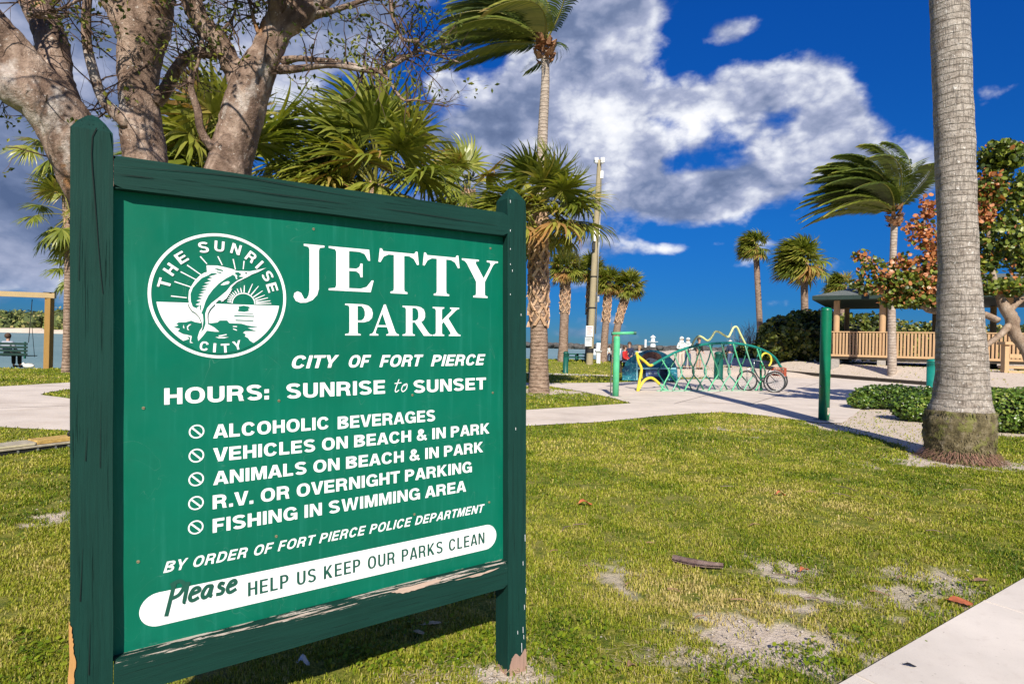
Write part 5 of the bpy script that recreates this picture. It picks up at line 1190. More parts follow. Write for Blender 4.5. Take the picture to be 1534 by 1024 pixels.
for k in range(24):
    q = MB(); t = (.06, .15, .22, .3, .36, .42, .5, .56, .62, .68, .72, .12, .26, .4, .52, .6, .80, .84, .88, .92, .95, .78, .86, .45)[k]; roundleaf(q, Vector(), Vector((0, 0, 1)), 1., t); shared.append((t, q.mesh('leaf', sg)))
for i, (p, n, r, t) in enumerate(cand):
    if i < 280:
        me = min(shared, key=lambda s_: abs(s_[0]-t)+random.uniform(0, .03))[1]; o = link('leaf', me); o.parent = sgt
        o.matrix_parent_inverse = sgt.matrix_basis.inverted(); o.matrix_basis = Matrix.Translation(p) @ n.to_track_quat('Z', 'Y').to_matrix().to_4x4() @ Matrix.Scale(r*1.1, 4)
    else: roundleaf(gl, p, n, r, t)
gl.build('foliage', sg, sgt, kind='stuff')
# dense shrub masses: a near-black solid coloured as inner shade, many leaves over it
hl = leafy('hedge_leaf', [(0, (.014, .024, .008)), (.35, (.055, .080, .014)), (.6, (.17, .21, .035)), (.85, (.38, .40, .08)), (1, (.34, .26, .10))], .25, .38, .5)
gcl = leafy('ground_cover_leaf', [(0, (.02, .05, .008)), (.4, (.07, .14, .018)), (.7, (.17, .27, .035)), (1, (.36, .40, .09))], .25, .32, .55)
core = plain('inner_shade', (.022, .026, .012), .95, .4, 9)
def shrub(name, label, cat, blobs, n, size, mt, group=None, rnd=True, corek=.72, base=None, tr=(0, .95), kindleaf='foliage', lean=.3):
    b0 = blobs[0]; c = P(b0[0], b0[1], b0[4]); z = tz(c.x, c.y) if base is None else base
    t = thing(name, label, cat, (c.x, c.y, z), 0, group); g = MB(); gc_ = MB(); tot = sum(b[5] for b in blobs)
    for (x, y, rx, ry, d, wt, yel) in blobs:
        c = P(x, y, d); X, Z = PR(rx, d), PR(ry, d); Yd = min(X, max(Z*1.2, .4))
        k = 12; vs_ = []; nf = []
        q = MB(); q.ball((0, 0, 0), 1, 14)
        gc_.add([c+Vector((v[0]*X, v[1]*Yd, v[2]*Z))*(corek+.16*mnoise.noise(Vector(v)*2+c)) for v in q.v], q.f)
        for _ in range(int(n*wt/tot)):
            u = Vector((random.gauss(0, 1), random.gauss(0, 1), random.gauss(0, 1))).normalized()
            rr_ = random.uniform(.78, 1.04)+.17*mnoise.noise(u*2.6+c*.7)+.10*mnoise.noise(u*7+c)
            p = c+Vector((u.x*X, u.y*Yd, u.z*Z))*rr_
            if p.z < z+.01: continue
            nn = (u*lean+Vector((random.gauss(0, .6), random.gauss(-.1, .6), random.gauss(.3, .6)))); tt_ = min(tr[1], max(tr[0]+.01, random.gauss(.42, .22)+yel*(random.random() < .25)*.5+.35*mnoise.noise(p*.9)))
            s = size*random.uniform(.6, 1.3)
            if rnd: roundleaf(g, p, nn, s, tt_, 5)
            else: leafquad(g, p, nn, Vector((random.gauss(0, 1), random.gauss(0, 1), random.gauss(0, 1))), s*2.2, s*1.1, tt_)
    gc_.build('shade_core', core, t, smooth=True, kind='stuff'); g.build(kindleaf, mt, t, kind='stuff'); return t
gH = 'dark leafy bushes behind the plaza'
shrub('large_shrub', 'dark round-leaved bush just right of the bike rack, against the sky', 'bush', [(1172, 508, 34, 34, 38, 1, .5), (1150, 522, 20, 20, 38, .4, .3), (1200, 502, 26, 38, 38.5, .8, .6)], 5200, .13, hl, gH)
shrub('large_shrub', 'dark bush between the wind-blown palm trunk and the pavilion', 'bush', [(1230, 500, 26, 38, 38, 1, .6), (1215, 515, 20, 24, 37, .6, .6)], 2600, .13, hl, gH)
shrub('large_shrub', 'dark bush seen beneath the left end of the pavilion roof', 'bush', [(1270, 505, 34, 36, 42, 1, .3), (1310, 504, 30, 36, 43, .8, .3)], 2600, .13, hl, gH)
shrub('large_shrub', 'sunlit yellow-green bush seen through the middle of the pavilion', 'bush', [(1350, 512, 34, 32, 45, 1, 1.2), (1388, 510, 30, 28, 45, .8, 1.2)], 2400, .13, hl, gH, tr=(.3, .95))
shrub('large_shrub', 'low light green bushes seen through the right part of the pavilion', 'bush', [(1425, 515, 34, 28, 46, 1, .8), (1480, 514, 40, 28, 46, 1, 1.), (1535, 514, 40, 28, 46, 1, 1.)], 2600, .14, hl, gH, tr=(.2, .95))
shrub('bare_shrub', 'greyish leafless thicket between the bike rack and the dark bushes', 'bush', [(1118, 536, 26, 20, 44, 1, .2), (1096, 540, 20, 16, 44, .6, .2)], 2200, .10, hl, None, corek=.5)
TW2 = MB()
for _ in range(60):
    p = P(random.uniform(1098, 1135), 540, 46); q = p+Vector((random.gauss(0, .5), random.gauss(0, .3), random.uniform(1.2, 3.1))); TW2.tube([p, p.lerp(q, .5)+Vector((random.gauss(0, .15), 0, 0)), q], [.03, .02, .006], 3)
    for k in range(3):
        a = p.lerp(q, random.uniform(.4, .9)); TW2.tube([a, a+Vector((random.gauss(0, .4), 0, random.uniform(.2, .8)))], [.014, .005], 3)
o = TW2.build('thicket', plain('grey_twig', (.28, .24, .23), .9, .2), kind='stuff', label='thin grey bare twigs rising between the bike rack and the dark bushes')
gG = 'low clipped ground cover bushes'
def ZD(x, y): return G(x, y).y
shrub('ground_cover', 'low bright green clipped shrub left of the big palm, farther back', 'hedge', [(1318, 594, 42, 17, ZD(1318, 612), 1, .3), (1345, 592, 32, 16, ZD(1345, 611), .8, .3), (1290, 601, 18, 9, ZD(1290, 612), .4, .3)], 5200, .030, gcl, gG, lean=.8)
shrub('ground_cover', 'low green clipped shrub touching the left side of the big palm trunk', 'hedge', [(1372, 610, 34, 21, ZD(1372, 630), 1, .3), (1402, 608, 34, 24, ZD(1402, 630), 1, .3), (1390, 594, 32, 16, ZD(1390, 612), .6, .3)], 6500, .028, gcl, gG, lean=.8)
shrub('ground_cover', 'wide low green clipped shrub right of the big palm trunk', 'hedge', [(1500, 616, 46, 32, ZD(1500, 645), 1.3, .3), (1550, 618, 42, 34, ZD(1550, 648), 1.2, .3), (1470, 604, 42, 24, ZD(1470, 628), .8, .3), (1530, 596, 52, 16, ZD(1530, 616), .8, .3)], 11000, .028, gcl, gG, lean=.8)
# far wooded shore on the left: seen as one mass
g = MB(); gc_ = MB(); D = 400
for i in range(430):
    x = random.uniform(-500, 260); d = D+random.uniform(-2, 40); c = P(x, 485, d); r = random.uniform(4, 9); c.z = 3.0+random.uniform(0, 9.5)*(.8+.4*mnoise.noise(Vector((c.x*.02, 0, 0))))
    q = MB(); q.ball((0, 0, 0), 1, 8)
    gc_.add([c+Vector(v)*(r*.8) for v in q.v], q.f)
    for _ in range(60):
        u = Vector((random.gauss(0, 1), random.gauss(-.4, .8), random.gauss(.2, 1))).normalized(); roundleaf(g, c+u*r*random.uniform(.8, 1.08), u+Vector((random.gauss(0, .5),)*3), random.uniform(.7, 1.4), min(.97, max(.02, random.gauss(.5, .2)+.35*mnoise.noise(c*.03))), 4)
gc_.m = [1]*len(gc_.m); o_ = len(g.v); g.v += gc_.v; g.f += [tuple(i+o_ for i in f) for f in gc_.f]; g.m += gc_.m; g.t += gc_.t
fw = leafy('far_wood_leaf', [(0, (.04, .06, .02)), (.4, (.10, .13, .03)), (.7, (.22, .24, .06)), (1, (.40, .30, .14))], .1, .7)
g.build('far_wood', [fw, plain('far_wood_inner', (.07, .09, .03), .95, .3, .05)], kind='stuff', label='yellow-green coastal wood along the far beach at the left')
# ------------------------------------------------------------------ park furniture
green = plain('green_paint', (.0, .16, .075), .35, .12, 5, 0, .5); mint = plain('mint_paint', (.10, .50, .25), .4, .12, 5); dgreen = plain('dark_green_paint', (.006, .09, .065), .45, .2, 6)
teal = plain('teal_paint', (.01, .20, .16), .4, .2, 4); teal_l = plain('pale_green_paint', (.18, .46, .30), .45, .2, 5); yel = plain('yellow_paint', (.75, .60, .05), .4, .12, 6); yelp = plain('pale_yellow_paint', (.62, .66, .30), .4, .1, 6)
steel = plain('galvanised_steel', (.42, .43, .42), .4, .15, 20, .7); white = plain('white_paint', (.78, .78, .76), .5, .06, 6); black = plain('black_rubber', (.02, .02, .022), .6, .2, 20)
chrome = plain('bright_steel', (.55, .55, .56), .25, .1, 20, .9); redp = plain('red_plastic', (.50, .10, .05), .5, .2, 12); tan = wood('tan_timber', (.46, .30, .17), (.30, .18, .09), 2, 0, .75, .3); tanh = wood('tan_timber_flat', (.48, .32, .18), (.32, .20, .10), 0, 0, .75, .3)
polew = wood('pole_timber', (.33, .28, .18), (.20, .16, .09), 2, 0, .85, .5); darkw = plain('dark_timber', (.05, .04, .03), .85, .3, 6); scratch = plain('worn_primer', (.45, .38, .30), .7, .4, 30)
def green_post(label, px, by, ty, wpx, mt, arm):
    b = G(px, by); D = b.y; r = PR(wpx, D)/2; H = P(px, ty, D).z
    t = thing('green_post', label, 'post', b); g = MB(); g.lathe(b-Vector((0, 0, .05)), [(r, 0), (r, H*.5), (r, H-.03), (r*.98, H+.0), (r*.85, H+.03), (r*.3, H+.05), (.001, H+.05)], 28); g.build('shaft', mt, t, smooth=True)
    g = MB(); g.lathe(b, [(r*1.04, .0), (r*1.9, .0), (r*1.9, .018), (r*1.04, .022)], 24); g.build('base_plate', concrete_dk, t)
    return t, b, D, r, H
concrete_dk = plain('weathered_cement', (.36, .33, .30), .9, .2, 12)
t, b, D, r, H = green_post('tall dark green steel post standing at the edge of the lawn', 1234, 630, 460, 15, green, 0)
for k in range(4):
    g = MB(); a = k*math.pi/2+.5; c = b+Vector((math.cos(a)*r*1.5, math.sin(a)*r*1.5, .018)); g.lathe(c, [(.012, 0), (.012, .02), (.001, .024)], 6); g.build('bolt', steel, t)
def wrap(name, a0, a1, z0, z1, mt, off=.003, n=8):
    g = MB(); v = []
    for i in range(n+1):
        a = R(a0+(a1-a0)*i/n); v += [b+Vector((math.cos(a)*(r+off), math.sin(a)*(r+off), z0)), b+Vector((math.cos(a)*(r+off), math.sin(a)*(r+off), z1))]
    g.add(v, [(2*i, 2*i+2, 2*i+3, 2*i+1) for i in range(n)]); g.build(name, mt, t)
wrap('worn_patch', -82, -8, .14, .29, scratch); wrap('worn_patch', -60, -20, .11, .17, mint, .004)
g = MB(); c = b+Vector((-r, -.03, .72)); g.ball(c, .022, 8); g.build('push_button', steel, t)
wrap('cap_seam', 0, 360, H-.075, H-.068, dgreen, .002, 28)
t, b, D, r, H = green_post('light green shower post with a short arm across its top', 922, 594, 503, 9.6, mint, 1)
g = MB(); a0 = P(917, 499.5, D-.02); g.tube([a0, P(950, 498.5, D-.1)], .045, 10); g.build('arm', mint, t, smooth=True)
g = MB(); g.tube([P(949, 498.5, D-.1), P(953, 498.5, D-.1)], .052, 10); g.tube([P(916, 499.5, D-.02), P(917.5, 499.5, D-.02)], .055, 10); g.build('arm_cap', dgreen, t)
g = MB(); c = G(914.5, 592); g.tube([c+Vector((0, 0, -.05)), Vector((c.x+.01, c.y, 1.55)), b+Vector((-r*.5, 0, 1.62))], .018, 8); g.build('pipe', steel, t, smooth=True)
g = MB()
for z in (.5, 1.1): g.tube([Vector((c.x, c.y, z)), b+Vector((-r*.8, 0, z))], .012, 6)
g.build('pipe_clamp', steel, t)
def bollard(label, px, by, ty, wpx, mt, D=None, z=None):
    b = G(px, by) if D is None else P(px, by, D); D = b.y
    if z is not None: b.z = z
    r = PR(wpx, D)/2; H = P(px, ty, D).z-b.z; t = thing('bollard', label, 'bollard', b, 0, 'green bollards round the plaza')
    g = MB(); g.lathe(b, [(r*1.12, -.04), (r*1.12, .05), (r, .07), (r, H*.74)], 20); g.build('shaft', mt, t, smooth=True)
    for k in range(3): g = MB(); g.lathe(b, [(r*.8, H*(.745+.045*k)), (r*1.03, H*(.75+.045*k)), (r*1.03, H*(.775+.045*k)), (r*.8, H*(.785+.045*k))], 20); g.build('louvre', mt, t)
    g = MB(); g.lathe(b, [(r*.7, H*.74), (r*.7, H*.88)], 12); g.build('core', steel, t)
    g = MB(); g.lathe(b, [(r*1.02, H*.88), (r*1.02, H*.92), (r*.9, H*.96), (r*.6, H*.99), (.001, H)], 20); g.build('cap', mt, t, smooth=True)
bollard('dark green bollard light on the grass strip right of the stout palm', 847, 559, 526, 8, dgreen)
bollard('green bollard just left of the big palm trunk, in front of the pavilion', 1397, 582, 537, 16, teal)
bollard('stout dark green bollard standing behind the bike rack', 1076, 568, 526, 13, dgreen)
# utility pole
D = 32.5; b = P(883, 541, D); b.z = tz(b.x, b.y); tp = P(898, 240, D)
t = thing('utility_pole', 'slightly leaning timber utility pole with two white notices and cameras on top', 'pole', b)
pa = smoothpath([b-Vector((0, 0, .3)), b.lerp(tp, .5), tp], 12); g = MB(); g.tube(pa, lerp_list([.20, .17, .12], len(pa)), 14); g.build('shaft', polew, t, smooth=True)
def pbox(x0, y0, x1, y1, mt, name, dd=.3, th=.25, lab=None):
    g = MB(); a_, c_ = P(x0, y1, D-dd), P(x1, y0, D-dd); g.box((a_.x, D-dd, a_.z), (c_.x, D-dd+th, c_.z), bev=.008); o = g.build(name, mt, t, label=lab); return a_, c_
papr = plain('notice_paper', (.74, .74, .72), .5, .05, 20)
for (x0, y0, x1, y1) in ((877.5, 488, 889, 504), (876, 505, 887, 518.5)):
    a_, c_ = pbox(x0, y0, x1, y1, papr if y0 < 500 else plain('notice_grey', (.52, .55, .58), .5, .05, 20), 'notice', .30, .03)
    g = MB()
    for k in range(4 if y0 < 500 else 2):
        z = c_.z-(c_.z-a_.z)*(.2+.18*k); g.add([(a_.x+.06, D-.304, z), (c_.x-.07-.05*(k % 2), D-.304, z), (c_.x-.07-.05*(k % 2), D-.304, z+.035), (a_.x+.06, D-.304, z+.035)], [(0, 1, 2, 3)])
    g.build('notice_print', redp if y0 < 500 else steel, t, kind='stuff')
for y, h in ((521, 7), (458, 2), (412, 1.5)):
    c = b.lerp(tp, (541-y)/301); g = MB(); g.lathe(c, [(.205, -PR(h, D)/2), (.205, PR(h, D)/2)], 14); g.build('band', black, t)
pbox(899, 256, 904, 267, white, 'equipment_box', .1); pbox(888, 346, 893, 361, white, 'equipment_box', .32, .2); pbox(887, 363, 892, 374, black, 'equipment_box', .34, .2); pbox(893, 444, 898, 452, steel, 'equipment_box', .1)
g = MB(); g.tube([P(892, 500, D-.1), P(901, 270, D-.1)], .035, 8); g.build('conduit', steel, t, smooth=True)
for x in (893, 902):
    g = MB(); c = P(x, 240, D-.15); g.box((c.x-.11, c.y-.2, c.z-.08), (c.x+.11, c.y+.25, c.z+.1), bev=.03); g.ball(c+Vector((0, -.1, -.13)), .11, 10); o = g.build('camera_head', white, t)
g = MB(); g.box((tp.x-.3, tp.y-.06, tp.z-.12), (tp.x+.3, tp.y+.06, tp.z-.02)); g.build('bracket', steel, t)

# --- pavilion ---
A = P(1247, 500, 33); B = P(1560, 500, 28); A.z = B.z = 0; f = (B-A).normalized(); nb2 = Vector((-f.y, f.x, 0)); nb2 = nb2 if nb2.y > 0 else -nb2
zf, zr, ze, zq = 1.16, 2.55, 4.38, 5.75; LEN, DEP = 15.0, 7.0
M4 = Matrix.Translation(A) @ Matrix(((f.x, nb2.x, 0, 0), (f.y, nb2.y, 0, 0), (0, 0, 1, 0), (0, 0, 0, 1)))
pav = thing('pavilion', 'raised timber picnic pavilion with slatted railing and dark shingled roof', 'pavilion', M=Matrix.Translation((0, 0, 0)) @ M4)
def pv(name, g, mt, **k): return g.build(name, mt, pav, world=False, **k)
g = MB(); g.box((-.1, -.1, zf-.16), (LEN, DEP, zf-.02)); pv('deck', g, darkw)
g = MB(); g.box((-.1, -.16, zf-.02), (LEN, -.06, zf+.10)); pv('bottom_rail', g, tanh)
g = MB(); g.box((-.1, -.19, zr-.06), (LEN, -.03, zr)); pv('top_rail', g, tanh)
g = MB(); g.box((-.16, -.1, zr-.06), (-.02, DEP, zr)); pv('top_rail', g, tanh)
bm_ = MB(); bm_.box((-.048, -.05, 0), (.048, .0, zr-zf-.10)); bme = bm_.mesh('baluster', tan)
n = int(LEN/.158)
for i in range(n):
    o = link('baluster', bme, pav, world=False); o.location = (.1+i*.158, -.105, zf+.04)
for i in range(40):
    o = link('baluster', bme, pav, world=False); o.location = (-.10, .2+i*.16, zf+.04); o.rotation_euler = (0, 0, math.pi/2)
for i in range(int(LEN/.24)):
    o = link('baluster', bme, pav, world=False); o.location = (.1+i*.24, DEP-.1, zf+.04)
g = MB(); g.box((-.1, DEP-.16, zr-.06), (LEN, DEP-.02, zr)); pv('top_rail', g, tanh)
def onf(px):                                    # distance along the front where pixel column px meets it
    a = (px-767)/FPX; a *= 1; return (a*A.y-A.x)/(f.x-a*f.y)
xs = [onf(1252), onf(1321), onf(1407), onf(1511), onf(1511)+2.8]
for x in xs:
    for y in (.08, DEP-.35):
        g = MB(); g.lathe((x, y, 0), [(.16, zf), (.155, ze+.0)], 14); pv('column', g, tan)
        g = MB(); g.box((x-.2, y-.2, -.2), (x+.2, y+.2, zf-.17)); pv('pier', g, concrete_dk)
g = MB(); g.box((-.3, .0, ze-.02), (LEN, .16, ze+.22)); pv('header_beam', g, darkw)
g = MB(); g.box((-.3, DEP-.4, ze-.02), (LEN, DEP-.24, ze+.22)); pv('header_beam', g, darkw)
roofm, N = mat('roof_shingle', .9, 0, .2)
x_, y_, z_ = N.sep(N.o); rw = N.math('FRACT', N.math('MULTIPLY', z_, 7.)); nn = N.noise(N.vmath('MULTIPLY', N.o, (3, 3, 14)), 3, 4, .7)
c = N.ramp(nn, [(.3, (.07, .085, .085)), (.7, (.20, .22, .21))]); c = N.mix(N.mapr(rw, 0, .22, .8, 0), c, (.03, .04, .04)); N.put(N.b.inputs['Base Color'], c); bump(N, rw, .5, .03)
fas = plain('fascia_green', (.015, .035, .03), .6, .2, 3)
x0, x1, y0, y1 = -.95, LEN, -1.0, DEP+.9; ym = (y0+y1)/2; hip = (y1-y0)/2
g = MB(); zb = ze+.12; v = [(x0, y0, zb), (x1, y0, zb), (x1, y1, zb), (x0, y1, zb), (x0+hip, ym, zq+.1), (x1, ym, zq+.1)]
g.add(v, [(0, 1, 5, 4), (2, 3, 4, 5), (3, 0, 4), (1, 2, 5)]); pv('roof', g, roofm)
g = MB(); g.box((x0, y0, zb-.22), (x1, y1, zb-.01)); pv('fascia', g, fas)
# --- timber bench at the right edge ---
t = thing('wooden_bench', 'chunky tan timber bench end cut by the right edge of the picture', 'bench', P(1513, 578, 24.5)); D = 24.5
bp = lambda x0, y0, x1, y1, nm, d0=0, d1=.12: (lambda g: (g.box((P(x0, y1, D).x, D+d0, P(x0, y1, D).z), (P(x1, y0, D).x, D+d1, P(x0, y0, D).z), bev=.01), g.build(nm, tanh, t)))(MB())
bp(1503, 511.5, 1600, 516, 'top_board', -.1, .35); bp(1505, 516, 1512.5, 557, 'leg', 0, .22); bp(1512.5, 530, 1600, 536, 'rail', 0, .06); bp(1503.5, 555, 1600, 566, 'apron', -.03, .0); bp(1505, 566, 1512, 580, 'leg', 0, .2); bp(1512.5, 548, 1600, 552, 'seat', .1, .6); bp(1592, 516, 1600, 580, 'leg', .02, .2)
# timber edging of the sand area
t = thing('timber_edging', 'long low dark weathered timber edging between the plaza and the raised sand', 'edging', KA); k = 7
for i in range(k):
    p, q = KA.lerp(KB, i/k), KA.lerp(KB, (i+.99)/k); g = MB(); g.beam(p+Vector((0, 0, .07)), q+Vector((0, 0, .07)), .2, .2); g.build('timber', darkw, t)
p2 = KB+(KB-KA).normalized()*9; g = MB(); g.beam(KB+Vector((0, 0, .07)), p2+Vector((0, 0, .07)), .2, .2); g.build('timber', darkw, t)

# --- fish skeleton bike rack ---
r0_, r1_ = G(955, 586), G(1183, 585)
def RK(x, y, off=0.): return P(x, y, r0_.y+(r1_.y-r0_.y)*(x-955)/228+off)
rk = thing('bike_rack', 'green and yellow tube bike rack shaped like a fish skeleton on the plaza', 'bike rack', RK(1070, 585))
def rt(name, pts, r, mt, off=0., n=8, k=5):
    g = MB(); g.tube(smoothpath([RK(x, y, off) for x, y in pts], k), r, n); return g.build(name, mt, rk, smooth=True)
rt('spine', [(976, 547), (990, 539), (1010, 528.5), (1030, 521), (1050, 516.5), (1075, 514), (1100, 514), (1125, 518), (1145, 525), (1160, 535), (1168, 547), (1172, 553)], .045, teal)
rt('tail', [(953, 528), (956, 533), (966, 541), (973, 547), (978, 546)], .045, yel); rt('tail', [(954, 527), (956, 540), (961, 553), (958, 570), (955, 586)], .045, yel); rt('tail', [(955, 586), (964, 571), (972, 566), (979, 567), (988, 575)], .045, yel); rt('tail', [(988, 575), (994, 582), (1000, 585)], .042, teal_l)
rt('fin', [(1036, 519), (1040, 510), (1046, 503.5), (1052, 505), (1060, 510), (1066, 505), (1071, 497), (1077, 497), (1085, 502), (1091, 504.5), (1095, 498), (1099, 490.5), (1104, 490), (1109, 500), (1117, 516)], .036, yelp, k=6)
ring_ = [(1147.5+8.0*math.cos(2*math.pi*i/18), 539+10.5*math.sin(2*math.pi*i/18)) for i in range(18)]
g = MB(); g.tube([RK(x, y) for x, y in ring_], .035, 8, closed=True); g.build('eye_ring', yel, rk, smooth=True)
sp_y = lambda x: float(np.interp(x, [976, 990, 1010, 1030, 1050, 1075, 1100, 1125, 1145, 1160, 1168], [547, 539, 528.5, 521, 516.5, 514, 514, 518, 525, 535, 547]))
for i, x in enumerate(np.linspace(992, 1134, 9)):
    ys = sp_y(x)+1; s = .45+.55*min(1, (586-ys)/70)
    rt('rib', [(x, ys), (x+6*s, ys+(556-ys)*.5), (x+13*s, 558), (x+5*s, 572), (x-2, 585)], .024, teal_l if i % 2 else mint, -.12, 7)
    rt('rib', [(x+4, ys), (x-1*s, ys+(556-ys)*.5), (x-8*s, 557), (x+2*s, 571), (x+9, 584)], .024, green if i % 2 else teal, .5, 7)
rt('rib', [(1139, 522), (1139.5, 550), (1140, 585)], .04, green)
g = MB(); g.tube([RK(x, 585.5) for x in (984, 1142)], .03, 6); g.build('foot_rail', teal_l, rk)

# --- adult tricycle parked at the rack ---
tri = thing('tricycle', 'adult tricycle with two rear wheels and rusty red basket, parked at the rack', 'tricycle', G(1165, 586))
def wheel(c, ax, r, par):
    ax = ax.normalized(); u = ax.orthogonal().normalized(); v = ax.cross(u); ci = lambda rr, o=0: [c+ax*o+u*(rr*math.cos(2*math.pi*i/28))+v*(rr*math.sin(2*math.pi*i/28)) for i in range(28)]
    g = MB(); g.tube(ci(r-.022), .024, 8, closed=True); w_ = g.build('wheel', black, par, smooth=True)
    g = MB(); g.tube(ci(r-.05), .012, 6, closed=True); g.build('rim', steel, w_, smooth=True)
    g = MB()
    for i in range(18): a = 2*math.pi*i/18; g.tube([c+ax*(.03*(-1)**i), c+(u*math.cos(a)+v*math.sin(a))*(r-.055)], .003, 3)
    g.build('spokes', chrome, w_, kind='stuff'); g = MB(); g.tube([c-ax*.05, c+ax*.05], .025, 10); g.build('hub', steel, w_)
D = G(1160, 588).y; c1 = P(1160, 571.5, D); c1.z = PR(15.7, D); rw_ = c1.z; ax = Vector((.30, .95, 0)).normalized(); c2 = c1+ax*.72+Vector((.18, 0, 0)); c2.z = c1.z
c3_ = P(1119, 568, D+.55); c3_.z = rw_; wheel(c1, ax, rw_, tri); wheel(c2, ax, rw_, tri); wheel(c3_, Vector((.62, .78, 0)), rw_, tri)
mid = (c1+c2)/2; F = MB(); bb0 = mid.lerp(c3_, .42); bb0.z = .32; st = mid.lerp(c3_, .22); hd = c3_+(mid-c3_).normalized()*.22; hd.z = .72
F.tube([c1, c2], .016, 8); F.tube(smoothpath([mid, bb0, hd], 5), .019, 8); F.tube(smoothpath([bb0+Vector((0, 0, .05)), bb0.lerp(hd, .5)+Vector((0, 0, -.04)), hd+Vector((0, 0, .08))], 5), .017, 8); F.tube([bb0, Vector((st.x, st.y, .78))], .016, 8); F.tube([mid, Vector((st.x, st.y, .60))], .012, 6)
F.build('frame', plain('frame_paint', (.05, .06, .07), .35, .1, 10, .3), tri, smooth=True)
g = MB(); hx = Vector((-ax.x, -ax.y, 0))
for s in (-.05, .05): g.tube([c3_+ax*s, c3_+ax*s+Vector((0, 0, rw_+.06)), hd+Vector((0, 0, .05))], .011, 6)
g.build('fork', chrome, tri, smooth=True); g = MB(); top = hd+Vector((0, 0, .36)); g.tube([hd, top], .013, 8); g.tube(smoothpath([top+ax*.30+Vector((.22, -.1, -.04)), top+ax*.26, top, top-ax*.26, top-ax*.30+Vector((.22, -.1, -.04))], 5), .012, 8); g.build('handlebar', chrome, tri, smooth=True)
g = MB(); sc = Vector((st.x, st.y, .83)); g.ball(sc, .15, 12, sc=(1.25, .8, .38)); g.ball(sc+(hd-mid).normalized()*.14, .07, 10, sc=(1.5, 1, .5)); g.build('saddle', black, tri, smooth=True)
g = MB(); bm0 = mid+Vector((.10, 0, .22)); M = Matrix.Translation(bm0) @ Matrix.Rotation(math.atan2(ax.y, ax.x), 4, 'Z')
for z in (0, .12, .26): g.tube([M @ Vector(p) for p in ((-.3, -.2, z), (.3, -.2, z), (.3, .2, z), (-.3, .2, z))], .010, 5, closed=True)
for i in range(11):
    for yy in (-.2, .2): g.tube([M @ Vector((-.3+.06*i, yy, 0)), M @ Vector((-.3+.06*i, yy, .26))], .005, 4)
for i in range(7):
    for xx in (-.3, .3): g.tube([M @ Vector((xx, -.2+.066*i, 0)), M @ Vector((xx, -.2+.066*i, .26))], .005, 4)
g.box((-.29, -.19, .0), (.29, .19, .012), M=M); g.build('basket', redp, tri)
g = MB(); g.box((-.25, -.15, .014), (.2, .15, .2), M=M, bev=.03); g.build('basket_load', plain('brown_bag', (.22, .09, .06), .8, .3, 12), tri)
for s, zz in ((-1, -.14), (1, .14)):
    g = MB(); g.tube([bb0+ax*.09*s, bb0+ax*.09*s+Vector((.02, 0, zz))], .009, 6); c = bb0+ax*.13*s+Vector((.02, 0, zz)); g.box((c.x-.05, c.y-.04, c.z-.012), (c.x+.05, c.y+.04, c.z+.012)); g.build('pedal', black, tri)
for c in (c1, c2):
    g = MB(); g.tube([c+Vector((math.cos(a)*(rw_+.03), 0, math.sin(a)*(rw_+.03))) for a in [R(20+14*i) for i in range(9)]], [.02]*9, 6); g.build('mudguard', steel, tri, smooth=True)

# --- mural bench ---
MD = 24.6
mm, N = mat('mural_sea', .45, 0, .4)
n1 = N.noise(N.o, 2.2, 4, .6, 2.2); n2 = N.noise(N.o, 6, 5, .6, 2.5)
c = N.ramp(n1, [(.3, (.005, .05, .12)), (.45, (.01, .14, .22)), (.6, (.02, .22, .26)), (.75, (.005, .09, .16))]); c = N.mix(N.mapr(n2, .60, .66), c, (.35, .60, .62)); N.put(N.b.inputs['Base Color'], c)
lb = plain('mural_pale_blue', (.22, .46, .52), .45, .15, 8); brn = plain('mural_brown', (.17, .07, .04), .5, .45, 9); crm = plain('mural_cream', (.60, .50, .42), .5, .12, 9); db = plain('dark_blue', (.01, .035, .09), .5, .3, 8)
mb = thing('mural_bench', 'domed concrete bench painted with a blue sea scene and a brown turtle face', 'bench', P(975, 571, MD))
def MP(off): return lambda x, y: P(x, y, MD+off)
def mpr(name, pts, mt, a, b_, **k): g = MB(); g.prism(pts, MP(a), MP(b_)); return g.build(name, mt, mb, **k)
q = [tuple(p[:2]) for p in smoothpath([(936, 556, 0), (937, 543, 0), (948, 533, 0), (962, 526.5, 0), (978, 524, 0), (992, 527, 0), (1003, 534, 0), (1012, 545, 0), (1015, 556, 0)], 5)]
mpr('backrest', q+[(1015, 571), (936, 571)], mm, 0, .35)
mpr('side_wall', [(932, 552), (936, 548), (948, 545), (954, 549), (954, 570), (932, 569)], mm, -.8, -.02)
mpr('turtle_head', [tuple(p[:2]) for p in smoothpath([(960, 543, 0), (962, 533, 0), (970, 528, 0), (980, 527, 0), (989, 531, 0), (991, 538, 0), (984, 541, 0), (978, 538, 0), (972, 536, 0), (966, 541, 0), (962, 545, 0)], 4)], brn, -.03, -.001)
mpr('turtle_cheek', [tuple(p[:2]) for p in smoothpath([(966, 540, 0), (972, 536, 0), (979, 537, 0), (985, 540, 0), (980, 544, 0), (973, 546, 0), (967, 545, 0)], 4)], crm, -.045, -.001)
mpr('turtle_eye', [(971+2.2*math.cos(a)+.5, 540+1.4*math.sin(a)) for a in [i*.628 for i in range(10)]], black, -.06, -.03)
mpr('seat', [(951, 550), (1013, 550.5), (1013, 553), (951, 553)], lb, -.75, -.01); mpr('recess_shade', [(953, 553.5), (1012, 553.5), (1012, 571), (953, 571)], db, -.5, -.01)  # dark blue block stands in for the shaded recess under the seat
mpr('front_panel', [(967, 554), (989, 554), (988, 564), (968, 564)], plain('mural_light_panel', (.16, .24, .50), .5, .3, 10), -.55, -.505)
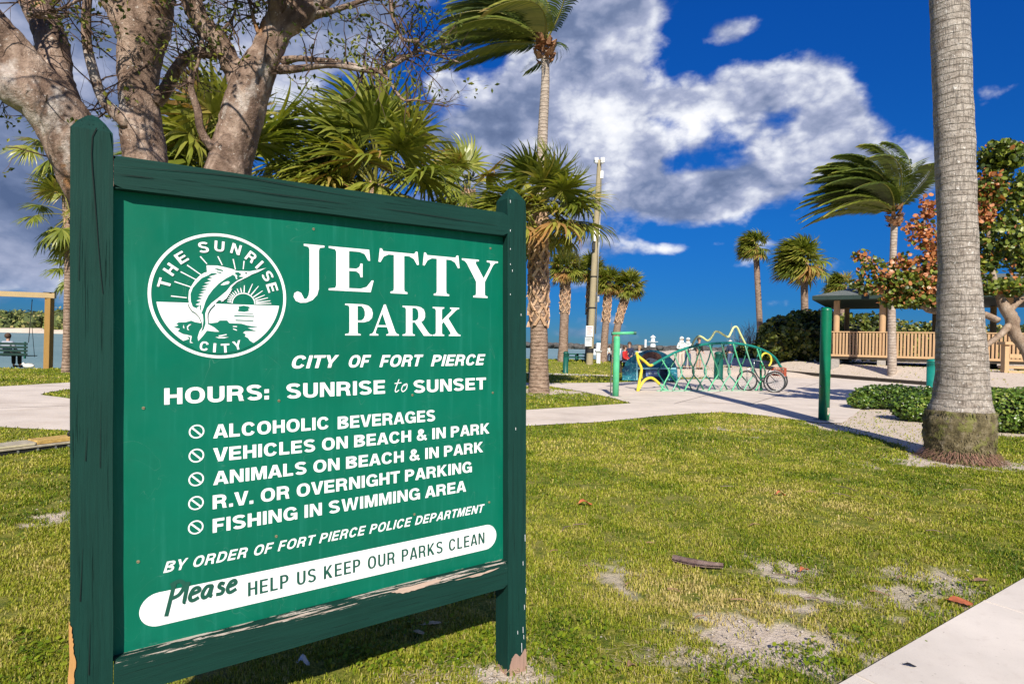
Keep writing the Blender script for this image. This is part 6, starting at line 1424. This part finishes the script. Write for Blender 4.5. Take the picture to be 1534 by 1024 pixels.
for x in (974, 982): mpr('painted_fish', [(x+2.8*math.cos(a), 559+2*math.sin(a)) for a in [i*.628 for i in range(10)]], plain('mural_white', (.6, .68, .72), .5), -.58, -.552)
mpr('front_panel', [(957, 555), (963, 555), (963, 567), (957, 567)], plain('mural_yellow', (.42, .38, .08), .5, .3, 10), -.55, -.505); mpr('end_pedestal', [(1000, 553.5), (1014, 553.5), (1014, 570), (1000, 570)], mm, -.8, -.51)
mpr('side_post', [(953, 540), (955.5, 540), (955.5, 569), (953, 569)], lb, -.85, -.79)

# --- boat, jetty, beacon, tables behind the bank ---
rockm = plain('jetty_rock', (.09, .085, .08), .9, .5, .4)
g = MB()
for i in range(420):
    x = random.uniform(760, 1190); c = P(x, 515, random.uniform(196, 206)); h = random.uniform(.2, 2.4); g.ball((c.x, c.y, -.4+h*.55), random.uniform(.8, 1.7), 6, sc=(1.2, 1, .65))
g.build('jetty', rockm, kind='structure')
D = 190; t = thing('beacon', 'small white navigation beacon at the end of the far jetty', 'beacon', P(978, 515, D)); c = P(978, 515, D); c.z = 0
g = MB(); g.lathe(c, [(.9, 1.0), (.9, 2.6), (1.7, 2.65), (1.7, 2.8)], 10); g.build('base', white, t); g = MB(); g.lathe(c, [(.65, 2.8), (.6, 4.0), (.9, 4.05), (.9, 4.2), (.3, 4.7), (.001, 4.9)], 10); g.build('tower', white, t)
g = MB(); g.tube([c+Vector((-2.4, 0, .8)), c+Vector((-2.4, 0, 3.4))], .35, 6); g.build('side_post', white, t)
D = 105; c = P(903, 520, D); c.z = -.4; t = thing('boat', 'small white motor boat on the water beyond the palms', 'boat', c)
g = MB(); hull = [(-3, -.9, 0), (2, -.9, 0), (3.4, 0, 0), (2, .9, 0), (-3, .9, 0)]; g.add([c+Vector((x*.92, y*.8, -.2)) for x, y, z in hull]+[c+Vector((x, y, 1.0+(.25 if x > 3 else 0))) for x, y, z in hull], [(4, 3, 2, 1, 0), (5, 6, 7, 8, 9)]+[(i, (i+1) % 5, 5+(i+1) % 5, 5+i) for i in range(5)]); g.build('hull', white, t)
g = MB(); g.box((c.x-1.2, c.y-.6, 1.0-.4), (c.x+.6, c.y+.6, 1.9-.2), bev=.1); g.build('cabin', white, t); g = MB(); g.box((c.x+.45, c.y-.62, 1.0), (c.x+.62, c.y+.5, 1.5)); g.build('windscreen', db, t)
for lab, x in (('dark picnic table on the bank, just right of the bollard', 857), ('dark picnic table on the bank beside the utility pole', 871)):
    b = P(x, 538, 34.2); b.z = tz(b.x, b.y); t = thing('picnic_table', lab, 'table', b, 0, 'dark tables on the bank')
    g = MB(); g.box((b.x-.34, b.y-.4, b.z+.40), (b.x+.34, b.y+.4, b.z+.46)); g.build('tabletop', dgreen, t)
    for s in (-.24, .24): g = MB(); g.box((b.x+s-.04, b.y-.3, b.z), (b.x+s+.04, b.y+.3, b.z+.40)); g.build('leg', dgreen, t)
    for s in (-.62, .62): g = MB(); g.box((b.x-.34, b.y+s-.12, b.z+.22), (b.x+.34, b.y+s+.12, b.z+.27)); g.build('seat', dgreen, t)
b = P(896, 541, 33); b.z = tz(b.x, b.y); t = thing('white_pedestal', 'white box pedestal on the bank between the pole and the next palm', 'pedestal', b)
g = MB(); g.box((b.x-.11, b.y-.11, b.z-.05), (b.x+.11, b.y+.11, b.z+.62), bev=.01); g.build('body', white, t); g = MB(); g.box((b.x-.17, b.y-.17, b.z+.62), (b.x+.17, b.y+.17, b.z+.72), bev=.01); g.build('cap', steel, t)

# --- bench swing at the left ---
D = G(72, 552).y; pb = G(72, 552); t = thing('swing_frame', 'tall tan timber frame with overhead beam at the water edge, far left', 'swing frame', pb)
swt = wood('swing_timber', (.30, .18, .06), (.19, .10, .03), 2, 0, .8, .5); swh = wood('swing_beam_timber', (.42, .31, .17), (.28, .19, .09), 0, 0, .8, .5)
tpz = P(76, 449, D).z; g = MB(); g.box((pb.x-.11, pb.y-.11, -.2), (pb.x+.11, pb.y+.11, tpz+.06), bev=.01); g.build('post', swt, t)
g = MB(); e = P(-150, 441, D-1.4); g.box((e.x-.13, e.y-.13, -.2), (e.x+.13, e.y+.13, tpz+.08), bev=.01); g.build('post', swt, t)
g = MB(); g.beam((pb.x+.22, pb.y, tpz+.165), (e.x-.3, e.y, tpz+.165), .16, .2); g.build('beam', swh, t)
cap = MB(); cap.box((pb.x-.15, pb.y-.15, tpz+.272), (pb.x+.15, pb.y+.15, tpz+.295)); cap.build('cap', darkw, t)
D2 = D-.35; swg = plain('swing_dark_green', (.006, .035, .028), .5, .2, 6); t = thing('bench_swing', 'dark green slatted bench swing hanging from the timber frame', 'bench swing', P(0, 540, D2))
R0 = P(41, 530, D2); L0 = P(-62, 530, D2-.6); dv = (L0-R0); 
for k in range(4):
    z = P(41, 515+5.2*k, D2).z; g = MB(); g.beam((R0.x, R0.y+.0, z), (L0.x, L0.y, z), .03, .085); g.build('slat', swg, t)
for k in range(4): g = MB(); z = P(41, 533, D2).z; g.beam((R0.x, R0.y+.12+.11*k, z), (L0.x, L0.y+.12+.11*k, z), .09, .03); g.build('slat', swg, t)
zt_, zb_ = P(37, 513, D2).z, P(37, 535, D2).z
for s in (.05, .95):
    q = R0+dv*s; g = MB(); g.beam((q.x, q.y+.04, zb_-.05), (q.x, q.y+.04, zt_+.03), .05, .05, up=(0, 1, 0)); g.build('support', dgreen, t); g = MB(); g.tube([(q.x, q.y+.2, zt_), (q.x+.02, q.y+.3, tpz+.0)], .014, 5); g.tube([(q.x, q.y+.5, zb_), (q.x+.02, q.y+.3, tpz-.9)], .010, 5); g.build('chain', black, t)

# --- yellow board on black runners, left foreground ---
yb = plain('weathered_yellow', (.50, .33, .10), .7, .5, 14); gb_ = plain('grey_board', (.42, .37, .28), .8, .3, 14)
b = G(50, 680); D = b.y; t = thing('low_board', 'weathered yellow board on black bolted runners lying on the grass, far left', 'board', b)
p, q = G(-60, 690), G(118, 668); u = (q-p).normalized(); v = Vector((-u.y, u.x, 0)); L = (q-p).length
def lb_(name, a, b_, c, d, z0, z1, mt, bev=.006):
    g = MB(); M = Matrix.Translation(p) @ Matrix(((u.x, v.x, 0, 0), (u.y, v.y, 0, 0), (0, 0, 1, 0), (0, 0, 0, 1))); g.box((a, c, z0), (b_, d, z1), M=M, bev=bev); return g.build(name, mt, t)
lb_('runner', 0, L, .0, .05, -.01, .045, black); lb_('runner', 0, L, .26, .31, -.01, .045, black); lb_('rail', 0, L, -.015, .035, .05, .075, gb_); lb_('board', 0, L*.62, .03, .30, .078, .11, gb_); lb_('board', L*.625, L*.97, .03, .30, .078, .125, yb); lb_('side_strip', 0, L*.6, .0, .03, .08, .10, plain('cream_strip', (.62, .55, .36), .6, .2, 20))
for s in (.62, .78, .9, .45): lb_('bolt', L*s-.01, L*s+.01, -.02, -.001, .005, .04, steel, .003)
g = MB(); c = p+u*L*.955+v*.12; g.tube(smoothpath([c+u*.18+Vector((0, 0, .20)), c+u*.04+Vector((0, 0, .20)), c-u*.02+Vector((0, 0, .165)), c+Vector((0, 0, .125)), c+u*.06+Vector((0, 0, .115))], 5), .014, 8); g.build('handle', black, t, smooth=True)
lb_('end_block', L*.972, L*1.03, .04, .2, .08, .13, plain('red_end', (.55, .06, .03), .5, .2, 10))

# --- people ---
skin = plain('skin', (.50, .30, .21), .55, .06, 12)
def skinned(name, chains, mt, par, sub=1):
    """chains: list of lists of (point, radius); the first vertex of chain 0 is the root; equal points merge"""
    vs, rs, es, key = [], [], [], {}
    for ch in chains:
        prev = None
        for p, r in ch:
            k = tuple(round(x, 4) for x in p)
            if k not in key: key[k] = len(vs); vs.append(p); rs.append(r)
            if prev is not None and prev != key[k]: es.append((prev, key[k]))
            prev = key[k]
    me = bpy.data.meshes.new(name); me.from_pydata([tuple(v) for v in vs], es, []); o = bpy.data.objects.new(name, me); COL.objects.link(o)
    md = o.modifiers.new('skin', 'SKIN'); md.use_smooth_shade = True; sd_ = me.skin_vertices[0].data
    for i, r in enumerate(rs): sd_[i].radius = (r, r) if not hasattr(r, '__len__') else r; sd_[i].use_root = (i == 0)
    s2 = o.modifiers.new('sub', 'SUBSURF'); s2.levels = sub; s2.render_levels = sub
    bpy.context.view_layer.update(); m2 = bpy.data.meshes.new_from_object(o.evaluated_get(bpy.context.evaluated_depsgraph_get())); bpy.data.objects.remove(o)
    m2.materials.clear(); m2.materials.append(mt); m2.polygons.foreach_set('use_smooth', [True]*len(m2.polygons)); return link(name, m2, par)
def person(label, base, h, rot, pose, top, legs, hair, hood=None, group=None, cap_=None, barelegs=False, seat=.45):
    s = h/1.75; M = Matrix.Translation(base) @ Matrix.Rotation(rot, 4, 'Z'); T = lambda x, y, z: M @ Vector((x*s, y*s, z*s))
    t = thing('person', label, 'person', base, 0, group)
    if pose == 'sit':
        hz = seat+.05; hip = (0, 0, hz); dz = hz-.95
        kn = [(sx*.12, -.42, hz+.02) for sx in (-1, 1)]; ft = [(sx*.12, -.44, .06) for sx in (-1, 1)]; toe = [(sx*.12, -.58, .03) for sx in (-1, 1)]; hipj = [(sx*.09, -.03, hz) for sx in (-1, 1)]
        el = [(sx*.27, -.05, 1.12+dz) for sx in (-1, 1)]; ha = [(sx*.20, -.30, 1.02+dz) for sx in (-1, 1)]
    else:
        dz = 0; hip = (0, 0, .95); hipj = [(sx*.09, 0, .90) for sx in (-1, 1)]; kn = [(sx*.11, -.03, .49) for sx in (-1, 1)]; ft = [(sx*.12, .02, .07) for sx in (-1, 1)]; toe = [(sx*.13, -.13, .04) for sx in (-1, 1)]
        el = [(sx*.27, .02, 1.14) for sx in (-1, 1)]; ha = [(sx*.25, -.12, .92) for sx in (-1, 1)] if pose == 'stand' else [(sx*.08, -.24, 1.12) for sx in (-1, 1)]
    ch_ = (0, 0, 1.30+dz); nk = (0, -.01, 1.48+dz); hd0 = (0, -.03, 1.60+dz); hd1 = (0, -.03, 1.70+dz); sh = [(sx*.18, 0, 1.40+dz) for sx in (-1, 1)]
    body = [[(T(*hip), .13*s), (T(0, 0, 1.12+dz), .11*s), (T(*ch_), .12*s), (T(*nk), .05*s), (T(*hd0), .085*s), (T(*hd1), .075*s)]]
    for i in (0, 1):
        body.append([(T(*ch_), .12*s), (T(*sh[i]), .055*s), (T(*el[i]), .04*s), (T(*ha[i]), .028*s), (T(ha[i][0], ha[i][1]-.08, ha[i][2]-.04), .03*s)])
        body.append([(T(*hip), .13*s), (T(*hipj[i]), .085*s), (T(*kn[i]), .058*s), (T(*ft[i]), .038*s), (T(*toe[i]), .032*s)])
    skinned('body', body, skin, t)
    tc_ = [[(T(0, 0, .93+dz), (.165*s, .12*s)), (T(0, 0, 1.12+dz), .145*s), (T(0, 0, 1.30+dz), .15*s), (T(0, 0, 1.44+dz), .08*s)]]
    for i in (0, 1): tc_.append([(T(0, 0, 1.30+dz), .15*s), (T(*sh[i]), .078*s), (T(*el[i]), .062*s), (T(*[el[i][k]*.25+ha[i][k]*.75 for k in range(3)]), .048*s)])
    skinned('jacket' if hood else 'shirt', tc_, top, t)
    lc = [[(T(*hip), .15*s), (T(0, 0, hip[2]+.05), .14*s)]]
    for i in (0, 1):
        e_ = kn[i] if barelegs else [kn[i][k]*.12+ft[i][k]*.88 for k in range(3)]
        c_ = [(T(*hip), .15*s), (T(*hipj[i]), .105*s)]+([(T(*kn[i]), .085*s)] if barelegs else [(T(*kn[i]), .082*s), (T(*e_), .07*s)]); lc.append(c_)
    skinned('shorts' if barelegs else 'trousers', lc, legs, t)
    for i in (0, 1): g = MB(); c = T((ft[i][0]+toe[i][0])/2, (ft[i][1]+toe[i][1])/2-.02, .045); g.ball((0, 0, 0), 1, 10, sc=(.055*s, .14*s, .05*s)); g.v = [tuple(c+Matrix.Rotation(rot, 3, 'Z') @ Vector(v)) for v in g.v]; g.build('shoe', black, t, smooth=True)
    g = MB(); c = T(0, .005, 1.665+dz); g.ball(c, .112*s if hood is None else .128*s, 12, sc=(1, 1.02, 1.05))
    cut = [f_ for f_ in g.f if not all((Matrix.Rotation(-rot, 3, 'Z') @ (Vector(g.v[i])-c)).y < -.03*s and g.v[i][2] < c.z+.05*s for i in f_)]
    g.f = cut; g.m = [0]*len(cut); g.t = [0]*len(cut); g.build('hood' if hood else 'hair', hood or hair, t, smooth=True)
    if hood: g = MB(); g.lathe(T(0, .02, 1.42+dz), [(.15*s, 0), (.13*s, .08*s), (.115*s, .16*s)], 12); g.build('hood_collar', hood, t, smooth=True)
    g = MB(); g.ball(T(0, -.12, 1.62+dz), .018*s, 6); g.build('nose', skin, t, smooth=True)
    for sx in (-.035, .035): g = MB(); g.ball(T(sx, -.108, 1.65+dz), .012*s, 6); g.build('eye', black, t)
    if cap_: g = MB(); g.ball(T(0, -.01, 1.72+dz), .115*s, 12, sc=(1, 1, .6)); g.ball(T(0, -.13, 1.71+dz), .07*s, 8, sc=(1, 1, .15)); g.build('cap', cap_, t, smooth=True)
    return t
wht = plain('white_cloth', (.62, .68, .66), .9, .08, 10); blk = plain('black_cloth', (.015, .015, .018), .9, .2, 10); redc = plain('red_cloth', (.50, .02, .02), .85, .1, 10); navy = plain('navy_cloth', (.02, .03, .07), .85, .1, 10)
grey = plain('grey_cloth', (.32, .35, .42), .9, .1, 10); pale = plain('pale_trousers', (.55, .47, .40), .9, .1, 10); bluej = plain('denim', (.06, .10, .18), .9, .1, 10); hairb = plain('brown_hair', (.07, .04, .025), .7, .2, 30); hairg = plain('fair_hair', (.36, .24, .13), .7, .2, 30); shortc = plain('pale_shorts', (.50, .42, .36), .9, .1, 10)
def GD(x, D): p = P(x, 520, D); p.z = tz(p.x, p.y); return p
person('person in white hooded jacket and pale trousers, left of the hooded pair beyond the rack', GD(1021, 32), 1.74, R(15), 'hold', wht, pale, hairb, hood=wht)
person('person in white hooded jacket and blue jeans, right of the hooded pair beyond the rack', GD(1030.5, 32.4), 1.70, R(-10), 'hold', wht, bluej, hairb, hood=wht)
person('person in black top and pale shorts standing with bare legs beyond the rack', GD(1047, 32), 1.72, R(30), 'stand', blk, shortc, hairb, barelegs=True)
person('person in white cap and dark top, farthest right behind the bike rack', GD(1094, 36), 1.66, R(-160), 'stand', navy, bluej, hairb, cap_=white)
person('seated person in red shirt, leftmost behind the mural bench', GD(936, 29.5), 1.72, R(60), 'sit', redc, bluej, hairb, seat=.62)
person('seated person in navy top between the red shirt and the white shirt', GD(943, 30.5), 1.75, R(-30), 'sit', navy, navy, hairb, seat=.68)
person('seated fair-haired person in white top, right of the navy top', GD(958, 30), 1.68, R(-50), 'sit', wht, navy, hairg, seat=.62)
person('person with dark hair and pale top standing on the bank behind the palms', GD(913, 34.5), 1.0, R(180), 'stand', wht, navy, hairb)
dsk = thing('park_bench', 'low dark bench carrying the three seated people behind the mural bench', 'bench', GD(947, 30)); c = GD(947, 30)
g = MB(); g.box((c.x-.75, c.y-.3, c.z+.58), (c.x+.75, c.y+.6, c.z+.63)); g.build('seat', darkw, dsk)
for s in (-.6, .6): g = MB(); g.box((c.x+s-.05, c.y-.2, c.z), (c.x+s+.05, c.y+.5, c.z+.58)); g.build('leg', darkw, dsk)
q = R0+dv*.42; person('person in grey shirt sitting on the green bench swing facing the water', Vector((P(6, 540, D2).x, R0.y+.15, .0)), 1.72, R(180), 'sit', grey, blk, hairb, seat=zb_+.08)
# resting sea bird
c = G(43, 551.5); t = thing('sea_bird', 'small white sea bird with dark cap resting at the water edge', 'bird', c)
g = MB(); g.ball(c+Vector((0, 0, .10)), .15, 14, sc=(1.5, .7, .62)); g.ball(c+Vector((-.2, 0, .17)), .06, 10); g.v += []; g.build('body', white, t, smooth=True); g = MB(); g.ball(c+Vector((.02, 0, .16)), .12, 12, sc=(1.3, .72, .42)); g.build('wings', plain('bird_grey', (.45, .45, .44), .7), t, smooth=True)
g = MB(); g.ball(c+Vector((-.195, 0, .20)), .045, 8, sc=(1, 1, .6)); g.build('dark_cap', black, t); g = MB(); g.tube([c+Vector((-.24, 0, .165)), c+Vector((-.33, 0, .15))], [.014, .003], 6); g.build('bill', plain('orange_bill', (.6, .2, .03), .5), t)

# --- fallen leaves, sticks and bark on the lawn ---
lo = plain('orange_leaf_litter', (.46, .13, .05), .6, .3, 40); lbn = plain('brown_leaf_litter', (.26, .15, .09), .75, .35, 40); lst = plain('straw_litter', (.48, .38, .22), .8, .25, 40); bk = barkmat('palm_bark_piece', (.13, .08, .07), (.24, .16, .14), (.36, .27, .23), 0, 25); shell = plain('shell_white', (.62, .60, .56), .6, .15, 40)
def litter(name, label, px, py, L, wd_, rot, mt, cat, curl=.02, z=.03, grp='dry leaves fallen on the lawn'):
    c = G(px, py); t = thing(name, label, cat, (c.x, c.y, z-.01), rot, grp); g = MB(); n = 9; top, bot = [], []
    for i in range(n+1):
        s = i/n; w_ = wd_/2*math.sin(math.pi*min(1, s*.96+.04))**.7*(1+.15*math.sin(i*2.7)); x = (s-.5)*L; zz = curl*math.sin(s*5)+.008; top.append((x, w_, zz+curl*.8)); bot.append((x, -w_, zz+curl*.5))
    mid_ = [(a[0], 0, a[2]-curl*.7) for a in top]; v = top+mid_+bot; k = n+1; g.add(v, [(i, i+1, k+i+1, k+i) for i in range(n)]+[(k+i, k+i+1, 2*k+i+1, 2*k+i) for i in range(n)])
    g.tube([mid_[0], (-L*.68, .01, .01)], [.0015, .001], 4); g.build('blade', mt, t, world=False)
litter('dry_leaf', 'curled orange-red leaf on the grass right of the sign post', 877, 759, .13, .06, .3, lo, 'leaf', .02, .035)
litter('dry_leaf', 'orange-brown leaf lying on bare sand against the concrete walk', 1440, 905, .12, .11, -.3, lo, 'leaf', .006, .02)
litter('dry_leaf', 'small round brown leaf on the bare sand near the bottom edge', 947, 1000, .05, .04, .5, lbn, 'leaf', .01, .015)
litter('dry_leaf', 'pale dry leaf in the shade under the sign, near the right post', 648, 938, .10, .035, .4, lst, 'leaf', .004, .02)
litter('dry_leaf', 'pale dry leaf in the shade under the middle of the sign', 628, 952, .07, .03, -.2, lst, 'leaf', .004, .02)
litter('shell', 'small white shell on the shaded grass under the sign', 455, 1001, .05, .045, .2, shell, 'shell', .016, .03, None)
litter('seed_pod', 'small dark pod lying on the concrete walk', 1364, 1002, .05, .022, -.2, black, 'seed pod', .004, .022, None)
litter('dry_leaf', 'brown leaf tip on the grass in front of the big palm base', 1424, 697, .09, .04, 1.2, lbn, 'leaf', .03, .03)
litter('dry_leaf', 'rust coloured leaf half way up the lawn, left of the bare patch', 1170, 744, .10, .045, .2, lo, 'leaf', .02, .03)
litter('dry_leaf', 'tiny tan leaf on the lawn close to the path', 967, 646, .16, .06, .1, lbn, 'leaf', .02, .03)
litter('dry_leaf', 'red-brown leaf on the bare patch in the right foreground', 1205, 857, .10, .04, .6, lo, 'leaf', .012, .02)
litter('dry_leaf', 'brown leaf among sand and roots left of the walk', 1470, 872, .12, .05, .3, lbn, 'leaf', .004, .02)
c = G(1045, 846); t = thing('palm_bark_piece', 'weathered grey-brown slab of palm bark lying on the lawn', 'bark', (c.x, c.y, .012)); g = MB(); n = 14; k = 6; v = []
for i in range(n+1):
    s = i/n; w_ = .050*math.sin(math.pi*(.12+.84*s))**.6*(1-.4*s)
    for j in range(k+1): a = j/k*2-1; v.append(((s-.5)*.33, a*w_+.03*(s-.5)-.02*math.sin(s*3), .012+.020*(1-a*a)+.004*mnoise.noise(Vector((s*6, a*3, 0)))))
m_ = len(v); v += [(x, y, z-.012) for x, y, z in v]
g.add(v, [(i*(k+1)+j, (i+1)*(k+1)+j, (i+1)*(k+1)+j+1, i*(k+1)+j+1) for i in range(n) for j in range(k)]+[(m_+i*(k+1)+j, m_+i*(k+1)+j+1, m_+(i+1)*(k+1)+j+1, m_+(i+1)*(k+1)+j) for i in range(n) for j in range(k)]+[(i*(k+1)+e, (i+1)*(k+1)+e, m_+(i+1)*(k+1)+e, m_+i*(k+1)+e) for i in range(n) for e in (0, k)])
o = g.build('slab', bk, t, world=False, smooth=True); o.rotation_euler = (0, 0, R(-28))
STK = [(848, 795, .16, 1.1), (870, 790, .14, .3), (975, 818, .07, .4), (1090, 732, .16, 0), (1270, 735, .22, -1.0), (1215, 740, .10, .05), (1262, 745, .20, -.8), (1455, 737, .20, .02), (1330, 742, .1, 1.3), (1300, 780, .1, 1.9), (1480, 945, .0, 0), (1010, 890, .08, -.6), (940, 880, .05, .5), (1180, 870, .16, -.7), (1225, 905, .14, -.4), (655, 900, .1, 1.3), (880, 855, .07, -1), (1320, 895, .12, -.5), (1130, 790, .12, .4), (830, 830, .09, .9), (1400, 800, .13, -.3), (1050, 930, .1, .7), (1110, 905, .12, -.2), (1350, 870, .1, .4)]
def where(x, y):
    near = 'beside the right sign post' if x < 860 else 'close to the concrete walk' if x > 1290 and y > 850 else 'beside the palm bark piece' if 960 < x < 1120 and y > 780 else 'in the middle of the lawn' if y < 800 else 'on the bare sandy patch'
    return near
TWL = []
for i_, (x, y, L, a) in enumerate(STK):
    ln = 'long' if L > .15 else 'short' if L < .1 else 'thin'; dr_ = 'lying across' if abs(a) < .45 else 'pointing away' if abs(a) > .95 else 'lying aslant'
    k_ = sorted(STK, key=lambda q: q[0]).index((x, y, L, a)); q_ = ('left quarter', 'left third', 'centre', 'right third', 'right quarter')[min(4, int((x-640)/180))]
    TWL.append('%s dry stick %s %s, %s %s' % (ln, dr_, where(x, y), 'far' if y < 745 else 'middle' if y < 830 else 'near', q_))
g = MB()
for x, y, L, a in STK:
    if L == 0: continue
    c = G(x, y); d = Vector((math.cos(a), math.sin(a), 0)); p = [c+d*(L*(s-.5))+Vector((0, 0, .028+.006*math.sin(s*4)))+Vector((-d.y, d.x, 0))*.01*math.sin(s*5+x) for s in (0, .25, .5, .75, 1)]
    q = MB(); q.tube(p, [.0035, .004, .0035, .003, .001], 5); t = link('twig', q.mesh('twig', lbn if L < .13 else bk), kind=None); tag(t, TWL[STK.index((x, y, L, a))], 'twig', 'sticks scattered on the lawn')
# straw, pebbles and shell grit on the bare patches
g = MB()
for i in range(2600):
    x, y, a, b_, wt = BARE[random.choice((0, 0, 1, 2, 3, 4, 4, 5, 11, 12, 17))]; c = G(x+random.gauss(0, a*.8), min(1100, y+random.gauss(0, b_*.9)))
    if (c-wa).dot(wp) > -.01 or c.y > 12: continue
    L = random.uniform(.01, .05); an = random.uniform(0, 6.28); d = Vector((math.cos(an), math.sin(an), random.uniform(-.05, .15))); s = Vector((-d.y, d.x, 0))*random.uniform(.0008, .002); c.z = random.uniform(-.004, .014); g.add([c-s, c+s, c+s*.6+d*L, c-s*.6+d*L], [(0, 1, 2, 3)])
g.build('straw_litter', lst, kind='stuff', label='scattered straw and dead grass on the bare sandy patches')
g = MB()
for i in range(500):
    x, y, a, b_, wt = BARE[random.choice((0, 1, 2, 4, 5, 6, 7, 11))]; c = G(x+random.gauss(0, a*.7), min(1100, y+random.gauss(0, b_*.7)))
    if (c-wa).dot(wp) > -.01: continue
    c.z = -.006; r = random.uniform(.003, .009); g.ball(c, r, 5, sc=(1, random.uniform(.7, 1.3), .7))
g.build('pebbles', plain('pebble', (.42, .37, .33), .8, .5, 60), kind='stuff', label='small pebbles and shell grit in the bare sandy patches')
